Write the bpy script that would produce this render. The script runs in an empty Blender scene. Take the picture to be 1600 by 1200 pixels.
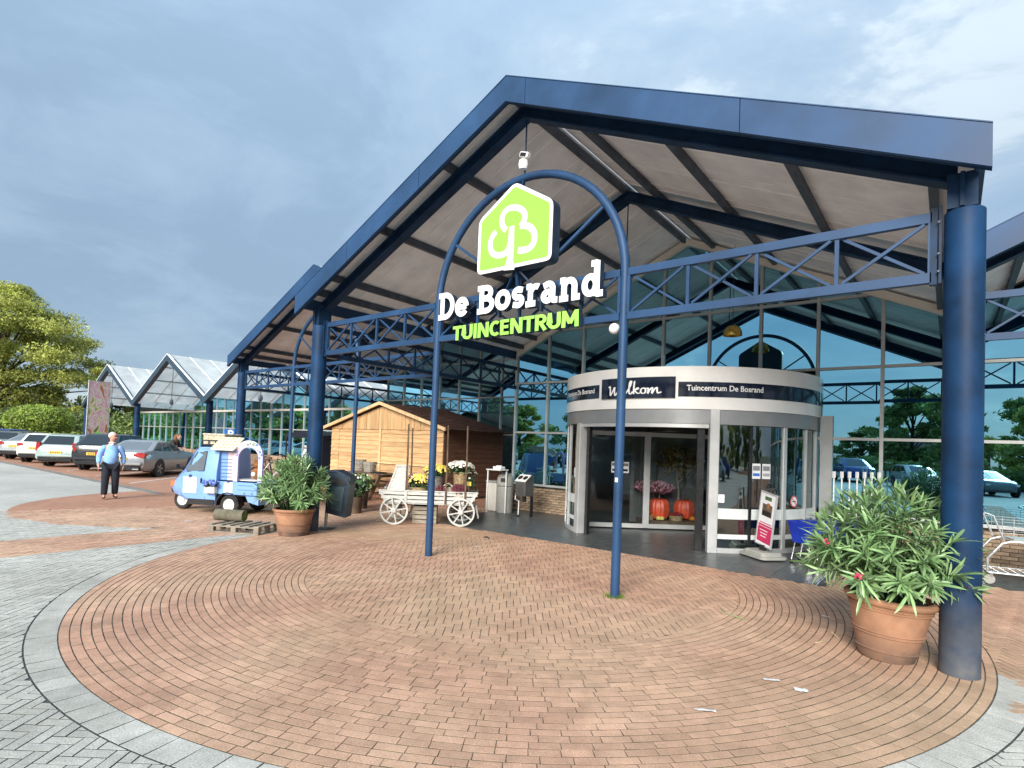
import bpy, bmesh, math, random
import numpy as np
from mathutils import Vector, Matrix
R = math.radians
PI = math.pi
scene = bpy.context.scene
COL = scene.collection
random.seed(7)
rng = np.random.default_rng(11)

# ------------------------------------------------------------------ camera, sky, sun, exposure
SUN_EL, SUN_AZ = 27.0, -72.0      # elevation, direction the light comes FROM (deg from +X, counter-clockwise)
cam = bpy.data.cameras.new('camera')
camo = bpy.data.objects.new('camera', cam)
COL.objects.link(camo)
scene.camera = camo
cam.sensor_width = 36.0
cam.lens = 870.648 * 36.0 / 1600.0
cam.shift_y = (668.077 - 600.0) / 1600.0
cam.clip_start, cam.clip_end = 0.05, 2000.0
_y, _p, _r = R(-38.148), R(1.84), R(2.222)
FWD = Vector((math.sin(_y) * math.cos(_p), math.cos(_y) * math.cos(_p), math.sin(_p)))
RT = Vector((math.cos(_y), -math.sin(_y), 0))
UP = RT.cross(FWD)
RT2 = RT * math.cos(_r) + UP * math.sin(_r)
UP2 = -RT * math.sin(_r) + UP * math.cos(_r)
CAM = Vector((4.566, -5.88, 1.70))
M_ = Matrix((RT2, UP2, -FWD)).transposed().to_4x4()
M_.translation = CAM
camo.matrix_world = M_

def px_of(x, y, z=0.0):
    v = Vector((x, y, z)) - CAM
    d = v.dot(FWD)
    if d < 0.05:
        return None
    return (800 + 870.648 * v.dot(RT2) / d, 668.077 - 870.648 * v.dot(UP2) / d, d)

world = bpy.data.worlds.new('World')
scene.world = world
world.use_nodes = True
wt = world.node_tree
wt.nodes.clear()
def wn(t, **k):
    n = wt.nodes.new(t)
    for a, b in k.items():
        setattr(n, a, b)
    return n
w_out = wn('ShaderNodeOutputWorld')
w_bg = wn('ShaderNodeBackground')
w_bg.inputs['Strength'].default_value = 0.10
sky = wn('ShaderNodeTexSky')
sky.sky_type = 'NISHITA'
sky.sun_disc = False
sky.sun_elevation = R(SUN_EL)
sky.sun_rotation = R(90.0 - SUN_AZ)
w_tc = wn('ShaderNodeTexCoord')
w_sep = wn('ShaderNodeSeparateXYZ')
wt.links.new(w_tc.outputs['Generated'], w_sep.inputs[0])
def wmath(op, a, b=None, clamp=False):
    n = wn('ShaderNodeMath', operation=op)
    n.use_clamp = clamp
    for i, v in enumerate((a, b)):
        if v is None:
            continue
        if isinstance(v, (int, float)):
            n.inputs[i].default_value = v
        else:
            wt.links.new(v, n.inputs[i])
    return n.outputs[0]
zc = wmath('MAXIMUM', w_sep.outputs['Z'], 0.0)
den = wmath('ADD', zc, 0.22)
CU, CV = 3.7, 1.3
cu = wmath('ADD', wmath('DIVIDE', w_sep.outputs['X'], den), CU)
cv = wmath('ADD', wmath('DIVIDE', w_sep.outputs['Y'], den), CV)
comb = wn('ShaderNodeCombineXYZ')
wt.links.new(cu, comb.inputs[0]); wt.links.new(cv, comb.inputs[1])
n1 = wn('ShaderNodeTexNoise'); n1.inputs['Scale'].default_value = 0.62; n1.inputs['Detail'].default_value = 7.0
n1.inputs['Roughness'].default_value = 0.52; n1.inputs['Distortion'].default_value = 0.4
n2 = wn('ShaderNodeTexNoise'); n2.inputs['Scale'].default_value = 2.1; n2.inputs['Detail'].default_value = 6.0
n2.inputs['Roughness'].default_value = 0.62; n2.inputs['Distortion'].default_value = 0.5
wt.links.new(comb.outputs[0], n1.inputs['Vector']); wt.links.new(comb.outputs[0], n2.inputs['Vector'])
mixn = wmath('ADD', wmath('MULTIPLY', n1.outputs['Fac'], 0.58), wmath('MULTIPLY', n2.outputs['Fac'], 0.42))
ramp = wn('ShaderNodeValToRGB')
cr = ramp.color_ramp
cr.interpolation = 'B_SPLINE'
SKYK = 7.5
def sk(c):
    return tuple(v * SKYK for v in c) + (1.0,)
cr.elements[0].position = 0.415; cr.elements[0].color = (0.275, 0.390, 0.530, 1)
cr.elements[1].position = 0.59; cr.elements[1].color = (0.64, 0.74, 0.80, 1)
e = cr.elements.new(0.47); e.color = (0.325, 0.455, 0.610, 1)
e = cr.elements.new(0.55); e.color = (0.39, 0.51, 0.635, 1)
wt.links.new(mixn, ramp.inputs[0])
# an overcast sky is brighter overhead than low down
grad = wmath('ADD', wmath('MULTIPLY', wmath('POWER', zc, 2.0), 1.1), 0.80)
sun_v = Vector((math.cos(R(SUN_EL)) * math.cos(R(SUN_AZ)), math.cos(R(SUN_EL)) * math.sin(R(SUN_AZ)), math.sin(R(SUN_EL))))
vm = wn('ShaderNodeVectorMath', operation='MULTIPLY')
comb2 = wn('ShaderNodeCombineXYZ')
gk = wmath('MULTIPLY', grad, SKYK)
for i in range(3):
    wt.links.new(gk, comb2.inputs[i])
wt.links.new(ramp.outputs[0], vm.inputs[0]); wt.links.new(comb2.outputs[0], vm.inputs[1])
mx = wn('ShaderNodeMix', data_type='RGBA')
mx.inputs[0].default_value = 0.86
wt.links.new(sky.outputs[0], mx.inputs[6]); wt.links.new(vm.outputs[0], mx.inputs[7])
wt.links.new(mx.outputs[2], w_bg.inputs['Color'])
wt.links.new(w_bg.outputs[0], w_out.inputs[0])

sl = bpy.data.lights.new('sun', 'SUN')
sl.energy = 3.7
sl.angle = R(30)
sl.color = (1.0, 0.95, 0.87)
so = bpy.data.objects.new('sun', sl)
COL.objects.link(so)
so.location = (20, -30, 40)
so.rotation_euler = (-sun_v).to_track_quat('-Z', 'Y').to_euler()

scene.view_settings.view_transform = 'Standard'
scene.view_settings.look = 'None'
scene.view_settings.gamma = 1.0
scene.view_settings.use_curve_mapping = False
scene.view_settings.exposure = 0.8
scene.cycles.max_bounces = 8
scene.cycles.transparent_max_bounces = 12
scene.cycles.use_denoising = True

# ------------------------------------------------------------------ materials
def srgb(r, g, b):
    def f(c):
        c /= 255.0
        return c / 12.92 if c <= 0.04045 else ((c + 0.055) / 1.055) ** 2.4
    return (f(r), f(g), f(b))

def mat(name, col, rough=0.6, metal=0.0, var=0.12, scale=6.0, bump=0.0, bscale=60.0, col2=None, rnd=0.0,
        spec=0.5, coat=0.0, emit=None, estr=0.0, stretch=None, trans=0.0, dirt=None, dirt_h=0.5):
    m = bpy.data.materials.new(name)
    m.use_nodes = True
    t = m.node_tree
    b = t.nodes['Principled BSDF']
    b.inputs['Roughness'].default_value = rough
    b.inputs['Metallic'].default_value = metal
    b.inputs['Specular IOR Level'].default_value = spec
    b.inputs['Coat Weight'].default_value = coat
    b.inputs['Coat Roughness'].default_value = 0.06
    L = t.links.new
    tc = t.nodes.new('ShaderNodeTexCoord')
    vec = tc.outputs['Object']
    if stretch:
        mp = t.nodes.new('ShaderNodeMapping')
        mp.inputs['Scale'].default_value = stretch
        L(vec, mp.inputs['Vector'])
        vec = mp.outputs[0]
    no = t.nodes.new('ShaderNodeTexNoise')
    no.inputs['Scale'].default_value = scale
    no.inputs['Detail'].default_value = 6.0
    no.inputs['Roughness'].default_value = 0.6
    L(vec, no.inputs['Vector'])
    c2 = col2 or tuple(max(0.0, c * (1 - 2.2 * var)) for c in col)
    c1 = col if col2 else tuple(min(1.0, c * (1 + 1.3 * var)) for c in col)
    rp = t.nodes.new('ShaderNodeValToRGB')
    rp.color_ramp.elements[0].position = 0.32
    rp.color_ramp.elements[1].position = 0.68
    rp.color_ramp.elements[0].color = (*c2, 1)
    rp.color_ramp.elements[1].color = (*c1, 1)
    L(no.outputs['Fac'], rp.inputs[0])
    out = rp.outputs[0]
    if rnd:
        oi = t.nodes.new('ShaderNodeObjectInfo')
        ge = t.nodes.new('ShaderNodeNewGeometry')
        ad = t.nodes.new('ShaderNodeMath'); ad.operation = 'ADD'
        L(oi.outputs['Random'], ad.inputs[0]); L(ge.outputs['Random Per Island'], ad.inputs[1])
        fr = t.nodes.new('ShaderNodeMath'); fr.operation = 'FRACT'
        L(ad.outputs[0], fr.inputs[0])
        ml = t.nodes.new('ShaderNodeMath'); ml.operation = 'MULTIPLY_ADD'
        ml.inputs[1].default_value = 2 * rnd; ml.inputs[2].default_value = 1 - rnd
        L(fr.outputs[0], ml.inputs[0])
        hs = t.nodes.new('ShaderNodeHueSaturation')
        L(ml.outputs[0], hs.inputs['Value']); L(out, hs.inputs['Color'])
        out = hs.outputs[0]
    if dirt:
        sp = t.nodes.new('ShaderNodeSeparateXYZ'); L(tc.outputs['Object'], sp.inputs[0])
        mr = t.nodes.new('ShaderNodeMapRange')
        mr.inputs['From Min'].default_value = 0.0; mr.inputs['From Max'].default_value = dirt_h
        mr.inputs['To Min'].default_value = 1.0; mr.inputs['To Max'].default_value = 0.0
        L(sp.outputs[2], mr.inputs[0])
        n3 = t.nodes.new('ShaderNodeTexNoise'); n3.inputs['Scale'].default_value = 7.0; n3.inputs['Detail'].default_value = 5
        L(tc.outputs['Object'], n3.inputs['Vector'])
        mm = t.nodes.new('ShaderNodeMath'); mm.operation = 'MULTIPLY'
        L(mr.outputs[0], mm.inputs[0]); L(n3.outputs['Fac'], mm.inputs[1])
        m2 = t.nodes.new('ShaderNodeMath'); m2.operation = 'MULTIPLY'; m2.use_clamp = True
        L(mm.outputs[0], m2.inputs[0]); m2.inputs[1].default_value = 1.5
        mxx = t.nodes.new('ShaderNodeMix'); mxx.data_type = 'RGBA'
        L(m2.outputs[0], mxx.inputs[0]); L(out, mxx.inputs[6]); mxx.inputs[7].default_value = (*dirt, 1)
        out = mxx.outputs[2]
    L(out, b.inputs['Base Color'])
    # roughness breakup
    mr2 = t.nodes.new('ShaderNodeMapRange')
    mr2.inputs['To Min'].default_value = max(0.02, rough - 0.10); mr2.inputs['To Max'].default_value = min(1, rough + 0.12)
    L(no.outputs['Fac'], mr2.inputs[0]); L(mr2.outputs[0], b.inputs['Roughness'])
    if bump:
        nb = t.nodes.new('ShaderNodeTexNoise'); nb.inputs['Scale'].default_value = bscale; nb.inputs['Detail'].default_value = 4
        L(vec, nb.inputs['Vector'])
        bp = t.nodes.new('ShaderNodeBump'); bp.inputs['Strength'].default_value = bump; bp.inputs['Distance'].default_value = 0.01
        L(nb.outputs['Fac'], bp.inputs['Height']); L(bp.outputs[0], b.inputs['Normal'])
    if emit:
        b.inputs['Emission Color'].default_value = (*emit, 1); b.inputs['Emission Strength'].default_value = estr
    if trans:
        tr = t.nodes.new('ShaderNodeBsdfTranslucent')
        L(out, tr.inputs['Color'])
        ms = t.nodes.new('ShaderNodeMixShader'); ms.inputs[0].default_value = trans
        o = t.nodes['Material Output']
        L(b.outputs[0], ms.inputs[1]); L(tr.outputs[0], ms.inputs[2]); L(ms.outputs[0], o.inputs[0])
    return m

def glass_mat(name, refl, thru, f0, f1, ior=1.5, rough=0.0):
    """window glass: a tinted mirror coat over a tinted see-through pane"""
    m = bpy.data.materials.new(name)
    m.use_nodes = True
    t = m.node_tree
    t.nodes.remove(t.nodes['Principled BSDF'])
    g = t.nodes.new('ShaderNodeBsdfGlossy'); g.inputs['Color'].default_value = (*refl, 1); g.inputs['Roughness'].default_value = rough
    tr = t.nodes.new('ShaderNodeBsdfTransparent'); tr.inputs['Color'].default_value = (*thru, 1)
    fr = t.nodes.new('ShaderNodeFresnel'); fr.inputs['IOR'].default_value = ior
    mr = t.nodes.new('ShaderNodeMapRange')
    mr.inputs['From Min'].default_value = 0.04; mr.inputs['From Max'].default_value = 0.6
    mr.inputs['To Min'].default_value = f0; mr.inputs['To Max'].default_value = f1
    ms = t.nodes.new('ShaderNodeMixShader')
    L = t.links.new
    L(fr.outputs[0], mr.inputs[0]); L(mr.outputs[0], ms.inputs[0]); L(tr.outputs[0], ms.inputs[1]); L(g.outputs[0], ms.inputs[2])
    L(ms.outputs[0], t.nodes['Material Output'].inputs[0])
    return m

M = {}
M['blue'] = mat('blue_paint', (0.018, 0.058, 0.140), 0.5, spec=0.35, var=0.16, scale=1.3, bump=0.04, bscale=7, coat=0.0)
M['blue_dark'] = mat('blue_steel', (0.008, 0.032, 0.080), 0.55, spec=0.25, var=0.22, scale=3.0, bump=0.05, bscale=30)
M['blue_col'] = mat('blue_column', (0.006, 0.036, 0.100), 0.55, spec=0.25, var=0.26, scale=1.6, bump=0.04, bscale=20, dirt=(0.12, 0.125, 0.13), dirt_h=0.75)
M['soffit'] = mat('soffit_sheet', (0.83, 0.88, 0.94), 0.6, var=0.07, scale=2.0, bump=0.05, bscale=120)
M['rib'] = mat('soffit_rib', (0.92, 0.94, 0.96), 0.5, var=0.03)
M['purlin'] = mat('purlin_grey', (0.06, 0.08, 0.11), 0.5, var=0.2, scale=4)
M['alu'] = mat('aluminium', (0.52, 0.53, 0.53), 0.38, metal=0.35, var=0.06, scale=3)
M['alu_grey'] = mat('mullion_grey', (0.42, 0.43, 0.42), 0.45, metal=0.2, var=0.06, scale=3)
M['white'] = mat('white_enamel', (0.84, 0.84, 0.82), 0.16, var=0.03, scale=2, coat=0.3)
M['white_trim'] = mat('cream_trim', (0.72, 0.68, 0.60), 0.5, var=0.05, scale=2)
M['grey_band'] = mat('grey_band', (0.30, 0.31, 0.32), 0.32, metal=0.35, var=0.05, scale=2)
M['slate'] = mat('slate_blue_fascia', (0.030, 0.055, 0.085), 0.45, var=0.1, scale=2)
M['navy'] = mat('navy_panel', (0.006, 0.010, 0.028), 0.10, var=0.1, coat=0.5)
M['white_text'] = mat('white_text', (0.86, 0.86, 0.86), 0.4, var=0.01)
M['black'] = mat('black_rubber', (0.012, 0.012, 0.013), 0.6, var=0.2)
M['black_gloss'] = mat('black_plastic', (0.012, 0.013, 0.015), 0.25, var=0.1)
M['stone'] = mat('dark_stone', (0.085, 0.093, 0.095), 0.35, var=0.22, scale=5, bump=0.05, bscale=60)
M['lime'] = mat('lime_green', (0.27, 0.62, 0.07), 0.35, var=0.02, scale=2)
M['lime_letter'] = mat('lime_letter', (0.31, 0.70, 0.10), 0.35, var=0.02, scale=2)
M['side_dark'] = mat('sign_side', (0.020, 0.040, 0.075), 0.4, var=0.1)
M['glass'] = glass_mat('facade_glass', (0.36, 0.80, 1.0), (0.09, 0.14, 0.16), 0.62, 0.96)
M['door_glass'] = glass_mat('door_glass', (0.80, 0.92, 0.93), (0.62, 0.70, 0.68), 0.22, 0.8)
M['glass_dark'] = glass_mat('dark_door_glass', (0.85, 0.92, 0.97), (0.80, 0.84, 0.84), 0.05, 0.8)
M['car_glass'] = mat('car_glass', (0.010, 0.014, 0.016), 0.05, var=0.05, spec=0.8, coat=0.6)
M['car_glass_pale'] = mat('car_glass_pale', (0.11, 0.13, 0.14), 0.05, var=0.05, spec=0.8, coat=0.6)
M['poly'] = mat('roof_polycarbonate', (0.86, 0.90, 0.90), 0.35, var=0.06, scale=1.2, trans=0.62)
M['frost'] = mat('frosted_band', (0.62, 0.66, 0.65), 0.4, var=0.04)
M['chrome'] = mat('chrome', (0.78, 0.79, 0.80), 0.16, metal=1.0, var=0.03)
M['steel'] = mat('brushed_steel', (0.42, 0.41, 0.39), 0.3, metal=0.9, var=0.08, scale=4)
M['galv'] = mat('galvanised_steel', (0.48, 0.50, 0.50), 0.42, metal=0.6, var=0.12, scale=14)
M['terracotta'] = mat('terracotta', (0.41, 0.215, 0.125), 0.8, var=0.12, scale=4, bump=0.10, bscale=90, dirt=(0.085, 0.065, 0.055), dirt_h=0.34)
M['soil'] = mat('soil', (0.025, 0.018, 0.013), 0.95, var=0.3, scale=30, bump=0.6, bscale=40)
M['leaf'] = mat('oleander_leaf', (0.32, 0.45, 0.21), 0.30, col2=(0.12, 0.25, 0.085), scale=5, rnd=0.42, trans=0.16, spec=0.55)
M['leaf_dark'] = mat('shrub_leaf', (0.055, 0.125, 0.045), 0.45, var=0.3, scale=3, rnd=0.4, trans=0.15)
M['leaf_tree'] = mat('tree_leaf', (0.42, 0.45, 0.10), 0.55, var=0.26, scale=0.35, rnd=0.38, trans=0.28)
M['leaf_lime'] = mat('bright_leaf', (0.30, 0.40, 0.07), 0.55, var=0.22, scale=0.8, rnd=0.35, trans=0.28)
M['leaf_green'] = mat('green_leaf', (0.20, 0.275, 0.075), 0.55, var=0.3, scale=0.5, rnd=0.38, trans=0.25)
M['hutside'] = mat('shaded_side_board', (0.16, 0.075, 0.045), 0.75, var=0.2, scale=4, rnd=0.12, bump=0.16, bscale=14, stretch=(6, 0.7, 9))  # reddish-brown side boards, with their deep shade put into the colour
M['bark'] = mat('bark', (0.075, 0.062, 0.045), 0.9, var=0.3, scale=5, bump=0.6, bscale=18, stretch=(1, 1, 0.3))
M['moss_bark'] = mat('mossy_bark', (0.19, 0.165, 0.13), 0.9, var=0.3, scale=8, bump=0.8, bscale=30, col2=(0.09, 0.085, 0.045))
M['moss'] = mat('log_end', (0.16, 0.20, 0.05), 0.9, var=0.25, scale=18, bump=0.4, bscale=60)
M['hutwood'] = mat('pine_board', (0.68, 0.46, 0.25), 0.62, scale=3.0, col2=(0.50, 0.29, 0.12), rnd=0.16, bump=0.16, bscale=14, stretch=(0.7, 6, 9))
M['hutwood_v'] = mat('pine_board_upright', (0.68, 0.46, 0.25), 0.62, scale=3.0, col2=(0.50, 0.29, 0.12), rnd=0.16, bump=0.16, bscale=14, stretch=(9, 6, 0.7))
M['huttrim'] = mat('pine_trim', (0.80, 0.54, 0.30), 0.6, var=0.12, scale=6)
M['shingle'] = mat('brown_shingle', (0.105, 0.050, 0.038), 0.85, var=0.25, scale=7, rnd=0.2, bump=0.3, bscale=90)
M['cartwood'] = mat('limewashed_wood', (0.66, 0.66, 0.62), 0.75, scale=6, col2=(0.36, 0.37, 0.35), rnd=0.08, bump=0.2, bscale=16, stretch=(1.2, 9, 9))
M['oldwood'] = mat('weathered_wood', (0.34, 0.30, 0.24), 0.85, scale=5, col2=(0.20, 0.175, 0.14), rnd=0.15, bump=0.3, bscale=18, stretch=(1.5, 8, 8))
M['brownwood'] = mat('brown_wood', (0.13, 0.085, 0.055), 0.75, var=0.25, scale=7, bump=0.2, bscale=20)
M['wicker'] = mat('wicker', (0.42, 0.31, 0.17), 0.75, var=0.25, scale=24, bump=0.5, bscale=60)
M['wicker_pale'] = mat('pale_wicker', (0.60, 0.53, 0.40), 0.75, var=0.2, scale=20, bump=0.5, bscale=60)
M['wicker_grey'] = mat('grey_wicker', (0.20, 0.18, 0.16), 0.75, var=0.25, scale=20, bump=0.5, bscale=60)
M['mum_yellow'] = mat('yellow_petals', (0.86, 0.68, 0.13), 0.6, var=0.15, scale=25, rnd=0.2)
M['mum_white'] = mat('white_petals', (0.84, 0.82, 0.72), 0.6, var=0.1, scale=25, rnd=0.15)
M['mum_pink'] = mat('pink_petals', (0.70, 0.36, 0.44), 0.6, var=0.2, scale=25, rnd=0.25)
M['heather'] = mat('heather_flower', (0.20, 0.055, 0.075), 0.7, var=0.3, scale=25, rnd=0.35)
M['pinkflower'] = mat('oleander_flower', (0.68, 0.03, 0.13), 0.55, var=0.2, scale=25, rnd=0.2)
M['bin'] = mat('litter_bin_plastic', (0.010, 0.030, 0.055), 0.42, var=0.2, scale=6)
M['bin_panel'] = mat('litter_bin_panel', (0.045, 0.085, 0.10), 0.5, var=0.15, scale=9)
M['ashbin'] = mat('ash_bin_grey', (0.33, 0.33, 0.30), 0.55, var=0.06, scale=5)
M['ape'] = mat('powder_blue_paint', (0.20, 0.37, 0.74), 0.30, var=0.05, scale=2, coat=0.35)
M['ape_dark'] = mat('powder_blue_shadow_line', (0.10, 0.19, 0.42), 0.4, var=0.05)
M['ape_pink'] = mat('pink_panel', (0.72, 0.50, 0.50), 0.45, var=0.05)
M['lavender'] = mat('lavender_arch', (0.40, 0.40, 0.70), 0.5, var=0.12, scale=9, col2=(0.52, 0.55, 0.80))
M['poster_white'] = mat('white_board', (0.78, 0.78, 0.80), 0.5, var=0.02)
M['trolley_blue'] = mat('trolley_blue', (0.012, 0.040, 0.42), 0.35, var=0.1, scale=5)
M['magenta'] = mat('magenta_print', (0.55, 0.015, 0.10), 0.4, var=0.05)
M['red'] = mat('red_enamel', (0.60, 0.05, 0.035), 0.35, var=0.1)
M['tail'] = mat('tail_light', (0.36, 0.016, 0.018), 0.15, var=0.15, scale=20, coat=0.6)
M['tail_clear'] = mat('lamp_clear', (0.75, 0.72, 0.70), 0.12, var=0.1, coat=0.6)
M['amber'] = mat('amber_lens', (0.45, 0.16, 0.05), 0.2, var=0.1, coat=0.5)
M['plate'] = mat('yellow_plate', (0.76, 0.49, 0.05), 0.4, var=0.05)
M['gold'] = mat('brass', (0.72, 0.50, 0.13), 0.2, metal=1.0, var=0.05)
M['lampglass'] = mat('globe_lamp', (0.80, 0.80, 0.78), 0.2, var=0.03, coat=0.4)
M['skin'] = mat('skin', (0.58, 0.31, 0.23), 0.5, var=0.06, scale=12)
M['hair_grey'] = mat('grey_hair', (0.58, 0.57, 0.55), 0.6, var=0.2, scale=40, bump=0.4, bscale=90)
M['hair_brown'] = mat('brown_hair', (0.20, 0.085, 0.035), 0.5, var=0.3, scale=40, bump=0.4, bscale=90)
M['sweater'] = mat('light_blue_knit', (0.25, 0.47, 0.83), 0.85, var=0.08, scale=10, bump=0.25, bscale=160)
M['trousers'] = mat('dark_navy_cloth', (0.012, 0.016, 0.028), 0.85, var=0.25, scale=8, bump=0.15, bscale=90)
M['jacket'] = mat('dark_jacket', (0.035, 0.025, 0.025), 0.85, var=0.25, scale=8)
M['shoe'] = mat('brown_leather', (0.10, 0.035, 0.022), 0.45, var=0.2, scale=20)
M['shirt'] = mat('white_collar', (0.80, 0.80, 0.80), 0.7, var=0.02)
M['orange'] = mat('orange_fruit', (0.80, 0.26, 0.03), 0.45, var=0.12, scale=9, rnd=0.15)
M['pumpkin'] = mat('red_pumpkin', (0.80, 0.10, 0.04), 0.4, var=0.12, scale=6)
M['pearfruit'] = mat('yellow_gourd', (0.72, 0.66, 0.20), 0.45, var=0.1, scale=9)
M['berry'] = mat('red_berries', (0.30, 0.03, 0.03), 0.4, var=0.3, scale=30, rnd=0.3)
M['autumn'] = mat('autumn_leaf', (0.34, 0.16, 0.05), 0.6, var=0.3, scale=6, rnd=0.45, trans=0.2, col2=(0.16, 0.20, 0.05))
M['paper'] = mat('paper_scrap', (0.74, 0.74, 0.74), 0.8, var=0.05)
M['twigm'] = mat('pale_twig', (0.50, 0.42, 0.26), 0.8, var=0.2)
M['grass'] = mat('grass_blade', (0.15, 0.24, 0.03), 0.6, var=0.2, rnd=0.3, trans=0.2)
M['interior_floor'] = mat('shop_floor', (0.16, 0.16, 0.15), 0.4, var=0.1, scale=3)
M['interior_wall'] = mat('shop_wall', (0.12, 0.13, 0.13), 0.8, var=0.15, scale=1)
M['bulb'] = mat('warm_bulb', (1, 0.9, 0.7), 0.4, emit=(1.0, 0.85, 0.6), estr=6.0, var=0.01)
M['navy_cloth'] = mat('dark_tent', (0.010, 0.014, 0.028), 0.7, var=0.15)
M['p_blue'] = mat('sign_blue', (0.03, 0.17, 0.55), 0.4, var=0.03)
M['line_white'] = mat('road_paint', (0.62, 0.60, 0.57), 0.7, var=0.15, scale=14)
M['house_brick'] = mat('house_brick', (0.26, 0.12, 0.08), 0.85, var=0.2, scale=9)
M['roof_tile'] = mat('house_roof', (0.08, 0.055, 0.05), 0.8, var=0.2, scale=9)
M['fence'] = mat('fence_grey', (0.45, 0.47, 0.46), 0.55, metal=0.3, var=0.1)

def paver_mat(name, c1, c2, speck, rnd, moss=None):
    m = bpy.data.materials.new(name)
    m.use_nodes = True
    t = m.node_tree; L = t.links.new
    b = t.nodes['Principled BSDF']
    b.inputs['Roughness'].default_value = 0.85
    b.inputs['Specular IOR Level'].default_value = 0.3
    ge = t.nodes.new('ShaderNodeNewGeometry'); oi = t.nodes.new('ShaderNodeObjectInfo')
    pos = ge.outputs['Position']
    n_a = t.nodes.new('ShaderNodeTexNoise'); n_a.inputs['Scale'].default_value = 0.55; n_a.inputs['Detail'].default_value = 5
    n_b = t.nodes.new('ShaderNodeTexNoise'); n_b.inputs['Scale'].default_value = 95; n_b.inputs['Detail'].default_value = 3
    n_c = t.nodes.new('ShaderNodeTexNoise'); n_c.inputs['Scale'].default_value = 11; n_c.inputs['Detail'].default_value = 4
    for n in (n_a, n_b, n_c):
        L(pos, n.inputs['Vector'])
    rp = t.nodes.new('ShaderNodeValToRGB'); rp.color_ramp.elements[0].position = 0.36; rp.color_ramp.elements[1].position = 0.62
    rp.color_ramp.elements[0].color = (*c1, 1); rp.color_ramp.elements[1].color = (*c2, 1)
    L(n_a.outputs['Fac'], rp.inputs[0])
    out = rp.outputs[0]
    ad = t.nodes.new('ShaderNodeMath'); ad.operation = 'ADD'
    L(oi.outputs['Random'], ad.inputs[0]); L(ge.outputs['Random Per Island'], ad.inputs[1])
    fr = t.nodes.new('ShaderNodeMath'); fr.operation = 'FRACT'; L(ad.outputs[0], fr.inputs[0])
    mr = t.nodes.new('ShaderNodeMapRange'); mr.inputs['To Min'].default_value = 1 - rnd; mr.inputs['To Max'].default_value = 1 + rnd
    L(fr.outputs[0], mr.inputs[0])
    ms = t.nodes.new('ShaderNodeMapRange'); ms.inputs['From Min'].default_value = 0.3; ms.inputs['From Max'].default_value = 0.7
    ms.inputs['To Min'].default_value = 1 - speck; ms.inputs['To Max'].default_value = 1 + speck
    L(n_b.outputs['Fac'], ms.inputs[0])
    mc = t.nodes.new('ShaderNodeMapRange'); mc.inputs['From Min'].default_value = 0.3; mc.inputs['From Max'].default_value = 0.7
    mc.inputs['To Min'].default_value = 0.90; mc.inputs['To Max'].default_value = 1.08
    L(n_c.outputs['Fac'], mc.inputs[0])
    m1 = t.nodes.new('ShaderNodeMath'); m1.operation = 'MULTIPLY'; L(mr.outputs[0], m1.inputs[0]); L(ms.outputs[0], m1.inputs[1])
    m2 = t.nodes.new('ShaderNodeMath'); m2.operation = 'MULTIPLY'; L(m1.outputs[0], m2.inputs[0]); L(mc.outputs[0], m2.inputs[1])
    hs = t.nodes.new('ShaderNodeHueSaturation'); L(out, hs.inputs['Color']); L(m2.outputs[0], hs.inputs['Value'])
    out = hs.outputs[0]
    if moss:
        nm = t.nodes.new('ShaderNodeTexNoise'); nm.inputs['Scale'].default_value = 0.30; nm.inputs['Detail'].default_value = 6
        L(pos, nm.inputs['Vector'])
        rr = t.nodes.new('ShaderNodeMapRange'); rr.inputs['From Min'].default_value = 0.47; rr.inputs['From Max'].default_value = 0.66
        rr.inputs['To Max'].default_value = 0.38
        L(nm.outputs['Fac'], rr.inputs[0])
        mx_ = t.nodes.new('ShaderNodeMix'); mx_.data_type = 'RGBA'
        L(rr.outputs[0], mx_.inputs[0]); L(out, mx_.inputs[6]); mx_.inputs[7].default_value = (*moss, 1)
        out = mx_.outputs[2]
    ns = t.nodes.new('ShaderNodeTexNoise'); ns.inputs['Scale'].default_value = 1.9; ns.inputs['Detail'].default_value = 9; ns.inputs['Roughness'].default_value = 0.7
    L(pos, ns.inputs['Vector'])
    rs_ = t.nodes.new('ShaderNodeMapRange'); rs_.inputs['From Min'].default_value = 0.34; rs_.inputs['From Max'].default_value = 0.60
    rs_.inputs['To Min'].default_value = 0.80; rs_.inputs['To Max'].default_value = 1.06
    L(ns.outputs['Fac'], rs_.inputs[0])
    h2 = t.nodes.new('ShaderNodeHueSaturation'); L(out, h2.inputs['Color']); L(rs_.outputs[0], h2.inputs['Value'])
    out = h2.outputs[0]
    L(out, b.inputs['Base Color'])
    bp = t.nodes.new('ShaderNodeBump'); bp.inputs['Strength'].default_value = 0.35; bp.inputs['Distance'].default_value = 0.004
    L(n_b.outputs['Fac'], bp.inputs['Height']); L(bp.outputs[0], b.inputs['Normal'])
    return m
M['brick_red'] = paver_mat('red_paver', (0.47, 0.270, 0.185), (0.57, 0.360, 0.245), 0.22, 0.12, moss=(0.38, 0.30, 0.18))
M['brick_grey'] = paver_mat('grey_paver', (0.40, 0.385, 0.34), (0.50, 0.485, 0.435), 0.24, 0.09)
M['mortar'] = mat('sand_joint', (0.155, 0.122, 0.083), 0.95, var=0.3, scale=9)
M['mortar_grey'] = mat('grey_joint', (0.075, 0.08, 0.075), 0.95, var=0.3, scale=9)

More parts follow.
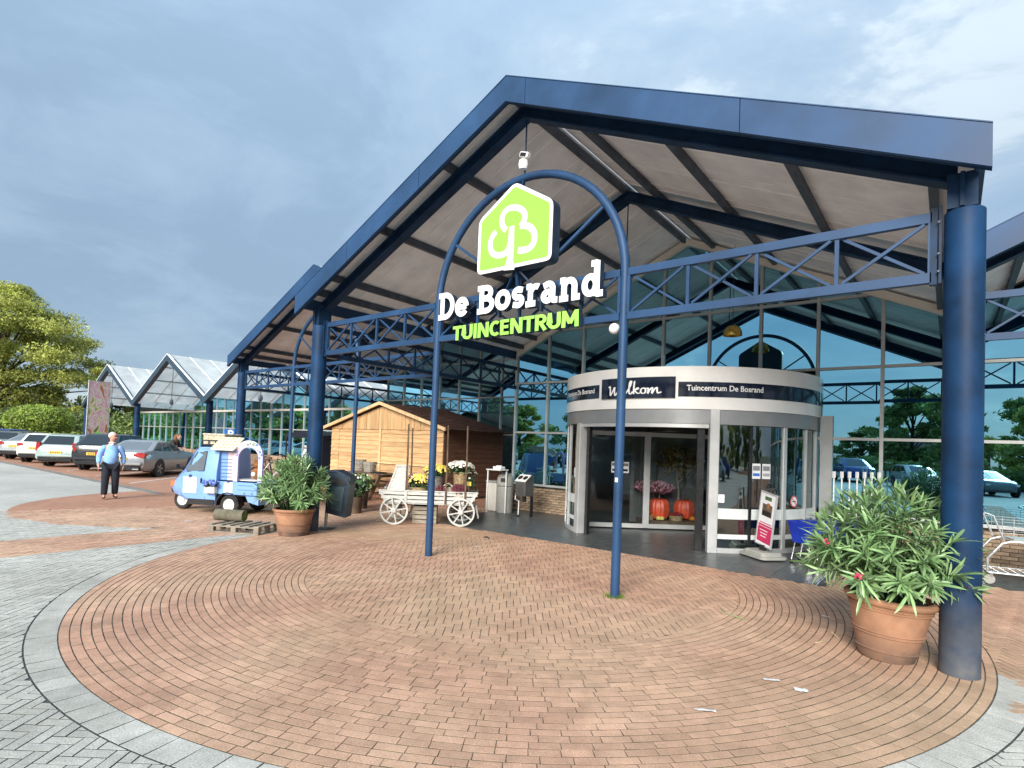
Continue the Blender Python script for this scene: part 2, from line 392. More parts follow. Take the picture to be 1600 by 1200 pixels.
def brick_sheet(name, c1, c2, mortar, scale=4.7):
    """distant paving: a brick pattern drawn over a flat sheet"""
    m = bpy.data.materials.new(name)
    m.use_nodes = True
    t = m.node_tree; L = t.links.new
    b = t.nodes['Principled BSDF']; b.inputs['Roughness'].default_value = 0.85; b.inputs['Specular IOR Level'].default_value = 0.3
    ge = t.nodes.new('ShaderNodeNewGeometry')
    mp = t.nodes.new('ShaderNodeMapping'); mp.inputs['Rotation'].default_value = (0, 0, R(45))
    L(ge.outputs['Position'], mp.inputs['Vector'])
    br = t.nodes.new('ShaderNodeTexBrick'); br.inputs['Scale'].default_value = scale
    br.inputs['Color1'].default_value = (*c1, 1); br.inputs['Color2'].default_value = (*c2, 1); br.inputs['Mortar'].default_value = (*mortar, 1)
    br.inputs['Brick Width'].default_value = 1.0; br.inputs['Row Height'].default_value = 0.5; br.inputs['Mortar Size'].default_value = 0.02
    L(mp.outputs[0], br.inputs['Vector'])
    no = t.nodes.new('ShaderNodeTexNoise'); no.inputs['Scale'].default_value = 0.35; no.inputs['Detail'].default_value = 6
    L(ge.outputs['Position'], no.inputs['Vector'])
    mr = t.nodes.new('ShaderNodeMapRange'); mr.inputs['From Min'].default_value = 0.3; mr.inputs['From Max'].default_value = 0.7
    mr.inputs['To Min'].default_value = 0.82; mr.inputs['To Max'].default_value = 1.14
    L(no.outputs['Fac'], mr.inputs[0])
    hs = t.nodes.new('ShaderNodeHueSaturation'); L(br.outputs[0], hs.inputs['Color']); L(mr.outputs[0], hs.inputs['Value'])
    L(hs.outputs[0], b.inputs['Base Color'])
    return m
M['sheet_red'] = brick_sheet('far_red_paving', (0.38, 0.19, 0.125), (0.44, 0.235, 0.15), (0.17, 0.115, 0.08))
M['sheet_grey'] = brick_sheet('far_grey_paving', (0.42, 0.41, 0.365), (0.47, 0.46, 0.415), (0.26, 0.255, 0.23))
M['sheet_dark'] = mat('kerb_dark', (0.21, 0.20, 0.18), 0.9, var=0.2, scale=5)
M['ground'] = mat('far_ground', (0.13, 0.14, 0.08), 0.95, var=0.3, scale=0.2)

# ------------------------------------------------------------------ mesh helpers
OFF = {}

class MB:
    """collects shapes, builds ONE mesh object"""
    def __init__(self):
        self.v = []; self.f = []; self.mi = []; self.T = Matrix.Identity(4); self.cur = 0
    def add(self, vs, fs, mi=None):
        b = len(self.v)
        T = self.T
        self.v += [tuple(T @ Vector(p)) for p in vs]
        self.f += [tuple(i + b for i in q) for q in fs]
        self.mi += [self.cur if mi is None else mi] * len(fs)
        return self
    def box(self, c, s, rz=0.0, mi=None):
        x, y, z = (s[0] / 2, s[1] / 2, s[2] / 2)
        ca, sa = math.cos(rz), math.sin(rz)
        vs = []
        for dz in (-z, z):
            for dx, dy in ((-x, -y), (x, -y), (x, y), (-x, y)):
                vs.append((c[0] + dx * ca - dy * sa, c[1] + dx * sa + dy * ca, c[2] + dz))
        return self.add(vs, [(3, 2, 1, 0), (4, 5, 6, 7), (0, 1, 5, 4), (1, 2, 6, 5), (2, 3, 7, 6), (3, 0, 4, 7)], mi)
    def bbox(self, c, s, bev=0.01, rz=0.0, mi=None):
        """box with its edges chamfered"""
        x, y, z = s[0] / 2, s[1] / 2, s[2] / 2
        bev = min(bev, x * .9, y * .9, z * .9)
        pts = []
        for sx in (-1, 1):
            for sy in (-1, 1):
                for sz in (-1, 1):
                    pts.append((sx * (x - bev), sy * (y - bev), sz * z)); pts.append((sx * (x - bev), sy * y, sz * (z - bev))); pts.append((sx * x, sy * (y - bev), sz * (z - bev)))
        bm = bmesh.new()
        for p in pts:
            bm.verts.new(p)
        bmesh.ops.convex_hull(bm, input=bm.verts)
        bmesh.ops.dissolve_limit(bm, angle_limit=0.01, verts=bm.verts, edges=bm.edges)
        bm.verts.index_update()
        ca, sa = math.cos(rz), math.sin(rz)
        vs = [(c[0] + v.co.x * ca - v.co.y * sa, c[1] + v.co.x * sa + v.co.y * ca, c[2] + v.co.z) for v in bm.verts]
        fs = [tuple(v.index for v in f.verts) for f in bm.faces]
        bm.free()
        return self.add(vs, fs, mi)
    def bar(self, p0, p1, w, h, up=(0, 0, 1), mi=None):
        p0, p1 = Vector(p0), Vector(p1)
        d = (p1 - p0).normalized(); u = Vector(up)
        s = d.cross(u)
        if s.length < 1e-4:
            s = d.cross(Vector((1, 0, 0)))
        s.normalize(); u = s.cross(d)
        vs = []
        for p in (p0, p1):
            for a, b in ((-1, -1), (1, -1), (1, 1), (-1, 1)):
                vs.append(p + s * (a * w / 2) + u * (b * h / 2))
        return self.add(vs, [(0, 1, 2, 3), (7, 6, 5, 4), (0, 4, 5, 1), (1, 5, 6, 2), (2, 6, 7, 3), (3, 7, 4, 0)], mi)
    def tube(self, pts, r, seg=8, caps=True, closed=False, mi=None):
        P = [Vector(p) for p in pts]
        n = len(P)
        rs = r if isinstance(r, (list, tuple)) else [r] * n
        vs = []; fs = []
        prev = None
        for i, p in enumerate(P):
            if closed:
                d = P[(i + 1) % n] - P[i - 1]
            else:
                d = P[min(i + 1, n - 1)] - P[max(i - 1, 0)]
            d.normalize()
            if prev is None:
                a = d.orthogonal().normalized()
            else:
                a = prev - d * prev.dot(d)
                a = a.normalized() if a.length > 1e-6 else d.orthogonal().normalized()
            prev = a
            b = d.cross(a)
            for k in range(seg):
                t = 2 * PI * k / seg
                vs.append(p + (a * math.cos(t) + b * math.sin(t)) * rs[i])
        m = n if closed else n - 1
        for i in range(m):
            j = (i + 1) % n
            for k in range(seg):
                l = (k + 1) % seg
                fs.append((i * seg + k, i * seg + l, j * seg + l, j * seg + k))
        if caps and not closed:
            fs.append(tuple(range(seg - 1, -1, -1))); fs.append(tuple((n - 1) * seg + k for k in range(seg)))
        return self.add(vs, fs, mi)
    def cyl(self, p0, p1, r0, r1=None, seg=16, mi=None):
        return self.tube([p0, p1], [r0, r0 if r1 is None else r1], seg, mi=mi)
    def lathe(self, prof, c=(0, 0, 0), seg=32, a0=0.0, a1=2 * PI, mi=None):
        full = abs(a1 - a0 - 2 * PI) < 1e-6
        n = seg if full else seg + 1
        vs = []; fs = []
        for i in range(n):
            t = a0 + (a1 - a0) * i / seg
            for (r, z) in prof:
                vs.append((c[0] + r * math.cos(t), c[1] + r * math.sin(t), c[2] + z))
        k = len(prof)
        for i in range(seg):
            j = (i + 1) % n
            for q in range(k - 1):
                fs.append((i * k + q, j * k + q, j * k + q + 1, i * k + q + 1))
        return self.add(vs, fs, mi)
    def ring(self, c, r0, r1, z0, z1, a0, a1, seg=24, mi=None):
        """solid curved slab between two radii"""
        vs = []; fs = []
        for i in range(seg + 1):
            t = a0 + (a1 - a0) * i / seg
            for r, z in ((r0, z0), (r1, z0), (r1, z1), (r0, z1)):
                vs.append((c[0] + r * math.cos(t), c[1] + r * math.sin(t), z))
        for i in range(seg):
            for q in range(4):
                w = (q + 1) % 4
                fs.append((i * 4 + q, (i + 1) * 4 + q, (i + 1) * 4 + w, i * 4 + w))
        fs.append((0, 1, 2, 3)); fs.append(tuple(seg * 4 + q for q in (3, 2, 1, 0)))
        return self.add(vs, fs, mi)
    def prism(self, poly, z0, z1, ch=0.0, mi=None, side=None):
        """upright prism over a convex ground outline, its top edge chamfered"""
        n = len(poly)
        vs = [(p[0], p[1], z0) for p in poly]
        fs = []
        if ch > 0:
            cx = sum(p[0] for p in poly) / n; cy = sum(p[1] for p in poly) / n
            vs += [(p[0], p[1], z1 - ch) for p in poly]
            for p in poly:
                dx, dy = cx - p[0], cy - p[1]; l = math.hypot(dx, dy) + 1e-9
                k = min(ch * 1.5, l * .5) / l
                vs.append((p[0] + dx * k, p[1] + dy * k, z1))
            sd = []
            for i in range(n):
                j = (i + 1) % n
                sd.append((i, j, n + j, n + i)); fs.append((n + i, n + j, 2 * n + j, 2 * n + i))
            fs.append(tuple(range(2 * n, 3 * n)))
            if side is not None:
                self.add(vs, sd, side)
                b0 = len(self.v) - len(vs)
                self.f += [tuple(q + b0 for q in f) for f in fs]; self.mi += [mi or 0] * len(fs)
                return self
            fs = sd + fs
        else:
            vs += [(p[0], p[1], z1) for p in poly]
            for i in range(n):
                j = (i + 1) % n
                fs.append((i, j, n + j, n + i))
            fs.append(tuple(range(n, 2 * n))); fs.append(tuple(range(n - 1, -1, -1)))
        return self.add(vs, fs, mi)
    def extr(self, poly, axis, a, b, mi=None):
        """prism over poly=(u,v) pairs pushed along an axis ('x','y','z')"""
        n = len(poly)
        def P(u, v, t):
            return {'x': (t, u, v), 'y': (u, t, v), 'z': (u, v, t)}[axis]
        vs = [P(u, v, a) for u, v in poly] + [P(u, v, b) for u, v in poly]
        fs = [tuple(range(n)), tuple(range(2 * n - 1, n - 1, -1))]
        for i in range(n):
            j = (i + 1) % n
            fs.append((i, n + i, n + j, j))
        return self.add(vs, fs, mi)
    def sphere(self, c, r, seg=12, rings=8, sc=(1, 1, 1), mi=None):
        vs = [(c[0], c[1], c[2] - r * sc[2])]; fs = []
        for i in range(1, rings):
            t = PI * i / rings
            for k in range(seg):
                a = 2 * PI * k / seg
                vs.append((c[0] + r * sc[0] * math.sin(t) * math.cos(a), c[1] + r * sc[1] * math.sin(t) * math.sin(a), c[2] - r * sc[2] * math.cos(t)))
        vs.append((c[0], c[1], c[2] + r * sc[2]))
        for k in range(seg):
            l = (k + 1) % seg
            fs.append((0, 1 + l, 1 + k))
            for i in range(rings - 2):
                fs.append((1 + i * seg + k, 1 + i * seg + l, 1 + (i + 1) * seg + l, 1 + (i + 1) * seg + k))
            fs.append((1 + (rings - 2) * seg + k, 1 + (rings - 2) * seg + l, len(vs) - 1))
        return self.add(vs, fs, mi)
    def quad(self, a, b, c, d, mi=None):
        return self.add([a, b, c, d], [(0, 1, 2, 3)], mi)
    def mesh(self, name, mats, off=(0, 0, 0), smooth=False):
        me = bpy.data.meshes.new(name)
        if off != (0, 0, 0):
            vs = [(p[0] - off[0], p[1] - off[1], p[2] - off[2]) for p in self.v]
        else:
            vs = self.v
        me.from_pydata(vs, [], self.f)
        ml = mats if isinstance(mats, (list, tuple)) else [mats]
        for m in ml:
            me.materials.append(m)
        if len(ml) > 1:
            me.polygons.foreach_set('material_index', self.mi)
        bm = bmesh.new(); bm.from_mesh(me)
        bmesh.ops.recalc_face_normals(bm, faces=bm.faces)
        bm.to_mesh(me); bm.free()
        if smooth:
            me.polygons.foreach_set('use_smooth', [True] * len(me.polygons))
            try:
                me.set_sharp_from_angle(angle=R(smooth if isinstance(smooth, (int, float)) and smooth > 1 else 35))
            except Exception:
                pass
        me.update()
        return me
    def build(self, name, mats, parent=None, smooth=False, world=True):
        off = OFF.get(parent.name, (0, 0, 0)) if (parent is not None and world) else (0, 0, 0)
        me = self.mesh(name, mats, off, smooth)
        return link(name, me, parent, off)

def link(name, me, parent=None, off=(0, 0, 0)):
    o = bpy.data.objects.new(name, me)
    COL.objects.link(o)
    if parent is not None:
        o.parent = parent
    OFF[o.name] = off
    return o

def thing(name, label, cat, loc=(0, 0, 0), rz=0.0, group=None):
    o = bpy.data.objects.new(name, None)
    COL.objects.link(o)
    o.empty_display_size = 0.2
    o.location = loc; o.rotation_euler = (0, 0, rz)
    o['label'] = label; o['category'] = cat
    if group:
        o['group'] = group
    OFF[o.name] = tuple(loc)
    return o

def tag(o, label=None, cat=None, group=None, kind=None):
    if label: o['label'] = label
    if cat: o['category'] = cat
    if group: o['group'] = group
    if kind: o['kind'] = kind
    return o

def copy_tree(o, parent=None):
    kids = list(o.children)
    c = o.copy(); COL.objects.link(c)
    c.parent = parent
    for k in kids:
        copy_tree(k, c)
    return c

def rot_z(a):
    return Matrix.Rotation(a, 4, 'Z')

def soup(name, mats, V, F, parent=None, mi=None, smooth=False):
    """object from numpy vertices (n,3) and faces (m,k)"""
    me = bpy.data.meshes.new(name)
    me.from_pydata(V.tolist(), [], F.tolist())
    for m in (mats if isinstance(mats, (list, tuple)) else [mats]):
        me.materials.append(m)
    if mi is not None:
        me.polygons.foreach_set('material_index', mi)
    if smooth:
        me.polygons.foreach_set('use_smooth', [True] * len(me.polygons))
    me.update()
    return link(name, me, parent)
# ================================================================== GROUND AND PAVING
def sheet(name, poly, z, m, kind='structure'):
    me = bpy.data.meshes.new(name)
    me.from_pydata([(x, y, z) for x, y in poly], [], [tuple(range(len(poly)))])
    me.materials.append(m); me.update()
    if me.polygons[0].normal.z < 0:
        me.flip_normals()
    return tag(link(name, me), kind=kind)

def circle(c, r, n=64, a0=0, a1=2 * PI):
    return [(c[0] + r * math.cos(a0 + (a1 - a0) * i / n), c[1] + r * math.sin(a0 + (a1 - a0) * i / n)) for i in range(n + (0 if abs(a1 - a0 - 2 * PI) < 1e-6 else 1))]

C1, R1, RB = (0.0, 0.25), 4.89, 5.10           # brick circle at the entrance and its grey rim
C2, R2c = (-9.57, 0.90), 4.22                  # the next circle along
RIN = 2.76
sheet('ground', [(-900, -900), (900, -900), (900, 900), (-900, 900)], -0.045, M['ground'])
sheet('car_park', [(-120, -14), (60, -14), (60, 40), (-120, 40)], -0.030, M['sheet_red'])
sheet('car_park_aisle', [(-150, -60), (70, -60), (70, -14.003), (-150, -14.003)], -0.034, M['sheet_grey'])
sheet('road', [(-120, -13.9), (-6.42, -13.9), (-6.42, 0.33), (-12.5, 0.36), (-36, 0.0), (-120, -0.6)], -0.024, M['sheet_grey'])
sheet('forecourt_road', [(6.42, -13.9), (40, -13.9), (40, -0.2), (6.42, -0.2)], -0.024, M['sheet_grey'])
sheet('front_road', [(-5.02, -13.9), (5.02, -13.9), (5.02, -4.0), (-5.02, -4.0)], -0.024, M['sheet_grey'])
sheet('paved_circle', circle(C2, R2c), -0.020, M['sheet_red'])
kb = MB()
for (xa, ya, xb, yb) in ((-12.7, 0.36, -36, 0.0), (-36, 0.0, -110, -0.6)):
    kb.bar((xa, ya, -0.030), (xb, yb, -0.030), 0.28, 0.03)
tag(kb.build('kerb', M['sheet_dark']), kind='structure')

def in_view(x, y, marg=60):
    p = px_of(x, y)
    return p is not None and -marg < p[0] < 1600 + marg and p[1] < 1200 + marg
NEAR = 15.0
def near(x, y):
    return in_view(x, y, 260) and math.hypot(x - CAM.x, y - CAM.y) < NEAR

def zone(x, y):
    r1 = math.hypot(x - C1[0], y - C1[1]); r2 = math.hypot(x - C2[0], y - C2[1])
    if y > 2.55 and -4.5 < x < 3.3 or y > 4.3 and x > -4.5:
        return 'floor'
    if r1 < RIN: return 'disc'
    if r1 < R1: return 'ring'
    if abs(x) < 5.02 and y < 0.2:
        return 'band' if r1 < RB else 'grey'
    if x < -6.42 and r2 > R2c and y < 0.34 and x > -16 and y < -0.2:
        return 'grey'
    if x < -6.42 and r2 > R2c and y < 0.34:
        return 'grey'
    if x > 6.42 and y < -0.2:
        return 'grey'
    return 'red'

def clip(poly, nx, ny, d):
    """keep the part of a convex outline with nx*x+ny*y >= d"""
    out = []
    n = len(poly)
    for i in range(n):
        a, b = poly[i], poly[(i + 1) % n]
        da = nx * a[0] + ny * a[1] - d; db = nx * b[0] + ny * b[1] - d
        if da >= 0: out.append(a)
        if (da >= 0) != (db >= 0):
            t = da / (da - db)
            out.append((a[0] + (b[0] - a[0]) * t, a[1] + (b[1] - a[1]) * t))
    return out

def area(p):
    return 0.5 * abs(sum(p[i][0] * p[(i + 1) % len(p)][1] - p[(i + 1) % len(p)][0] * p[i][1] for i in range(len(p))))

GAP = 0.0065
pav = {'ring': [], 'red': [], 'grey': [], 'band': []}
# rings of the circle
nr = int(round((R1 - RIN) / 0.0735))
dr = (R1 - RIN) / nr
for k in range(nr):
    ra, rb = RIN + k * dr, RIN + (k + 1) * dr
    rm = (ra + rb) / 2
    n = int(2 * PI * rm / 0.184)
    ph = random.random()
    for i in range(n):
        a = 2 * PI * (i + ph) / n; h = PI / n
        x, y = C1[0] + rm * math.cos(a), C1[1] + rm * math.sin(a)
        if not near(x, y) or zone(x, y) == 'floor':
            continue
        g = 0.0022 + random.uniform(0, 0.0018); gr_ = 0.0038 + random.uniform(0, 0.0018)
        poly = [(C1[0] + r * math.cos(t), C1[1] + r * math.sin(t)) for r, t in
                ((ra + gr_, a - h + g / rm), (rb - gr_, a - h + g / rm), (rb - gr_, a + h - g / rm), (ra + gr_, a + h - g / rm))]
        pav['ring'].append((poly, a + PI / 2, True))
# grey rim of 200 mm slabs
nb_ = int(2 * PI * 5.0 / 0.205)
for i in range(nb_):
    a = 2 * PI * (i + .3) / nb_; h = PI / nb_
    x, y = C1[0] + 5.0 * math.cos(a), C1[1] + 5.0 * math.sin(a)
    if y > 0.25 or abs(x) > 5.02 or not in_view(x, y, 200):
        continue
    poly = [(C1[0] + r * math.cos(t), C1[1] + r * math.sin(t)) for r, t in ((R1 + .005, a - h + .0011), (RB - .006, a - h + .0011), (RB - .006, a + h - .0011), (R1 + .005, a + h - .0011))]
    pav['band'].append((poly, a + PI / 2, True))
# herringbone everywhere else, at 45 degrees to the building
HL, HW = 0.184, 0.0740        # paver with its joint
ca, sa = math.cos(R(38)), math.sin(R(38))
def hb(cells):
    for i in range(-370, 371):
        for j in range(-100, 101):
            bx, by = i * HW + j * HL, i * HW - j * HL
            for (ox, oy, w, h) in ((0, 0, HL, HW), (0, HW, HW, HL)):
                yield (bx + ox, by + oy, w, h)
def conv(poly, z, zs):
    if len(zs) == 1:
        return poly, True
    full = len(poly)
    a0 = area(poly)
    if z == 'disc':
        for p in [None]:
            cx = sum(q[0] for q in poly) / 4 - C1[0]; cy = sum(q[1] for q in poly) / 4 - C1[1]
            l = math.hypot(cx, cy) + 1e-9
            poly = clip(poly, -cx / l, -cy / l, -(RIN - .004) - (cx * C1[0] + cy * C1[1]) / l)
    else:
        for c, r in ((C1, RB if z == 'grey' else R1), (C2, R2c)):
            if z == 'red' and c is C2: continue
            cx = sum(q[0] for q in poly) / max(1, len(poly)) - c[0]; cy = sum(q[1] for q in poly) / max(1, len(poly)) - c[1]
            l = math.hypot(cx, cy)
            if l < r + .4 and len(poly) > 2:
                poly = clip(poly, cx / l, cy / l, r + .005 + (cx * c[0] + cy * c[1]) / l)
        for xs in (-6.42, -5.02, 5.02, 6.42):
            if 'grey' in zs and len(poly) > 2 and min(p[0] for p in poly) < xs < max(p[0] for p in poly):
                if max(p[1] for p in poly) < 0.15:
                    s = -1 if xs > 0 else 1                    # towards the middle
                    if (abs(xs) < 6) != (z == 'grey'):
                        s = -s
                    poly = clip(poly, s, 0, s * xs + .004)
    if len(poly) < 3:
        return None, False
    a1 = area(poly)
    return (poly if a1 > 0.0006 else None), a1 > 0.985 * a0
for (x0, y0, w, h) in hb(None):
    X, Y = x0 + w / 2, y0 + h / 2
    wx, wy = X * ca - Y * sa - 2.0, X * sa + Y * ca + 0.5
    if not near(wx, wy):
        continue
    quad = []
    g = GAP / 2 + random.uniform(0, 0.0012)
    for px, py in ((x0 + g, y0 + g), (x0 + w - g, y0 + g), (x0 + w - g, y0 + h - g), (x0 + g, y0 + h - g)):
        quad.append((px * ca - py * sa - 2.0, px * sa + py * ca + 0.5))
    zs = {zone(*q) for q in quad} | {zone(wx, wy)}
    for z in zs:
        if z in ('ring', 'floor', 'band'):
            continue
        zz = 'grey' if z == 'grey' else 'red'
        if len(zs) > 1:
            # a cut paver: keep the piece inside this zone
            pass
        poly, whole = conv(list(quad), z, zs)
        if poly:
            pav[zz].append((poly, R(38) + (0 if w > h else PI / 2), whole and len(poly) == 4))

def pave(root_name, items, m, mname, part, mortar, size):
    root = MB()
    root_o = tag(mortar, kind='structure')
    lst = []
    for poly, ang, whole in items:
        cx = sum(p[0] for p in poly) / len(poly); cy = sum(p[1] for p in poly) / len(poly)
        p = px_of(cx, cy)
        shown = p is not None and 0 < p[0] < 1600 and p[1] < 1200
        lst.append(((p[2] if (p and shown) else 999), poly, ang, whole, cx, cy))
    lst.sort(key=lambda t: t[0])
    # one shared paver for the loose pieces
    s = MB(); l, w = size
    s.prism([(-l / 2, -w / 2), (l / 2, -w / 2), (l / 2, w / 2), (-l / 2, w / 2)], -0.03, 0.0, 0.0012, side=1)
    JM = M['mortar'] if m is M['brick_red'] else M['mortar_grey']
    me = s.mesh(part, [m, JM])
    n = 0; rest = MB()
    for d, poly, ang, whole, cx, cy in lst:
        dz = random.uniform(-0.0012, 0.0012)
        if n < 300 and whole and d < 900:
            o = link(part, me, root_o)
            o.location = (cx, cy, dz); o.rotation_euler = (random.uniform(-.006, .006), random.uniform(-.006, .006), ang)
            # match the piece's own length and width
            ca_, sa_ = math.cos(ang), math.sin(ang)
            us = [p[0] * ca_ + p[1] * sa_ for p in poly]; vs = [-p[0] * sa_ + p[1] * ca_ for p in poly]
            o.scale = ((max(us) - min(us)) / l, (max(vs) - min(vs)) / w, 1)
            n += 1
        else:
            rest.prism(poly, -0.03, dz, 0.0012, side=1)
    o = rest.build(mname, [m, JM], root_o, world=False)
    tag(o, kind='stuff')
    return root_o

mo_r = sheet('brick_circle', circle(C1, R1 + .002, 96), -0.0045, M['mortar'])
mo_b = sheet('slab_rim', [(C1[0] + 5.11 * math.cos(t), C1[1] + 5.11 * math.sin(t)) for t in np.linspace(PI, 2 * PI, 80)], -0.0052, M['mortar_grey'])
fan = [(CAM.x, CAM.y)] + [(CAM.x + 14.9 * math.sin(t), CAM.y + 14.9 * math.cos(t)) for t in np.linspace(R(-38.148 - 47), R(-38.148 + 47), 40)]
mo_g = sheet('grey_paving', clip(fan, 0, -1, 0.25), -0.0060, M['mortar_grey'])
mo_d = sheet('red_paving', clip(fan, 0, 1, 0.25), -0.0060, M['mortar'])
pave('brick_circle', pav['ring'], M['brick_red'], 'bricks_beyond', 'brick', mo_r, (0.1785, 0.0685))
pave('slab_rim', pav['band'], M['brick_grey'], 'slabs_beyond', 'slab', mo_b, (0.199, 0.202))
pave('grey_paving', pav['grey'], M['brick_grey'], 'pavers_beyond', 'paver', mo_g, (0.1785, 0.0685))
pave('red_paving', pav['red'], M['brick_red'], 'bricks_beyond', 'brick', mo_d, (0.1785, 0.0685))

# dark stone floor in front of the entrance, in large tiles
fl = sheet('entrance_floor', [(-4.6, 2.55), (3.25, 2.55), (4.1, 3.35), (4.9, 4.35), (14.0, 4.35), (14.0, 6.02), (-4.6, 6.02)], -0.0030, M['mortar_grey'])
tile_me = MB().prism([(-.297, -.297), (.297, -.297), (.297, .297), (-.297, .297)], -0.03, 0.004, 0.003).mesh('floor_tile', M['stone'])
ft = MB()
nt = 0
for i in range(31):
    for j in range(6):
        x, y = -4.3 + i * .6, 2.85 + j * .6
        ok = x < 3.0 or y > 2.9 + (x - 3.0) * 1.0 and y > 4.6 or (x < 4.6 and y > 3.0 + (x - 3.0))
        if not ok or y > 6.1 or (x > 5 and y < 4.6): continue
        if in_view(x, y, 40) and nt < 300:
            o = link('floor_tile', tile_me, fl); o.location = (x, y, random.uniform(-.001, .001)); nt += 1

# parking bay lines and the white kerb stones beside the walkway
pl = MB()
for k in range(9):
    x0 = -16.6 - 3.53 * k
    pl.bar((x0, 0.9, -0.0245), (x0 - 3.1, 4.0, -0.0245), 0.10, 0.004)
tag(pl.build('parking_lines', M['line_white']), kind='structure')
# ================================================================== THE GARDEN CENTRE: CANOPIES, GLASS FRONTS
SL = 0.4625
BW = 9.30
def zroof(u, apex):            # u = distance from the ridge
    return apex - SL * abs(u)

def truss_x(root, x0, x1, y, zb, zt, n, m, name='truss', skip_ends=False):
    """lattice girder along x: its chords are the part, posts and braces its sub-parts"""
    ch = MB()
    ch.box(((x0 + x1) / 2, y, zb), (x1 - x0, 0.06, 0.085)); ch.box(((x0 + x1) / 2, y, zt), (x1 - x0, 0.06, 0.085))
    if not skip_ends:
        for x in (x0, x1):
            ch.box((x, y, (zb + zt) / 2), (0.05, 0.055, zt - zb - .086))
    p = ch.build(name, m, root)
    w = (x1 - x0) / n
    for i in range(n):
        a, b = x0 + i * w, x0 + (i + 1) * w
        br = MB()
        if i:
            br.box((a, y, (zb + zt) / 2), (0.035, 0.035, zt - zb - .086))
        br.bar((a + .05, y - .014, zb + .05), (b - .05, y - .014, zt - .05), 0.026, 0.026)
        br.bar((a + .05, y + .014, zt - .05), (b - .05, y + .014, zb + .05), 0.026, 0.026)
        br.build('brace', m, p)
    return p

def truss_y(root, x, y0, y1, zb, zt, n, m):
    ch = MB()
    for z in (zb, zt):
        ch.box((x, (y0 + y1) / 2, z), (0.06, y1 - y0, 0.085))
    p = ch.build('side_truss', m, root)
    w = (y1 - y0) / n
    for i in range(n):
        a, b = y0 + i * w, y0 + (i + 1) * w
        br = MB()
        if i:
            br.box((x, a, (zb + zt) / 2), (0.035, 0.035, zt - zb - .086))
        br.bar((x - .014, a + .05, zb + .05), (x - .014, b - .05, zt - .05), 0.026, 0.026)
        br.bar((x + .014, a + .05, zt - .05), (x + .014, b - .05, zb + .05), 0.026, 0.026)
        br.build('brace', m, p)

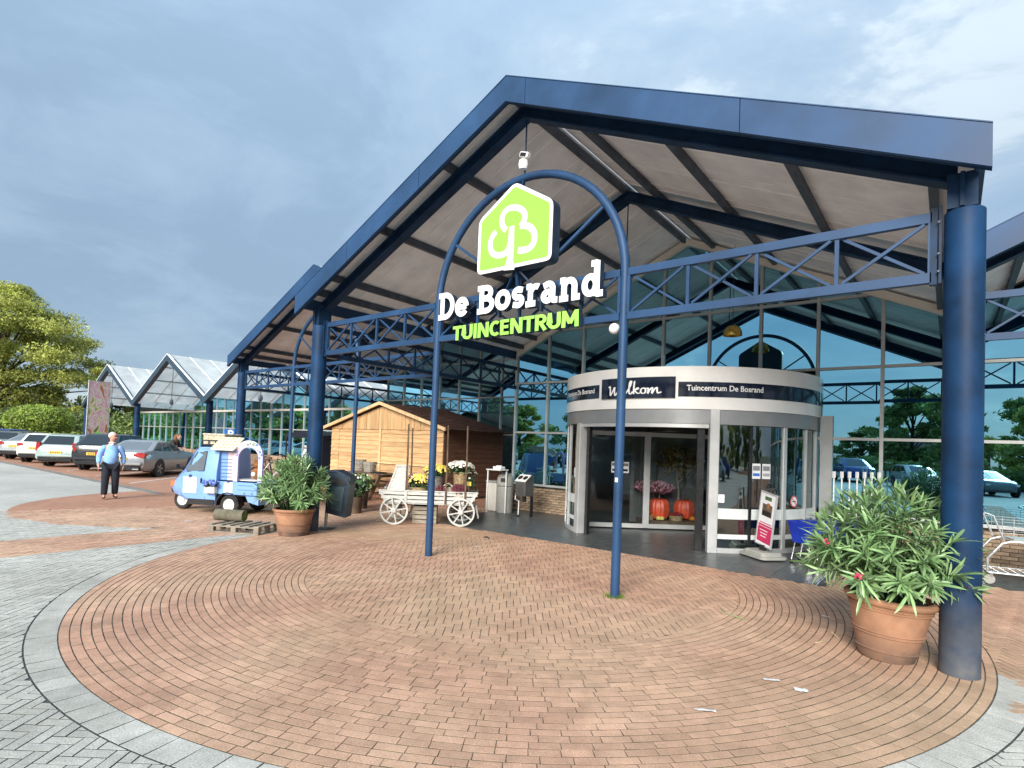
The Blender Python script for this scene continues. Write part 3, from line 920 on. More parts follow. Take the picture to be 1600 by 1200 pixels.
def canopy(bx, yf, yw, label, ridge_l=-1, skipR=False, skipL=False):
    """one gabled bay: bx = ridge x, yf = front frame, yw = glass front behind"""
    root = thing('canopy', label, 'canopy', (bx, yf, 0), group='blue gabled canopies of the garden centre')
    ax = 6.44                                     # roof underside at the ridge
    hw = 4.80
    yo = yf - 0.474
    # fascia boards, three to a slope
    for s in (-1, 1):
        if (s > 0 and skipR): lim = 4.72
        elif (s < 0 and skipL): lim = 4.72
        else: lim = hw
        cuts = [0, .32, 2.95, lim] if s > 0 else [0, 1.6, 3.3, lim]
        for a, b in zip(cuts[:-1], cuts[1:]):
            u0, u1 = a + (0.004 if a else 0), b - (0.004 if b < lim else 0)
            fb = MB()
            zz = lambda u: 6.48 - SL * u
            poly = [(bx + s * u0, zz(u0) - .33), (bx + s * u1, zz(u1) - .33), (bx + s * u1, zz(u1)), (bx + s * u0, zz(u0))]
            fb.extr(poly, 'y', yo, yo + .05)
            fb.build('fascia_board', M['blue'], root)
        tr = MB()
        tr.extr([(bx + s * .0, 6.483), (bx + s * lim, 6.483 - SL * lim), (bx + s * lim, 6.483 + .010 - SL * lim), (bx, 6.493)], 'y', yo - .006, yo + .14)
        tr.build('roof_edge_trim', M['blue'], root)
        fl = MB()                                  # fascia return under the boards
        fl.extr([(bx, 6.145), (bx + s * lim, 6.145 - SL * lim), (bx + s * lim, 6.185 - SL * lim), (bx, 6.185)], 'y', yo + .052, yo + .075)
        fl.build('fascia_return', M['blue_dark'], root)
    # roof sheets: 1 m wide panels with a raised joint and two ribs
    y = yo + .06
    while y < yw + .25:
        y2 = min(y + 1.02, yw + .26)
        for s in (-1, 1):
            pn = MB()
            pn.extr([(bx + s * .01, ax), (bx + s * 4.72, ax - SL * 4.72), (bx + s * 4.72, ax + .045 - SL * 4.72), (bx + s * .01, ax + .045)], 'y', y, y2 - .002)
            p = pn.build('roof_panel', M['soffit'], root)
            rb = MB()
            for f in (.0, .28):
                yy = y + f * 1.02
                if yy < y2 - .03:
                    rb.extr([(bx + s * .03, ax - .020), (bx + s * 4.70, ax - .020 - SL * 4.67), (bx + s * 4.70, ax - SL * 4.67 - .001), (bx + s * .03, ax - .001)], 'y', yy, yy + .030)
            rb.build('rib', M['rib'], p)
        y = y2
    # roof over the shop behind the glass
    bk = MB()
    for s in (-1, 1):
        bk.extr([(bx, ax + .002), (bx + s * 4.66, ax - SL * 4.66 + .002), (bx + s * 4.66, ax + .06 - SL * 4.66), (bx, ax + .06)], 'y', yw + .27, 24)
    bk.build('shop_roof', M['interior_wall'], root)
    # purlins
    for u in (-4.42, -4.0, -2.72, -1.30, -.06, .57, 1.80, 3.16, 4.42):
        pm = MB()
        z = ax - SL * abs(u) - .062
        pm.box((bx + u, (yo + .06 + yw) / 2, z), (0.075, yw - yo - .06, 0.115))
        pm.build('purlin', M['purlin'], root)
    # rafters: I sections at each frame
    yy = yf
    k = 0
    while yy < yw - .2:
        for s in (-1, 1):
            rf = MB()
            for (zo, h, w) in ((-.30, .022, .15), (-.128, .022, .15), (-.21, .15, .018)):
                z0 = ax + zo
                rf.extr([(bx + s * .0, z0 - h / 2), (bx + s * 4.60, z0 - h / 2 - SL * 4.60), (bx + s * 4.60, z0 + h / 2 - SL * 4.60), (bx, z0 + h / 2)], 'y', yy - w / 2, yy + w / 2)
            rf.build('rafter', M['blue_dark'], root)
        rd = MB()
        rd.cyl((bx, yy, 6.12), (bx, yy, 3.81 if k == 0 else 5.2), .011, seg=8)
        rd.build('tie_rod', M['blue_dark'], root)
        yy += 3.05; k += 1
    # columns with their heads
    for s in (-1, 1):
        if (s > 0 and skipR) or (s < 0 and skipL):
            continue
        c = MB()
        x = bx + s * 4.65
        c.lathe([(0, 0), (.137, 0), (.137, 3.775), (.128, 3.785), (0, 3.785)], (x, yf - .022, 0), 36)
        c.build('column', M['blue_col'], root, smooth=True)
        h = MB()
        h.box((x - s * .02, yf - .01, 3.93), (.20, .26, .285)); h.box((x - s * .02, yf - .155, 3.93), (.03, .03, .283))
        h.box((x - s * .16, yf, 3.53), (.02, .11, .66)); h.box((x - s * .205, yf, 3.53), (.05, .06, .66))
        h.build('column_head', M['blue_dark'], root)
        for z in (3.30, 3.45, 3.72):
            bl = MB(); bl.cyl((x - s * .17, yf - .055, z), (x - s * .17, yf - .070, z), .010, seg=6)
            bl.build('bolt', M['purlin'], root)
    zb, zt = 3.263, 3.78
    for (a, b, n) in ((-4.43, -1.603, 4), (-1.497, 1.497, 4), (1.603, 4.43, 4)):
        truss_x(root, bx + a, bx + b, yf, zb, zt, n, M['blue'])
    # slim posts bent into one arch
    ar = MB()
    pts = [(bx - 1.55, yf, 0), (bx - 1.55, yf, 2.0), (bx - 1.55, yf, 3.78)]
    for i in range(1, 32):
        t = PI - PI * i / 32
        pts.append((bx + 1.55 * math.cos(t), yf, 3.78 + 1.55 * math.sin(t)))
    pts += [(bx + 1.55, yf, 3.78), (bx + 1.55, yf, 2.0), (bx + 1.55, yf, 0)]
    ar.tube(pts, .053, 14)
    ap = ar.build('arch_frame', M['blue'], root, smooth=True)
    for a in (35, 145):
        st = MB()
        p0 = (bx + 1.52 * math.cos(R(a)), yf, 3.78 + 1.52 * math.sin(R(a)))
        p1 = (bx + .55 * math.cos(R(a)) * 1.0, yf, 3.95 + .25 * math.sin(R(a)))
        st.bar(p0, p1, .035, .035)
        st.build('arch_strut', M['blue'], ap)
    # side girders back to the shop
    for s in (-1, 1):
        if (s > 0 and skipR) or (s < 0 and skipL):
            continue
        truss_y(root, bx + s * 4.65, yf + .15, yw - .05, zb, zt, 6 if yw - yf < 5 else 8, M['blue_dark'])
    # eaves gutter
    for s in (-1, 1):
        if (s > 0 and skipR) or (s < 0 and skipL):
            continue
        gt = MB()
        gt.box((bx + s * 4.74, (yo + yw) / 2 + .05, 4.15), (.06, yw - yo, .20))
        gt.build('eaves_gutter', M['blue'], root)
    return root

can_main = canopy(0.0, 0.0, 6.0, 'front blue steel canopy with tall round columns and an arch carrying the lit sign')
can_left = canopy(-9.3, 3.1, 9.2, 'blue steel canopy set back above the timber hut', skipR=True)
can_right = canopy(9.3, 3.1, 6.0, 'blue canopy at the right edge behind the thick column', skipL=True)

# --- greenhouse bays with see-through roofs
def greenhouse(bx, label, endL=True):
    yf, yw = 6.1, 9.2
    root = thing('greenhouse_gable', label, 'greenhouse', (bx, yf, 0), group='glazed gables beyond the canopies')
    ze, zp = 3.47, 5.80
    s_ = (zp - ze) / 4.65
    yo = yf - .30
    for s in (-1, 1):
        f = MB()
        f.extr([(bx, zp - .34), (bx + s * 4.65, ze - .34), (bx + s * 4.65, ze), (bx, zp)], 'y', yo, yo + .22)
        f.build('fascia_board', M['slate'], root)
        t = MB()
        t.extr([(bx, zp + .002), (bx + s * 4.65, ze + .002), (bx + s * 4.65, ze + .035), (bx, zp + .035)], 'y', yo - .006, yo + .03)
        t.build('roof_edge_trim', M['rib'], root)
        n = 9
        for k in range(n):
            y0 = yo + .10 + k * 1.05
            p = MB()
            p.extr([(bx + s * .01, zp - .02), (bx + s * 4.64, ze - .02), (bx + s * 4.64, ze - .004), (bx + s * .01, zp - .004)], 'y', y0 + .02, y0 + 1.03)
            p.build('roof_panel', M['poly'], root)
            b = MB()
            b.extr([(bx, zp - .05), (bx + s * 4.64, ze - .05), (bx + s * 4.64, ze + .015), (bx, zp + .015)], 'y', y0 - .022, y0 + .018)
            b.build('glazing_bar', M['rib'], root)
        for u in (1.0, 2.3, 3.6):
            pu = MB()
            pu.box((bx + s * u, (yo + yw) / 2 + .2, zp - s_ * u - .10), (.06, yw - yo - .1, .08))
            pu.build('purlin', M['alu_grey'], root)
    rd = MB(); rd.cyl((bx, yf + .05, zp - .3), (bx, yf + .05, 3.35), .02, seg=6); rd.sphere((bx, yf + .05, 3.3), .10, 8, 6, (1, 1, 1.6)); rd.build('tie_rod', M['purlin'], root)
    for s in ((-1, 1) if endL else (1,)):
        if s > 0 and bx > -19:
            continue
        c = MB(); c.lathe([(0, 0), (.15, 0), (.15, ze - .18), (0, ze - .18)], (bx + s * 4.65, yf, 0), 24)
        c.build('column', M['blue_col'], root, smooth=True)
    bm_ = MB(); bm_.box((bx, yw - .05, ze - .42), (9.25, .10, .10)); bm_.build('eaves_beam', M['white_trim'], root)
    return root
greenhouse(-18.6, 'white roofed greenhouse gable half hidden behind the hut canopy')
greenhouse(-27.9, 'white roofed greenhouse gable standing above the parked grey saloon', endL=False)
greenhouse(-37.2, 'end greenhouse gable with a flower banner hanging before it')

# --- glass fronts
def wall_panes(root, x0, x1, y, n, rows, top, sill, wallmat, bricks=True, skip=None):
    """mullioned glass front from x0 to x1; top(x) gives the head height"""
    w = (x1 - x0) / n
    for k in range(n + 1):
        x = x0 + k * w
        segs = [(sill, top(x) - .03)]
        if skip and skip[0] < x < skip[1]:
            segs = [(skip[2], top(x) - .03)]
        for a, b in segs:
            m = MB(); m.box((x, y, (a + b) / 2), (.055, .10, b - a)); m.build('mullion', M['alu_grey'], root)
    for z in rows[:]:
        tr = MB()
        xa, xb = x0, x1
        if skip and z < skip[2]:
            tr.box(((x0 + skip[0]) / 2, y - .003, z), (skip[0] - x0, .085, .05)); tr.build('transom', M['alu_grey'], root); tr = MB(); tr.box(((x1 + skip[1]) / 2, y - .003, z), (x1 - skip[1], .085, .05))
        else:
            # only where the gable is higher than this rail
            xs = [x0 + (x1 - x0) * i / 200 for i in range(201) if top(x0 + (x1 - x0) * i / 200) > z + .05]
            if not xs: continue
            tr.box(((xs[0] + xs[-1]) / 2, y - .003, z), (xs[-1] - xs[0], .085, .05))
        tr.build('transom', M['alu_grey'], root)
    zs = [sill] + rows + [99]
    for k in range(n):
        a, b = x0 + k * w + .027, x0 + (k + 1) * w - .027
        for z0, z1 in zip(zs[:-1], zs[1:]):
            if skip and a > skip[0] - .3 and b < skip[1] + .3 and z0 < skip[2] - .3:
                continue
            if skip and z0 < skip[2] and z1 <= skip[2] + .01 and b > skip[0] + .2 and a < skip[1] - .2:
                continue
            lo = z0 + .026
            ta, tb, tm = min(z1 - .026, top(a) - .05), min(z1 - .026, top(b) - .05), None
            if max(ta, tb) < lo + .05:
                continue
            poly = [(a, lo), (b, lo)]
            if tb > lo: poly.append((b, tb))
            xm = (x0 + x1) / 2
            if a < xm < b: poly.append((xm, min(z1 - .026, top(xm) - .05)))
            if ta > lo: poly.append((a, ta))
            # a pane is never perfectly true to its neighbours
            ex, ez = random.gauss(0, .0016), random.gauss(0, .0016)
            cx, cz = (a + b) / 2, lo
            p = MB()
            def pt(q, d): return (q[0], y + d + ex * (q[0] - cx) + ez * (q[1] - cz), q[1])
            nn = len(poly)
            p.add([pt(q, .0) for q in poly], [tuple(range(nn))])
            p.build('pane', M['glass'], root)

def brick_parapet(root, x0, x1, y, h, limit):
    mo = MB(); mo.box(((x0 + x1) / 2, y + .06, h / 2), (x1 - x0, .10, h)); mo.build('parapet', M['mortar'], root)
    par = root.children[-1] if False else bpy.data.objects[[c.name for c in root.children if c.name.startswith('parapet')][-1]]
    bme = MB().bbox((0, 0, 0), (.20, .02, .05), .003).mesh('brick', M['wallbrick'])
    off = OFF[par.name]
    rows = int(h / .062)
    rest = MB(); n = 0
    for r in range(rows):
        x = x0 + (.105 if r % 2 else 0)
        while x < x1 - .05:
            cx = x + .1; cz = .032 + r * .062
            if cx + .1 <= x1 + .02:
                if n < limit and in_view(cx, y, 0):
                    o = link('brick', bme, par); o.location = (cx - off[0], y + .008 + random.uniform(-.002, .002) - off[1], cz - off[2]); n += 1
                else:
                    rest.box((cx, y + .008, cz), (.20, .02, .05))
            x += .21
    if rest.v:
        tag(rest.build('bricks_beyond', M['wallbrick'], par), kind='stuff')
    s = MB(); s.box(((x0 + x1) / 2, y - .01, h + .03), (x1 - x0, .16, .05)); s.build('window_sill', M['alu'], root)

M['wallbrick'] = mat('buff_brick', (0.33, 0.235, 0.16), 0.85, var=0.2, scale=9, rnd=0.3, bump=0.3, bscale=70)
gt = lambda ax, bx, sl=SL: (lambda x: ax - sl * abs(x - bx))
gw = thing('glass_front', 'tall glass front round the revolving door with a buff brick base', 'glass wall', (0, 6.0, 0))
wall_panes(gw, -4.65, 4.65, 6.0, 9, [2.06, 3.37, 4.69], gt(6.36, 0), .72, None, skip=(-2.62, 2.62, 3.2))
brick_parapet(gw, -4.65, -2.6, 6.0, .67, 120)
brick_parapet(gw, 2.95, 4.65, 6.0, .67, 120)
for s in (-1, 1):
    hd = MB(); hd.extr([(0, 6.25), (s * 4.62, 6.25 - SL * 4.62), (s * 4.62, 6.40 - SL * 4.62), (0, 6.40)], 'y', 5.90, 5.995)
    hd.build('gable_head', M['white_trim'], gw)
    jm = MB(); jm.box((s * 2.76, 6.0, 1.24), (.20, .14, 2.48)); jm.build('jamb', M['alu_grey'], gw)
gr = thing('glass_front', 'glass front behind the chrome trolleys at the right edge', 'glass wall', (9.3, 6.0, 0))
wall_panes(gr, 4.71, 13.95, 6.0, 9, [2.06, 3.37, 4.69], gt(6.36, 9.3), .72, None)
brick_parapet(gr, 4.71, 13.95, 6.0, .67, 100)
gs = thing('glass_front', 'glass wall running back into shade beside the hut', 'glass wall', (-4.65, 7.6, 0))
sp = MB()
for k in range(4):
    yy = 6.05 + k * 1.05
    sp.box((-4.65, yy, 2.3), (.08, .055, 3.2))
sp.build('mullion', M['alu_grey'], gs)
for k in range(3):
    p = MB(); p.quad((-4.65, 6.08 + k * 1.05, .72), (-4.65, 7.07 + k * 1.05, .72), (-4.65, 7.07 + k * 1.05, 3.9), (-4.65, 6.08 + k * 1.05, 3.9)); p.build('pane', M['glass'], gs)
pb = MB(); pb.box((-4.6, 7.6, .35), (.10, 3.1, .70)); pb.build('parapet', M['wallbrick'], gs)
gl = thing('glass_front', 'glass front under the set back canopy, behind the hut', 'glass wall', (-9.3, 9.2, 0))
wall_panes(gl, -13.95, -4.71, 9.2, 9, [2.06, 3.37, 4.69], gt(6.36, -9.3), .72, None)
pb = MB(); pb.box((-9.3, 9.24, .35), (9.24, .10, .70)); pb.build('parapet', M['wallbrick'], gl)
for s in (-1, 1):
    hd = MB(); hd.extr([(-9.3, 6.25), (-9.3 + s * 4.62, 6.25 - SL * 4.62), (-9.3 + s * 4.62, 6.40 - SL * 4.62), (-9.3, 6.40)], 'y', 9.10, 9.195)
    hd.build('gable_head', M['white_trim'], gl)
for bx, lab in ((-18.6, 'greenhouse glass front behind the parking sign and blue three-wheeler'), (-27.9, 'greenhouse glass front behind the parked grey saloon'), (-37.2, 'end greenhouse glass front beyond the flower banner')):
    g = thing('glass_front', lab, 'glass wall', (bx, 9.2, 0))
    if bx < -37:
        wall_panes(g, bx - 4.6, bx + 4.6, 9.2, 9, [2.06, 3.0], (lambda x: 3.06), .72, None)
    else:
        wall_panes(g, bx - 4.6, bx + 4.6, 9.2, 9, [2.06, 3.05], (lambda b: (lambda x: 5.74 - .5011 * abs(x - b)))(bx), .72, None)
    pb = MB(); pb.box((bx, 9.24, .35), (9.24, .10, .70)); pb.build('parapet', M['wallbrick'], g)
    for i in range(0):
        pass
# the shop inside: a floor and the back wall, dim behind the glass
sheet('shop_floor', [(-41.7, 9.3), (-4.7, 9.3), (-4.7, 6.05), (13.9, 6.05), (13.9, 24), (-41.7, 24)], 0.0, M['interior_floor'])
bw = MB(); bw.box((-13.9, 24.1, 3.2), (55.8, .2, 6.4)); bw.box((13.98, 15, 2), (.1, 18, 4)); bw.box((-41.8, 16.7, 1.7), (.1, 14.8, 3.4))
tag(bw.build('shop_wall', M['interior_wall']), kind='structure')
# ================================================================== SIGNS AND LETTERING
def arc(cx, cy, rx, ry, a0, a1, n=18):
    return [(cx + rx * math.cos(R(a0 + (a1 - a0) * i / n)), cy + ry * math.sin(R(a0 + (a1 - a0) * i / n))) for i in range(n + 1)]

def stroke(mb, pts, w, y0, y1, T, closed=False, mi_f=0, mi_s=1, w2=None):
    """flat letter stroke of width w along pts, pushed out from y1 (back) to y0 (front)"""
    n = len(pts)
    L = []; Rr = []
    for i in range(n):
        if closed:
            a, b = pts[i - 1], pts[(i + 1) % n]
        else:
            a, b = pts[max(i - 1, 0)], pts[min(i + 1, n - 1)]
        dx, dy = b[0] - a[0], b[1] - a[1]; l = math.hypot(dx, dy) + 1e-9
        # mitre
        k = 1.0
        if 0 < i < n - 1 or closed:
            p, q = pts[i - 1], pts[(i + 1) % n]
            d1 = Vector((pts[i][0] - p[0], pts[i][1] - p[1])).normalized(); d2 = Vector((q[0] - pts[i][0], q[1] - pts[i][1])).normalized()
            k = 1 / max(.6, math.sqrt(max(.05, (1 + d1.dot(d2)) / 2)))
        ww = w if w2 is None else w + (w2 - w) * i / (n - 1)
        nx, ny = -dy / l * ww / 2 * k, dx / l * ww / 2 * k
        L.append((pts[i][0] + nx, pts[i][1] + ny)); Rr.append((pts[i][0] - nx, pts[i][1] - ny))
    m = n if closed else n - 1
    vs = []
    for i in range(n):
        for (u, v) in (L[i], Rr[i]):
            vs.append(T(u, v, y0)); vs.append(T(u, v, y1))
    ff, fs = [], []
    for i in range(m):
        j = (i + 1) % n
        a, b = 4 * i, 4 * j
        ff.append((a, b, b + 2, a + 2))
        fs += [(a, a + 1, b + 1, b), (a + 2, b + 2, b + 3, a + 3), (a + 1, a + 3, b + 3, b + 1)]
    if not closed:
        fs += [(0, 2, 3, 1), (4 * n - 4, 4 * n - 3, 4 * n - 1, 4 * n - 2)]
    mb.add(vs, ff, mi_f)
    mb.v_off = len(vs)
    b0 = len(mb.v) - len(vs)
    mb.f += [tuple(i + b0 for i in q) for q in fs]; mb.mi += [mi_s] * len(fs)

# bold slab letters, unit: cap height 1, x height .72
def slab(x, y, w):           # a serif bar
    return [(x - w / 2, y), (x + w / 2, y)]
S = .21
XH = .74
GL = {
 'D': (.82, [[(.20, 0), (.20, 1)], [(.0, .075), (.30, .075)], [(.0, .925), (.30, .925)], [(.25, .075)] + arc(.34, .5, .37, .425, -90, 90) + [(.25, .925)]]),
 'B': (.78, [[(.20, 0), (.20, 1)], [(.0, .075), (.30, .075)], [(.0, .925), (.30, .925)], [(.25, .92)] + arc(.38, .73, .23, .19, 90, -90) + [(.25, .54)], [(.25, .53)] + arc(.40, .30, .28, .225, 90, -90) + [(.25, .075)]]),
 'e': (.66, [arc(.33, XH / 2, .235, XH / 2 - .10, 2, 325, 26), [(.12, XH / 2), (.56, XH / 2)]]),
 'o': (.68, [('c', arc(.34, XH / 2, .24, XH / 2 - .10, 0, 345, 23))]),
 's': (.56, [[(.47, XH - .14)] + arc(.28, XH - .24, .165, .145, 60, 250, 12) + arc(.28, .235, .165, .145, 70, -120, 12) + [(.07, .13)]]),
 'r': (.56, [[(.19, 0), (.19, XH)], [(.0, .07), (.40, .07)], [(.02, XH - .07), (.22, XH - .07)], arc(.40, XH - .30, .20, .21, 165, 55, 10)]),
 'a': (.68, [[(.11, XH - .15)] + arc(.30, XH - .26, .17, .17, 120, 0, 10) + [(.47, .20)] + arc(.55, .16, .08, .08, 180, 270, 5) + [(.66, .08)], ('c', arc(.27, .24, .155, .145, 0, 345, 20))]),
 'n': (.78, [[(.18, 0), (.18, XH)], [(.0, .07), (.34, .07)], [(.02, XH - .07), (.22, XH - .07)], arc(.37, XH - .30, .19, .21, 165, 0, 12) + [(.56, .0)], [(.46, .07), (.76, .07)]]),
 'd': (.78, [('c', arc(.30, XH / 2, .20, XH / 2 - .10, 0, 345, 23)), [(.52, 0), (.52, 1.12)], [(.32, 1.05), (.55, 1.05)], [(.50, .07), (.74, .07)]]),
}
sans = {
 'T': (.62, [[(.31, 0), (.31, .9)], [(.0, .90), (.62, .90)]]),
 'U': (.68, [[(.10, 1), (.10, .34)] + arc(.34, .34, .24, .24, 180, 360, 12) + [(.58, 1)]]),
 'I': (.24, [[(.12, 0), (.12, 1)]]),
 'N': (.70, [[(.10, 0), (.10, 1)], [(.12, .97), (.58, .03)], [(.60, 0), (.60, 1)]]),
 'C': (.62, [arc(.37, .5, .27, .40, 50, 310, 18)]),
 'E': (.56, [[(.10, 0), (.10, 1)], [(.10, .10), (.52, .10)], [(.10, .52), (.48, .52)], [(.10, .90), (.52, .90)]]),
 'R': (.64, [[(.10, 0), (.10, 1)], [(.10, .90), (.30, .90)] + arc(.32, .69, .20, .21, 90, -90, 10) + [(.10, .48)], [(.30, .46), (.56, .0)]]),
 'M': (.86, [[(.10, 0), (.12, 1)], [(.13, .95), (.43, .22)], [(.43, .22), (.73, .95)], [(.74, 1), (.76, 0)]]),
}
def write(root, text, font, x0, x1, z0, h, yf, depth, w, mats, part='letter', skew=0.0):
    tot = sum((.34 if c == ' ' else font[c][0]) for c in text)
    gaps = len(text) - 1
    sp = .045
    k = (x1 - x0) / (tot + sp * gaps)
    x = x0
    for c in text:
        if c == ' ':
            x += (.34 + sp) * k; continue
        adv, strokes = font[c]
        mb = MB()
        for i, s in enumerate(strokes):
            closed = isinstance(s, tuple)
            pts = s[1] if closed else s
            def T(u, v, y, x=x):
                return (x + u * k + skew * v * h, y, z0 + v * h)
            # strokes overlap: each lies a hair behind the one before
            P = [(p[0], p[1]) for p in pts]
            # keep stroke weight even although k differs from h
            def T2(u, v, y):
                return T(u, v, y)
            stroke(mb, P, w, yf + i * .0007, yf + depth, T2, closed)
        mb.build(part, mats, root)
        x += (adv + sp) * k

ls = thing('letter_sign', 'bold white slab letters spelling De Bosrand on the lattice girder', 'sign', (0, -.15, 3.5))
write(ls, 'De Bosrand', GL, -1.36, 1.38, 3.50, .375, -.19, .10, S, [M['white_text'], M['side_dark']])
br_ = MB()
for x in (-1.0, -.3, .4, 1.0):
    br_.box((x, -.06, 3.60), (.03, .06, .30))
br_.build('bracket', M['side_dark'], ls)
ls2 = thing('letter_sign', 'small lime green capitals spelling TUINCENTRUM below the white letters', 'sign', (0, -.15, 3.16))
write(ls2, 'TUINCENTRUM', sans, -1.05, 1.05, 3.165, .205, -.19, .09, .20, [M['lime_letter'], M['side_dark']])
br_ = MB()
for x in (-.7, 0, .7):
    br_.box((x, -.055, 3.21), (.03, .05, .09))
br_.build('bracket', M['side_dark'], ls2)

# the house-shaped light box with its tree emblem
lg = thing('logo_sign', 'green house-shaped box sign with white tree emblem under the arch', 'sign', (0, -.15, 4.0))
def round_poly(pts, r, n=5):
    out = []
    N = len(pts)
    for i in range(N):
        p, a, b = Vector(pts[i]), Vector(pts[i - 1]), Vector(pts[(i + 1) % N])
        d1, d2 = (a - p).normalized(), (b - p).normalized()
        rr = min(r, (a - p).length * .45, (b - p).length * .45)
        s, e_ = p + d1 * rr, p + d2 * rr
        for k in range(n + 1):
            t = k / n
            out.append(tuple(s * (1 - t) ** 2 + p * 2 * t * (1 - t) + e_ * t * t))
    return out
def house(o, r):
    return round_poly([(-.625 + o, 4.04 + o), (.625 - o, 4.04 + o), (.625 - o, 4.81 - o * .55), (.0, 5.20 - o * 1.15), (-.625 + o, 4.81 - o * .55)], r)
bx_ = MB(); bx_.extr(house(0, .09), 'y', -.19, -.03); bx_.build('sign_box', M['side_dark'], lg)
f1 = MB(); f1.extr(house(.004, .088), 'y', -.196, -.1905); f1.build('white_border', M['white_text'], lg)
f2 = MB(); f2.extr(house(.052, .05), 'y', -.1995, -.1965); f2.build('green_face', M['lime'], lg)
def Lz(x, y):
    u = (x - 318) / 432.0
    v = (740 - 120 * u - y) / (315 + 15 * u)
    return ((u - .5) * 1.25, 4.04 + v * .77)
def bez(P, n=10):
    out = []
    for i in range(0, len(P) - 3, 3):
        p = [Vector(q) for q in P[i:i + 4]]
        for k in range(n + (1 if i + 4 >= len(P) else 0)):
            t = k / n
            out.append(tuple(p[0] * (1 - t) ** 3 + p[1] * 3 * t * (1 - t) ** 2 + p[2] * 3 * t * t * (1 - t) + p[3] * t ** 3))
    return out
em = MB()
Ty = lambda u, v, y: (u, y, v)
def emb(P, w, k, w2=None):
    stroke(em, [Lz(*p) for p in P], w, -.2035 + k * .0006, -.1990, Ty, w2=w2)
emb(bez([(432, 484), (395, 510), (388, 575), (412, 603), (440, 626), (500, 618), (515, 560), (524, 520), (524, 480), (524, 446)]), .076, 0, .085)
emb(bez([(492, 470), (445, 445), (455, 345), (530, 340), (600, 338), (620, 395), (574, 442)]), .078, 1)
emb(bez([(574, 442), (640, 425), (668, 480), (652, 530), (640, 570), (600, 580), (565, 578)]), .085, 2)
emb([(524, 450), (524, 560), (520, 640)], .080, 3, .105)
emb([(520, 638), (518, 665), (516, 692)], .105, 4, .185)
em.build('tree_emblem', [M['white_text'], M['white_text']], lg)
hg = MB()
hg.bar((0, -.1, 4.04), (0, -.05, 3.80), .04, .04); hg.bar((-.02, -.1, 4.05), (-.22, -.03, 3.82), .025, .025); hg.bar((.02, -.1, 4.05), (.22, -.03, 3.82), .025, .025)
hg.bar((0, -.06, 5.18), (0, -.01, 5.30), .03, .03)
hg.build('bracket', M['blue_dark'], lg)

# camera on the tie rod and a globe lamp on the slim post
sc_ = thing('security_camera', 'white twin head security camera on the rod above the arch', 'camera', (.0, -.02, 5.5))
b = MB(); b.lathe([(0, 0), (.055, .0), (.07, .06), (.06, .12), (0, .13)], (.0, -.04, 5.43), 16); b.build('dome_housing', M['white'], sc_, smooth=True)
b = MB(); b.T = Matrix.Translation((.02, -.04, 5.62)) @ Matrix.Rotation(R(20), 4, 'Y'); b.bbox((0, 0, 0), (.15, .08, .075), .012); b.build('camera_body', M['white'], sc_)
b = MB(); b.T = Matrix.Translation((.02, -.082, 5.615)) @ Matrix.Rotation(R(20), 4, 'Y'); b.box((0, 0, 0), (.10, .01, .045)); b.build('lens_window', M['black_gloss'], sc_)
def globe(x, y, z, lab):
    g = thing('globe_lamp', lab, 'lamp', (x, y, z), group='white globe lamps on the slim posts')
    b = MB(); b.sphere((x, y, z), .065, 16, 10); b.build('globe', M['lampglass'], g, smooth=True)
    b = MB(); b.cyl((x + .06, y, z), (x + .10, y, z), .035, seg=12); b.build('lamp_base', M['alu_grey'], g)
globe(1.43, -.0, 3.13, 'white globe lamp on the slim post right of the green letters')
pe = thing('pendant_lamp', 'brass dome pendant lamp above the revolving door', 'lamp', (1.29, 5.0, 4.0))
b = MB(); b.lathe([(.17, 0), (.172, .03), (.165, .08), (.13, .15), (.07, .19), (0, .20)], (1.29, 5.0, 3.96), 24); b.build('shade', M['gold'], pe, smooth=True)
b = MB(); b.cyl((1.29, 5.0, 4.15), (1.29, 5.0, 5.7), .006, seg=6); b.build('cord', M['black'], pe)

# ================================================================== REVOLVING DOOR
DC = (0.05, 6.0)
rd = thing('revolving_door', 'wide round revolving door drum with white fascia and glass sides', 'revolving door', (DC[0], DC[1], 0))
def ringpart(name, m, r0, r1, z0, z1, a0, a1, seg=40, par=rd):
    b = MB(); b.ring(DC, r0, r1, z0, z1, R(a0), R(a1), seg)
    return b.build(name, m, par, smooth=25)
fas = ringpart('fascia', M['white'], 2.45, 2.60, 2.452, 3.20, -181, 1, 96)
ringpart('header', M['grey_band'], 2.40, 2.575, 2.20, 2.450, -181, 1, 96)
b = MB(); b.lathe([(0, 3.14), (2.46, 3.14), (2.46, 3.10), (0, 3.10)], (DC[0], DC[1], 0), 64); b.build('drum_roof', M['grey_band'], rd)
b = MB(); b.lathe([(0, 2.215), (2.41, 2.215)], (DC[0], DC[1], 0), 64); b.build('ceiling', M['interior_wall'], rd)
ringpart('name_band', M['navy'], 2.598, 2.606, 2.665, 2.925, -72.4, -1, 60, rd)
ringpart('name_band', M['navy'], 2.598, 2.606, 2.665, 2.925, -179, -107.2, 60, rd)
wk = ringpart('welcome_panel', M['navy'], 2.606, 2.632, 2.64, 3.015, -105.2, -73.4, 30, rd)
def text_mesh(s, size, bold=0.0, res=4):
    cu = bpy.data.curves.new('text', 'FONT'); cu.body = s; cu.size = size; cu.offset = bold; cu.resolution_u = res
    o = bpy.data.objects.new('text', cu); COL.objects.link(o)
    dg = bpy.context.evaluated_depsgraph_get()
    me = bpy.data.meshes.new_from_object(o.evaluated_get(dg))
    bpy.data.objects.remove(o); bpy.data.curves.remove(cu)
    return me
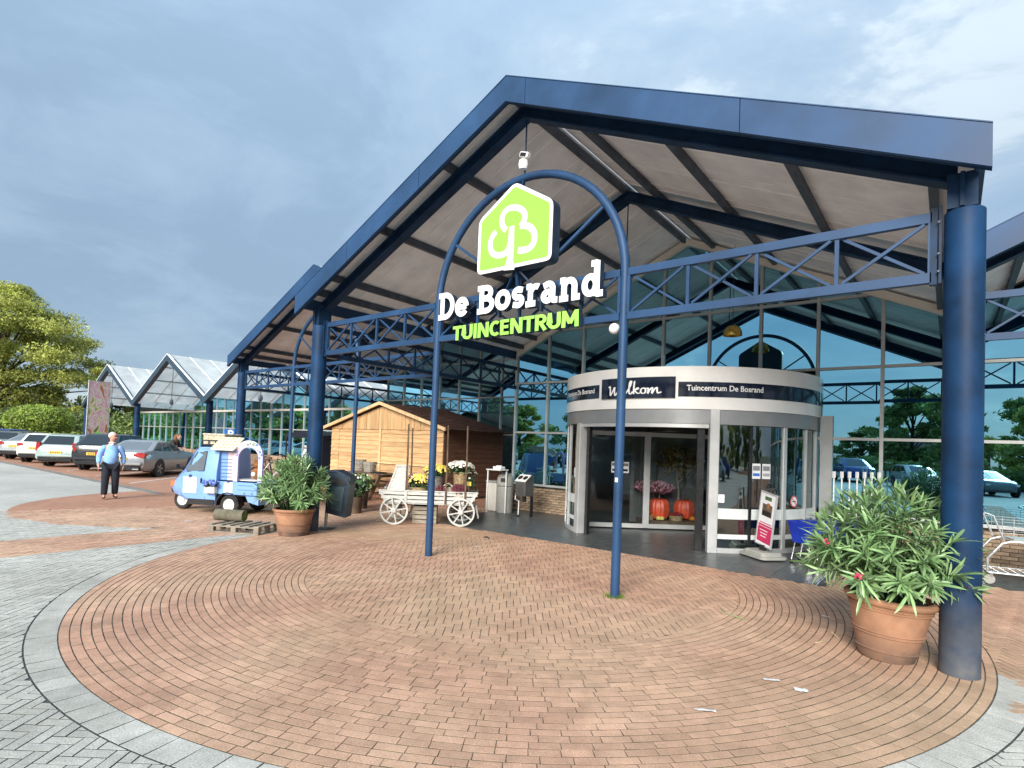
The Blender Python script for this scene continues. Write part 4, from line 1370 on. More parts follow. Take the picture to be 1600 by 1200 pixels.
def curved_text(s, size, a0, zc, r, width=None, bold=0.0, par=rd, m='white_text'):
    me = text_mesh(s, size, bold)
    xs = [v.co.x for v in me.vertices]; w = max(xs) - min(xs)
    k = (width / w) if width else 1.0
    bm = bmesh.new(); bm.from_mesh(me)
    bmesh.ops.triangulate(bm, faces=bm.faces)
    for v in bm.verts:
        t = R(a0) + (v.co.x - min(xs)) * k / r
        v.co = Vector((r * math.cos(t), r * math.sin(t), zc + v.co.y))
    bm.to_mesh(me); bm.free()
    me.materials.clear(); me.materials.append(M[m])
    return link('lettering', me, par, OFF[rd.name])
curved_text('Tuincentrum De Bosrand', .135, -69.3, 2.775, 2.6085, R(29.0) * 2.6, .0022)
curved_text('Tuincentrum De Bosrand', .135, -139.0, 2.775, 2.6085, R(29.0) * 2.6, .0022)
# Welkom, in a brush hand
wk_strokes = [
 [(.0, .62), (.05, .70), (.07, .40), (.08, .10), (.20, .42), (.26, .62), (.26, .30), (.30, .08), (.42, .40), (.52, .72), (.60, .78)],
 [(.56, .26), (.66, .34), (.68, .46), (.60, .46), (.57, .30), (.60, .12), (.70, .12), (.80, .30)],
 [(.80, .30), (.92, .66), (.96, .94), (.90, .92), (.87, .50), (.88, .18), (.94, .12), (1.02, .28)],
 [(1.08, .96), (1.06, .60), (1.05, .10)], [(1.06, .32), (1.20, .50), (1.22, .42), (1.10, .34), (1.20, .14), (1.30, .16)],
 [(1.44, .46), (1.36, .44), (1.32, .26), (1.38, .12), (1.48, .16), (1.50, .36), (1.44, .46), (1.54, .42)],
 [(1.58, .48), (1.60, .30), (1.58, .10), (1.66, .36), (1.74, .46), (1.74, .28), (1.73, .10), (1.82, .36), (1.90, .46), (1.91, .26), (1.95, .10), (2.06, .18)]]
def smooth_pts(P, n=6):
    out = []
    for i in range(len(P) - 1):
        p0 = P[max(i - 1, 0)]; p1 = P[i]; p2 = P[i + 1]; p3 = P[min(i + 2, len(P) - 1)]
        for k in range(n):
            t = k / n
            out.append(tuple(.5 * ((2 * p1[j]) + (-p0[j] + p2[j]) * t + (2 * p0[j] - 5 * p1[j] + 4 * p2[j] - p3[j]) * t * t + (-p0[j] + 3 * p1[j] - 3 * p2[j] + p3[j]) * t ** 3) for j in (0, 1)))
    return out + [P[-1]]
b = MB()
for i, s in enumerate(wk_strokes):
    def Tw(u, v, y):
        t = R(-101.2) + u * .505 / 2.632
        r = 2.6345 - y
        return (DC[0] + r * math.cos(t), DC[1] + r * math.sin(t), 2.675 + (v + .04 * u) * .275)
    stroke(b, smooth_pts(s), .062, -.0005 * i - .001, .0018, Tw)
b.build('lettering', [M['white_text'], M['white_text']], rd)
# posts, curved glass, rails
def post(a, r, w, d, z0, z1, m, name='post'):
    b = MB(); t = R(a)
    b.bbox((DC[0] + r * math.cos(t), DC[1] + r * math.sin(t), (z0 + z1) / 2), (d, w, z1 - z0), .008, t)
    return b.build(name, m, rd)
post(-58.6, 2.53, .16, .16, .0, 2.46, M['alu']); post(-121.4, 2.53, .16, .16, .0, 2.2, M['alu'])
post(-63.2, 2.44, .13, .10, .0, 2.19, M['black_gloss'], 'door_seal'); post(-117.0, 2.46, .08, .08, .0, 2.19, M['black_gloss'], 'door_seal')
ringpart('opening_head', M['alu'], 2.42, 2.56, 2.13, 2.198, -119.5, -60.6, 30)
for a, w, m in ((-44, .05, 'black_gloss'), (-28.2, .09, 'alu'), (-14, .05, 'alu'), (-1.5, .12, 'alu'), (-136, .05, 'alu'), (-152, .06, 'alu'), (-166, .05, 'black_gloss'), (-178.5, .12, 'alu')):
    post(a, 2.53, w, .07, .06, 2.2, M[m], 'glazing_post')
for a0, a1 in ((-57, -44.5), (-43.5, -29), (-27.3, -14.5), (-13.5, -2.5), (-135.5, -123), (-151.5, -136.5), (-165.5, -152.5), (-178, -166.5)):
    b = MB(); n = 8
    vs = []; fs = []
    for i in range(n + 1):
        t = R(a0 + (a1 - a0) * i / n)
        for z in (.08, 2.19):
            vs.append((DC[0] + 2.53 * math.cos(t), DC[1] + 2.53 * math.sin(t), z))
    for i in range(n):
        fs.append((2 * i, 2 * i + 2, 2 * i + 3, 2 * i + 1))
    b.add(vs, fs); b.build('curved_pane', M['door_glass'], rd, smooth=True)
    ringpart('frosted_band', M['frost'], 2.534, 2.537, .58, .76, a0, a1, 10); ringpart('frosted_band', M['frost'], 2.534, 2.537, .24, .32, a0, a1, 10)
ringpart('bottom_rail', M['alu'], 2.50, 2.56, .0, .085, -57, 0, 30); ringpart('bottom_rail', M['alu'], 2.50, 2.56, .0, .085, -180, -123, 30)
# the turning wall: two glazed leaves on one line
pA, pB, pC = Vector((-1.66, 4.56, 0)), Vector((-.57, 5.43, 0)), Vector((.62, 6.48, 0))
def leaf(a, b_, m):
    lf = MB(); d = (b_ - a).normalized()
    a2, b2 = a + d * .03, b_ - d * .03
    for p in (a2, b2):
        lf.bar(p + Vector((0, 0, .04)), p + Vector((0, 0, 2.10)), .07, .07, d)
    for z, h in ((.08, .09), (2.05, .09)):
        lf.bar(a2 + d * .036 + Vector((0, 0, z)), b2 - d * .036 + Vector((0, 0, z)), .06, h)
    o = lf.build('door_leaf', M['alu'], rd)
    g = MB(); g.quad(a2 + Vector((0, 0, .12)), b2 + Vector((0, 0, .12)), b2 + Vector((0, 0, 2.01)), a2 + Vector((0, 0, 2.01)))
    g.build('pane', m, o)
    return o
leaf(pA, pB, M['glass_dark']); leaf(pB, pC, M['glass_dark'])
b = MB(); b.bar(pB + Vector((0, 0, .05)), pB + Vector((0, 0, 2.2)), .05, .05); b.build('door_seal', M['black_gloss'], rd)
# posters and stickers on the glass
def sticker(par, c, w, h, nrm, m, name='notice'):
    n_ = Vector(nrm).normalized(); s_ = Vector((0, 0, 1)).cross(n_).normalized()
    c = Vector(c) + n_ * .006
    b = MB(); b.quad(c - s_ * w / 2 - Vector((0, 0, h / 2)), c + s_ * w / 2 - Vector((0, 0, h / 2)), c + s_ * w / 2 + Vector((0, 0, h / 2)), c - s_ * w / 2 + Vector((0, 0, h / 2)))
    return b.build(name, m, par)
ld = (pB - pA).normalized(); ln = Vector((ld.y, -ld.x, 0))
for t_, w in ((.50, .14), (.67, .14)):
    q = pA + ld * (pB - pA).length * t_
    s_ = sticker(rd, (q.x, q.y, 1.32), w, .24, ln, M['poster_white'])
    q2 = q + ln * .002
    sticker(s_, (q2.x, q2.y, 1.38), w * .8, .06, ln, M['wicker_grey'], 'print'); sticker(s_, (q2.x, q2.y, 1.26), w * .7, .05, ln, M['navy'], 'print')
def csticker(a, z, w, h, m, name='notice', par=rd, r=2.542):
    t = R(a); n_ = (math.cos(t), math.sin(t), 0)
    return sticker(par, (DC[0] + r * n_[0], DC[1] + r * n_[1], z), w, h, n_, m, name)
for a, w in ((-41.6, .16), (-37.2, .17)):
    s_ = csticker(a, 1.42, w, .26, M['poster_white'])
    csticker(a, 1.47, w * .8, .08, M['grey_band'], 'print', s_, 2.544); csticker(a, 1.36, w * .8, .05, M['p_blue'] if a < -40 else M['alu_grey'], 'print', s_, 2.544)
csticker(-56.0, .93, .17, .14, M['poster_white']); csticker(-124, 1.0, .10, .15, M['poster_white']); csticker(-126, 1.20, .12, .20, M['poster_white'])
# no-smoking disc
t = R(-22); n_ = Vector((math.cos(t), math.sin(t), 0)); s_v = Vector((-n_.y, n_.x, 0)); c_ = Vector((DC[0], DC[1], .90)) + n_ * 2.545
def disc(mb, c, n_, s_v, r0, r1, off, seg=24):
    vs = []; fs = []
    for k in range(seg):
        a = 2 * PI * k / seg
        for r in (r0, r1):
            vs.append(c + n_ * off + s_v * r * math.cos(a) + Vector((0, 0, r * math.sin(a))))
    for k in range(seg):
        l = (k + 1) % seg
        fs.append((2 * k, 2 * l, 2 * l + 1, 2 * k + 1))
    mb.add(vs, fs)
b = MB(); disc(b, c_, n_, s_v, .001, .105, 0); d0 = b.build('prohibition_disc', M['poster_white'], rd)
b = MB(); disc(b, c_, n_, s_v, .082, .104, .003)
b.bar(c_ + n_ * .0035 - s_v * .06 + Vector((0, 0, .06)), c_ + n_ * .0035 + s_v * .06 - Vector((0, 0, .06)), .016, .001, n_)
b.build('red_ring', M['red'], d0)
b = MB(); b.bar(c_ + n_ * .0022 - s_v * .05, c_ + n_ * .0022 + s_v * .05, .018, .001, n_); b.build('cigarette', M['black'], d0)
# goods shown behind the right leaf
def inside(x, z, back=.5):
    p = pB + (pC - pB).normalized() * x
    nrm = -ln
    return Vector((p.x, p.y, z)) + nrm * back
sh = thing('display_shelf', 'low dark display shelf inside the revolving door', 'shelf', tuple(inside(.65, 0)))
b = MB(); q = inside(.65, .10, .42); b.box((q.x, q.y, .10), (1.35, .55, .16), math.atan2(ld.y, ld.x)); b.build('shelf_board', M['brownwood'], sh)
b = MB(); q = inside(.65, .98, .85); b.box((q.x, q.y, 1.1), (1.6, .03, 2.1), math.atan2(ld.y, ld.x)); b.build('back_panel', M['interior_wall'], sh)
def pumpkin(x, z, r, sc, m, lab, back=.4):
    q = inside(x, z, back)
    o = thing('pumpkin', lab, 'pumpkin', (q.x, q.y, z))
    b = MB()
    for k in range(10):
        a = 2 * PI * k / 10
        b.sphere((q.x + r * .48 * math.cos(a), q.y + r * .48 * math.sin(a), z + r * sc), r * .52, 8, 6, (1, 1, sc * 1.9))
    b.build('flesh', m, o, smooth=True)
    b = MB(); b.tube([(q.x, q.y, z + r * sc * 1.8), (q.x + .01, q.y, z + r * sc * 2.2), (q.x + .03, q.y, z + r * sc * 2.45)], [.02, .014, .016], 6); b.build('stalk', M['brownwood'], o)
pumpkin(.40, .18, .25, .95, M['pumpkin'], 'large red pumpkin inside the revolving door')
pumpkin(1.02, .18, .24, .95, M['pumpkin'], 'red pumpkin beside the berry basket inside the door', .55)
def fruit_basket(x, z, w, m, lab, n, r):
    q = inside(x, z, .34)
    o = thing('fruit_basket', lab, 'basket', (q.x, q.y, z))
    b = MB(); b.lathe([(0, 0), (w * .8, 0), (w, .11), (w * .96, .11), (w * .76, .01)], (q.x, q.y, z), 16); b.build('basket', M['wicker'], o)
    b = MB()
    for k in range(n):
        a, rr = random.uniform(0, 2 * PI), w * .85 * math.sqrt(random.random())
        b.sphere((q.x + rr * math.cos(a), q.y + rr * math.sin(a), z + .10 + .06 * (1 - rr / w) + random.uniform(0, .02)), r, 6, 4)
    tag(b.build('fruit', m, o, smooth=True), kind='stuff')
fruit_basket(.14, .18, .15, M['orange'], 'round basket of orange fruit inside the door', 40, .028)
fruit_basket(.78, .18, .17, M['berry'], 'basket of dark red berries inside the door', 80, .024)
for x, lab in ((.36, 'pale yellow gourd standing on the shelf'), (.43, 'second pale yellow gourd leaning on the first')):
    q = inside(x, .18, .24); o = thing('gourd', lab, 'gourd', (q.x, q.y, .18))
    b = MB(); b.lathe([(0, 0), (.055, .02), (.062, .06), (.03, .12), (.014, .15), (0, .155)], (q.x, q.y, .18), 12); b.build('flesh', M['pearfruit'], o, smooth=True)
q = inside(1.12, .18, .25); o = thing('small_pumpkin', 'small orange pumpkin at the right of the shelf', 'pumpkin', (q.x, q.y, .18))
b = MB(); b.sphere((q.x, q.y, .24), .07, 12, 8, (1, 1, .8)); b.build('flesh', M['orange'], o, smooth=True)
b = MB(); b.cyl((q.x, q.y, .29), (q.x + .01, q.y, .33), .01, seg=6); b.build('stalk', M['brownwood'], o)

def leaf_cloud(c, rad, n, size, sq=(1, 1, 1), shell=.55):
    """n small bent leaf faces spread through an ellipsoid; returns V, F arrays"""
    V = np.zeros((n * 4, 3)); F = np.arange(n * 4).reshape(n, 4)
    d = rng.normal(size=(n, 3)); d /= np.linalg.norm(d, axis=1)[:, None]
    r = (shell + (1 - shell) * rng.random(n)) ** 1.0
    P = np.array(c) + d * r[:, None] * np.array(rad)
    nr_ = d * .6 + rng.normal(size=(n, 3)) * .7; nr_ /= np.linalg.norm(nr_, axis=1)[:, None]
    t = np.cross(nr_, rng.normal(size=(n, 3))); t /= np.linalg.norm(t, axis=1)[:, None]
    u = np.cross(nr_, t)
    s = size * (0.6 + .8 * rng.random(n))[:, None]
    V[0::4] = P - t * s; V[1::4] = P + u * s * .5 + nr_ * s * .12; V[2::4] = P + t * s; V[3::4] = P - u * s * .5 + nr_ * s * .12
    return V, F
def cat(parts):
    Vs, Fs, b = [], [], 0
    for V, F in parts:
        Vs.append(V); Fs.append(F + b); b += len(V)
    return np.concatenate(Vs), np.concatenate(Fs)
q = inside(.30, .9, .5)
fb = thing('flower_arrangement', 'pink and red flower arrangement on a stand inside the door', 'flowers', (q.x, q.y, .2))
b = MB(); b.cyl((q.x, q.y, .2), (q.x, q.y, .84), .03, seg=8); b.build('stand', M['black'], fb)
V, F = leaf_cloud((q.x, q.y, .90), (.48, .40, .14), 900, .036); tag(soup('blossom', M['mum_pink'], V - np.array([q.x, q.y, .2]), F, fb), kind='stuff')
V, F = leaf_cloud((q.x, q.y, .86), (.46, .38, .13), 500, .038); tag(soup('foliage', M['heather'], V - np.array([q.x, q.y, .2]), F, fb), kind='stuff')
q = inside(.86, .2, .55)
tr_ = thing('indoor_tree', 'small autumn-leaved tree inside the revolving door', 'tree', (q.x, q.y, .1))
b = MB(); b.tube([(q.x, q.y, .1), (q.x + .03, q.y, .8), (q.x - .03, q.y, 1.3)], [.03, .022, .012], 7)
for k in range(7):
    a = k * 2.4
    b.tube([(q.x, q.y, 1.0 + .05 * k), (q.x + .35 * math.cos(a), q.y + .25 * math.sin(a), 1.35 + .07 * k)], [.011, .004], 5)
b.build('trunk', M['oldwood'], tr_)
V, F = leaf_cloud((q.x, q.y, 1.50), (.52, .36, .42), 700, .05, shell=.2); tag(soup('crown', M['autumn'], V - np.array([q.x, q.y, .1]), F, tr_), kind='stuff')
for i, (x, y, z, lab) in enumerate(((-1.2, 8.2, 2.02, 'warm round ceiling bulb seen through the left door leaf'), (-5.2, 7.6, 2.25, 'warm wall bulb beside the hut gable'))):
    bu = thing('light_bulb', lab, 'lamp', (x, y, z))
    b = MB(); b.sphere((x, y, z), .045, 10, 8); b.build('globe', M['bulb'], bu)
    b = MB(); b.cyl((x, y, z + .04), (x, y, z + .14), .02, seg=8); b.build('lamp_base', M['black'], bu)
# ================================================================== TIMBER HUT
HX0, HX1, HY0, HY1 = -12.75, -7.12, 5.80, 8.55
HE, HR = 2.10, 2.86
hx = (HX0 + HX1) / 2
hut = thing('wooden_hut', 'pine board sales hut with shallow gable and brown shingle roof', 'hut', (hx, (HY0 + HY1) / 2, 0))
co = MB(); co.box((hx, (HY0 + HY1) / 2 + .02, 1.0), (HX1 - HX0 - .06, HY1 - HY0 - .08, 2.0)); co.build('hut_core', M['brownwood'], hut)
wm = []
def hplank(x0, x1, z0, h, y, m=None):
    b = MB()
    j = random.uniform(-.006, .006)
    n = 5
    lo = [z0 + random.uniform(-.010, .010) for _ in range(n + 1)]
    vs = []
    for i in range(n + 1):
        x = x0 + (x1 - x0) * i / n
        vs += [(x, y - .035 + j, lo[i]), (x, y - .012, z0 + h), (x, y + .0, z0 + h), (x, y + .0, lo[i])]
    fs = []
    for i in range(n):
        for q in range(4):
            w = (q + 1) % 4
            fs.append((4 * i + q, 4 * i + 4 + q, 4 * i + 4 + w, 4 * i + w))
    fs += [(0, 1, 2, 3), (4 * n + 3, 4 * n + 2, 4 * n + 1, 4 * n)]
    b.add(vs, fs)
    return b.build('plank', m or M['hutwood'], hut)
cols = [(HX0 + .02, HX0 + .47), (HX0 + .49, -10.06), (-9.96, -7.62), (-7.60, HX1 - .02)]
for (a, b_) in cols:
    z = .02
    while z < HE - .07:
        h = random.choice((.125, .14, .15, .155))
        h = min(h, HE - .04 - z)
        hplank(a, b_, z, h + .012, HY0)
        z += h
for x, w in ((-10.01, .075),):
    b = MB(); b.box((x, HY0 - .035, 1.06), (w, .05, 2.04)); b.build('post_trim', M['huttrim'], hut)
b = MB(); b.box((-9.4, HY0 - .06, .98), (4.4, .06, .035)); b.build('ledge', M['huttrim'], hut)
x = HX0 + .03
while x < HX1 - .05:                                   # upright boards in the gable
    w = random.uniform(.10, .19)
    x1 = min(x + w, HX1 - .02)
    zt0 = HE + (HR - HE) * (1 - abs((x - hx) / ((HX1 - HX0) / 2))) - .04
    zt1 = HE + (HR - HE) * (1 - abs((x1 - hx) / ((HX1 - HX0) / 2))) - .04
    d = random.choice((-.012, -.028))
    z0 = HE - .035 + random.uniform(-.01, .0)
    if max(zt0, zt1) > z0 + .03:
        b = MB(); b.extr([(x + .002, z0), (x1 - .002, z0), (x1 - .002, max(z0 + .005, zt1)), (x + .002, max(z0 + .005, zt0))], 'y', HY0 - .03 + d, HY0 - .01)
        b.build('plank', M['hutwood_v'], hut)
    x = x1
b = MB(); b.extr([(HX0, HE - .04), (HX1, HE - .04), (hx, HR - .05)], 'y', HY0 + .0, HY1); b.build('gable_core', M['brownwood'], hut)
for s, ov in ((-1, .45), (1, .22)):
    b = MB(); ex = hx + s * ((HX1 - HX0) / 2 + ov); k = (HR - HE) / ((HX1 - HX0) / 2)
    zE = HR - k * abs(ex - hx)
    b.extr([(hx, HR), (ex, zE), (ex, zE + .10), (hx, HR + .10)], 'y', HY0 - .22, HY0 - .17)
    b.build('barge_board', M['huttrim'], hut)
    b = MB(); b.extr([(hx, HR + .02), (ex, zE + .02), (ex, zE + .05), (hx, HR + .05)], 'y', HY0 - .168, HY1 + .1); r_ = b.build('roof', M['brownwood'], hut)
    sh_ = MB()                                          # shingle courses
    n = 14; sw = .24
    L_ = abs(ex - hx)
    for i in range(n):
        u0, u1 = L_ * i / n, L_ * (i + 1) / n + .03
        y = HY0 - .165 + (.12 if i % 2 else 0)
        while y < HY1 + .08:
            y1 = min(y + sw, HY1 + .1)
            z0, z1 = HR + .055 - k * u0, HR + .062 - k * u1 + random.uniform(0, .008)
            sh_.add([(hx + s * u0, y + .004, z0), (hx + s * u0, y1 - .004, z0), (hx + s * u1, y1 - .004, z1 + .012), (hx + s * u1, y + .004, z1 + .012),
                     (hx + s * u0, y + .004, z0 - .01), (hx + s * u0, y1 - .004, z0 - .01), (hx + s * u1, y1 - .004, z1), (hx + s * u1, y + .004, z1)],
                    [(0, 1, 2, 3), (3, 2, 6, 7), (0, 3, 7, 4), (1, 5, 6, 2)])
            y = y1
    tag(sh_.build('shingles', M['shingle'], r_), kind='stuff')
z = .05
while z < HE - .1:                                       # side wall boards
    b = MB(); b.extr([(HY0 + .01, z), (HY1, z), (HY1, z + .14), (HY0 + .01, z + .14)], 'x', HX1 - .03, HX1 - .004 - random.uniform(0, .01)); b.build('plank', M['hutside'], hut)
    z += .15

# ================================================================== FLOWER CART
A_ = math.atan2(.664, .747)
cart = thing('flower_cart', 'whitewashed wooden flower cart on four spoked wheels', 'cart', (-4.33, 1.66, 0), A_)
CT = Matrix.Translation((-4.33, 1.66, 0)) @ rot_z(A_)
def cbuild(b, name, m, par=cart, smooth=False):
    return b.build(name, m, par, smooth=smooth, world=False)
def cart_wheel(x, y):
    r = .285
    b = MB()
    prof = [(r - .035, -.022), (r, -.022), (r, .022), (r - .035, .022), (r - .035, -.022)]
    b.T = Matrix.Translation((x, y, r)) @ Matrix.Rotation(PI / 2, 4, 'X')
    b.lathe(prof, (0, 0, 0), 32)
    w = cbuild(b, 'wheel', M['cartwood'])
    h = MB(); h.T = Matrix.Translation((x, y, r)) @ Matrix.Rotation(PI / 2, 4, 'X')
    h.lathe([(0, -.06), (.035, -.06), (.055, -.02), (.055, .05), (.03, .07), (.015, .07), (.015, .06), (0, .06)], (0, 0, 0), 14); cbuild(h, 'hub', M['cartwood'], w)
    for k in range(8):
        a = 2 * PI * k / 8 + .2
        s = MB(); s.bar((x + .045 * math.cos(a), y, r + .045 * math.sin(a)), (x + (r - .03) * math.cos(a), y, r + (r - .03) * math.sin(a)), .024, .034, (0, 1, 0)); cbuild(s, 'spoke', M['cartwood'], w)
for x in (0.0, 1.36):
    for y in (-.02, .80):
        cart_wheel(x, y)
    b = MB(); b.cyl((x, .05, .285), (x, .76, .285), .03, seg=8); b.box((x, .4, .36), (.10, .66, .10)); cbuild(b, 'axle', M['cartwood'])
b = MB(); b.box((.68, .39, .44), (1.85, .72, .04)); cbuild(b, 'bed', M['cartwood'])
for y in (.02, .76):
    for k, (z, h) in enumerate(((.475, .07), (.555, .075), (.64, .07))):
        fl_ = .045 + .05 * k
        b = MB(); b.box((.68, y, z), (1.72 + 2 * fl_, .022, h - .012)); cbuild(b, 'side_board', M['cartwood'])
    b = MB(); b.box((.68, y, .69), (2.04, .045, .022)); cbuild(b, 'top_rail', M['cartwood'])
    for x in (.22, 1.02, 1.42):
        b = MB(); b.box((x, y - (.02 if y < .4 else -.02), .57), (.05, .016, .25)); cbuild(b, 'cleat', M['cartwood'])
    for s, x in ((-1, -.26), (1, 1.62)):
        b = MB(); b.bar((x - s * .10, y - .002, .44), (x + s * .06, y - .002, .70), .03, .05); cbuild(b, 'end_rail', M['cartwood'])
for s, x in ((-1, -.22), (1, 1.58)):
    b = MB(); b.bar((x - s * .07, .39, .46), (x + s * .05, .39, .68), .02, .70, (0, 1, 0)); b.T = Matrix.Identity(4); cbuild(b, 'end_board', M['cartwood'])
# seat back at the left end
b = MB(); b.extr([(-.14, .70), (.17, .70), (.17, 1.17), (.02, 1.17)], 'y', .06, .085); cbuild(b, 'seat_panel', M['cartwood'])
b = MB(); b.bar((-.155, .072, .70), (.015, .072, 1.19), .045, .035); b.bar((.175, .072, .70), (.175, .072, 1.19), .035, .045); b.box((.09, .072, 1.195), (.22, .06, .035)); cbuild(b, 'seat_frame', M['cartwood'])
b = MB(); b.extr([(-.14, .70), (.17, .70), (.17, 1.17), (.02, 1.17)], 'y', .70, .725); cbuild(b, 'seat_panel', M['cartwood'])
for (x, y) in ((.215, .02), (.215, .76), (1.03, -.01), (1.43, -.01)):
    b = MB(); b.tube([(x, y, .45), (x + .01, y, 1.3), (x, y, 2.06 if y < .5 else 2.0)], [.021, .020, .017], 7); cbuild(b, 'pole', M['brownwood'])
b = MB(); b.bar((1.64, .39, .5), (1.72, .39, .12), .05, .03); b.bar((1.66, .2, .42), (1.72, .2, .16), .03, .03); cbuild(b, 'drawbar', M['cartwood'])

def cp(x, y, z=0):
    v = CT @ Vector((x, y, z)); return (v.x, v.y, v.z)
def basket(x, y, z, r0, r1, h, m, label, blooms, handle=False, bl_r=None, bl_h=.10, n=160, ring=True, place=cp, fl=None, cat_='flower basket'):
    c = place(x, y, z)
    o = thing('flower_basket', label, cat_, c)
    b = MB()
    prof = [(0, .005), (r0 * .98, .005)]
    k = max(5, int(h / .022))
    for i in range(k):
        t = i / k; r = r0 + (r1 - r0) * t
        prof += [(r, h * t), (r + .008, h * (t + .5 / k)), (r, h * (t + .98 / k))]
    prof += [(r1 + .012, h), (r1 + .012, h + .015), (r1 - .01, h + .015), (r1 - .012, h * .6)]
    b.lathe(prof, c, 18)
    bo = b.build('basket', m, o)
    s = MB(); s.lathe([(0, h * .8), (r1 * .95, h * .8)], c, 12); s.build('soil', M['soil'], o)
    if handle:
        hd = MB(); hd.tube([(c[0] + r1 * math.cos(t), c[1], c[2] + h + r1 * 1.0 * math.sin(t)) for t in np.linspace(0, PI, 12)], .008, 5); hd.build('handle', M['wicker_pale'], o)
    br = bl_r or r1 * 1.25
    V, F = leaf_cloud((0, 0, h + bl_h * .55), (br * .95, br * .95, bl_h * .9), int(n * 1.3), .035, shell=.2)
    V[:, 2] = np.maximum(V[:, 2], h * .8)
    tag(soup('foliage', M['leaf_dark'], V, F, o), kind='stuff')
    for mt, share in blooms:
        q = MB()
        for _ in range(int(n * share)):
            a = random.uniform(0, 2 * PI); rr = br * math.sqrt(random.random())
            zz = h + bl_h * (.55 + .95 * math.sqrt(max(0, 1 - (rr / br) ** 2)))
            if len(blooms) > 1:                       # mixed pots: colours keep to their own side
                idx = [b0 for b0, _ in blooms].index(mt)
                if (math.cos(a) > 0) != (idx == 0) and random.random() < .8: continue
            px_, py_ = rr * math.cos(a), rr * math.sin(a)
            if mt == 'heather':
                hh = random.uniform(.05, .11)
                q.tube([(px_ * .8, py_ * .8, zz - .08), (px_, py_, zz + hh)], [.012, .003], 4)
            else:
                s_ = random.uniform(.018, .028)
                tilt = Vector((px_, py_, br * .8)).normalized()
                e1 = tilt.orthogonal().normalized(); e2 = tilt.cross(e1)
                cc = Vector((px_, py_, zz + random.uniform(-.015, .015)))
                vs = [cc + tilt * s_ * .35]
                for i in range(8):
                    t = 2 * PI * i / 8
                    rad = s_ * (1.15 if i % 2 else .75)
                    vs.append(cc + (e1 * math.cos(t) + e2 * math.sin(t)) * rad)
                q.add(vs, [(0, 1 + i, 1 + (i + 1) % 8) for i in range(8)])
        if q.v:
            tag(q.build('blossom', M[mt], o, world=False), kind='stuff')
    return o
basket(.46, .28, .46, .15, .19, .28, M['wicker'], 'wide tan basket of yellow and pink chrysanthemums, lowest on the cart', (('mum_yellow', 1.0), ('mum_pink', .7)), bl_h=.20, n=380, bl_r=.30)
basket(.80, .30, .68, .13, .16, .30, M['wicker_grey'], 'grey wicker pot of yellow chrysanthemums behind the slim post', (('mum_yellow', 1.3),), bl_h=.17, bl_r=.29, n=260)
basket(.84, .50, .46, .16, .17, .24, M['brownwood'], 'round dark stand pot carrying the grey wicker pot', (('heather', .8),), bl_h=.05, n=80)
basket(1.30, .42, .75, .12, .15, .33, M['wicker'], 'tall tan basket of white chrysanthemums at the right of the cart', (('mum_white', 1.4),), bl_h=.16, bl_r=.31, n=300)
basket(1.08, .16, .62, .07, .09, .15, M['wicker_pale'], 'small handled wicker basket hanging before the brown pole', (('mum_white', .3),), handle=True, bl_h=.04, n=40)
basket(1.30, .16, .50, .14, .15, .14, M['wicker_pale'], 'pale trough of dark red heather at the cart rail', (('heather', 1.6),), bl_h=.08, n=160, bl_r=.20)
basket(.92, .12, .48, .09, .10, .14, M['wicker_grey'], 'small pot of purple heather beside the slim post', (('heather', 1.0),), bl_h=.07, n=90)
basket(-.12, .36, .52, .08, .10, .15, M['wicker_grey'], 'heather pot tucked behind the seat end of the cart', (('heather', .9), ('mum_white', .2)), bl_h=.08, n=70)
basket(1.52, .50, .60, .13, .15, .10, M['wicker_grey'], 'trailing green plant hanging over the right end of the cart', (('mum_white', .15),), bl_h=.30, n=170, bl_r=.20)
yt = thing('price_tag', 'small yellow price flag above the heather trough', 'sign', cp(1.50, .10, .72))
b = MB(); p = cp(1.50, .10); b.cyl((p[0], p[1], .70), (p[0], p[1], .84), .004, seg=5); b.build('stem', M['twigm'], yt)
b = MB(); b.box((p[0], p[1], .87), (.09, .004, .085), A_ + .1); b.build('flag', M['mum_yellow'], yt)
# slatted crate under the cart
cr_c = cp(.60, .36)
crate = thing('slatted_crate', 'grey slatted wooden crate under the flower cart', 'crate', (cr_c[0], cr_c[1], 0), A_)
for k in range(4):
    z = .045 + k * .093
    for y in (-.16, .16):
        b = MB(); b.bbox((0, y, z), (.50, .016, .076), .004); b.build('slat', M['oldwood'], crate, world=False)
    for x in (-.245, .245):
        b = MB(); b.bbox((x, 0, z), (.014, .30, .076), .004); b.build('slat', M['oldwood'], crate, world=False)
b = MB()
for x in (-.225, .225):
    for y in (-.14, .14): b.box((x, y, .20), (.03, .025, .38))
b.build('corner_post', M['oldwood'], crate, world=False)
b = MB(); b.box((0, 0, .02), (.46, .29, .02)); b.build('crate_bottom', M['oldwood'], crate, world=False)
pk = thing('dark_tray', 'black plastic tray resting on the slatted crate', 'tray', (cr_c[0], cr_c[1], .375), A_)
b = MB(); b.bbox((0, 0, .035), (.46, .30, .07), .01); b.build('tray_body', M['black'], pk, world=False)
b = MB(); b.sphere((.02, 0, .075), .06, 8, 5, (1.5, 1, .5)); b.build('contents', M['soil'], pk, world=False)

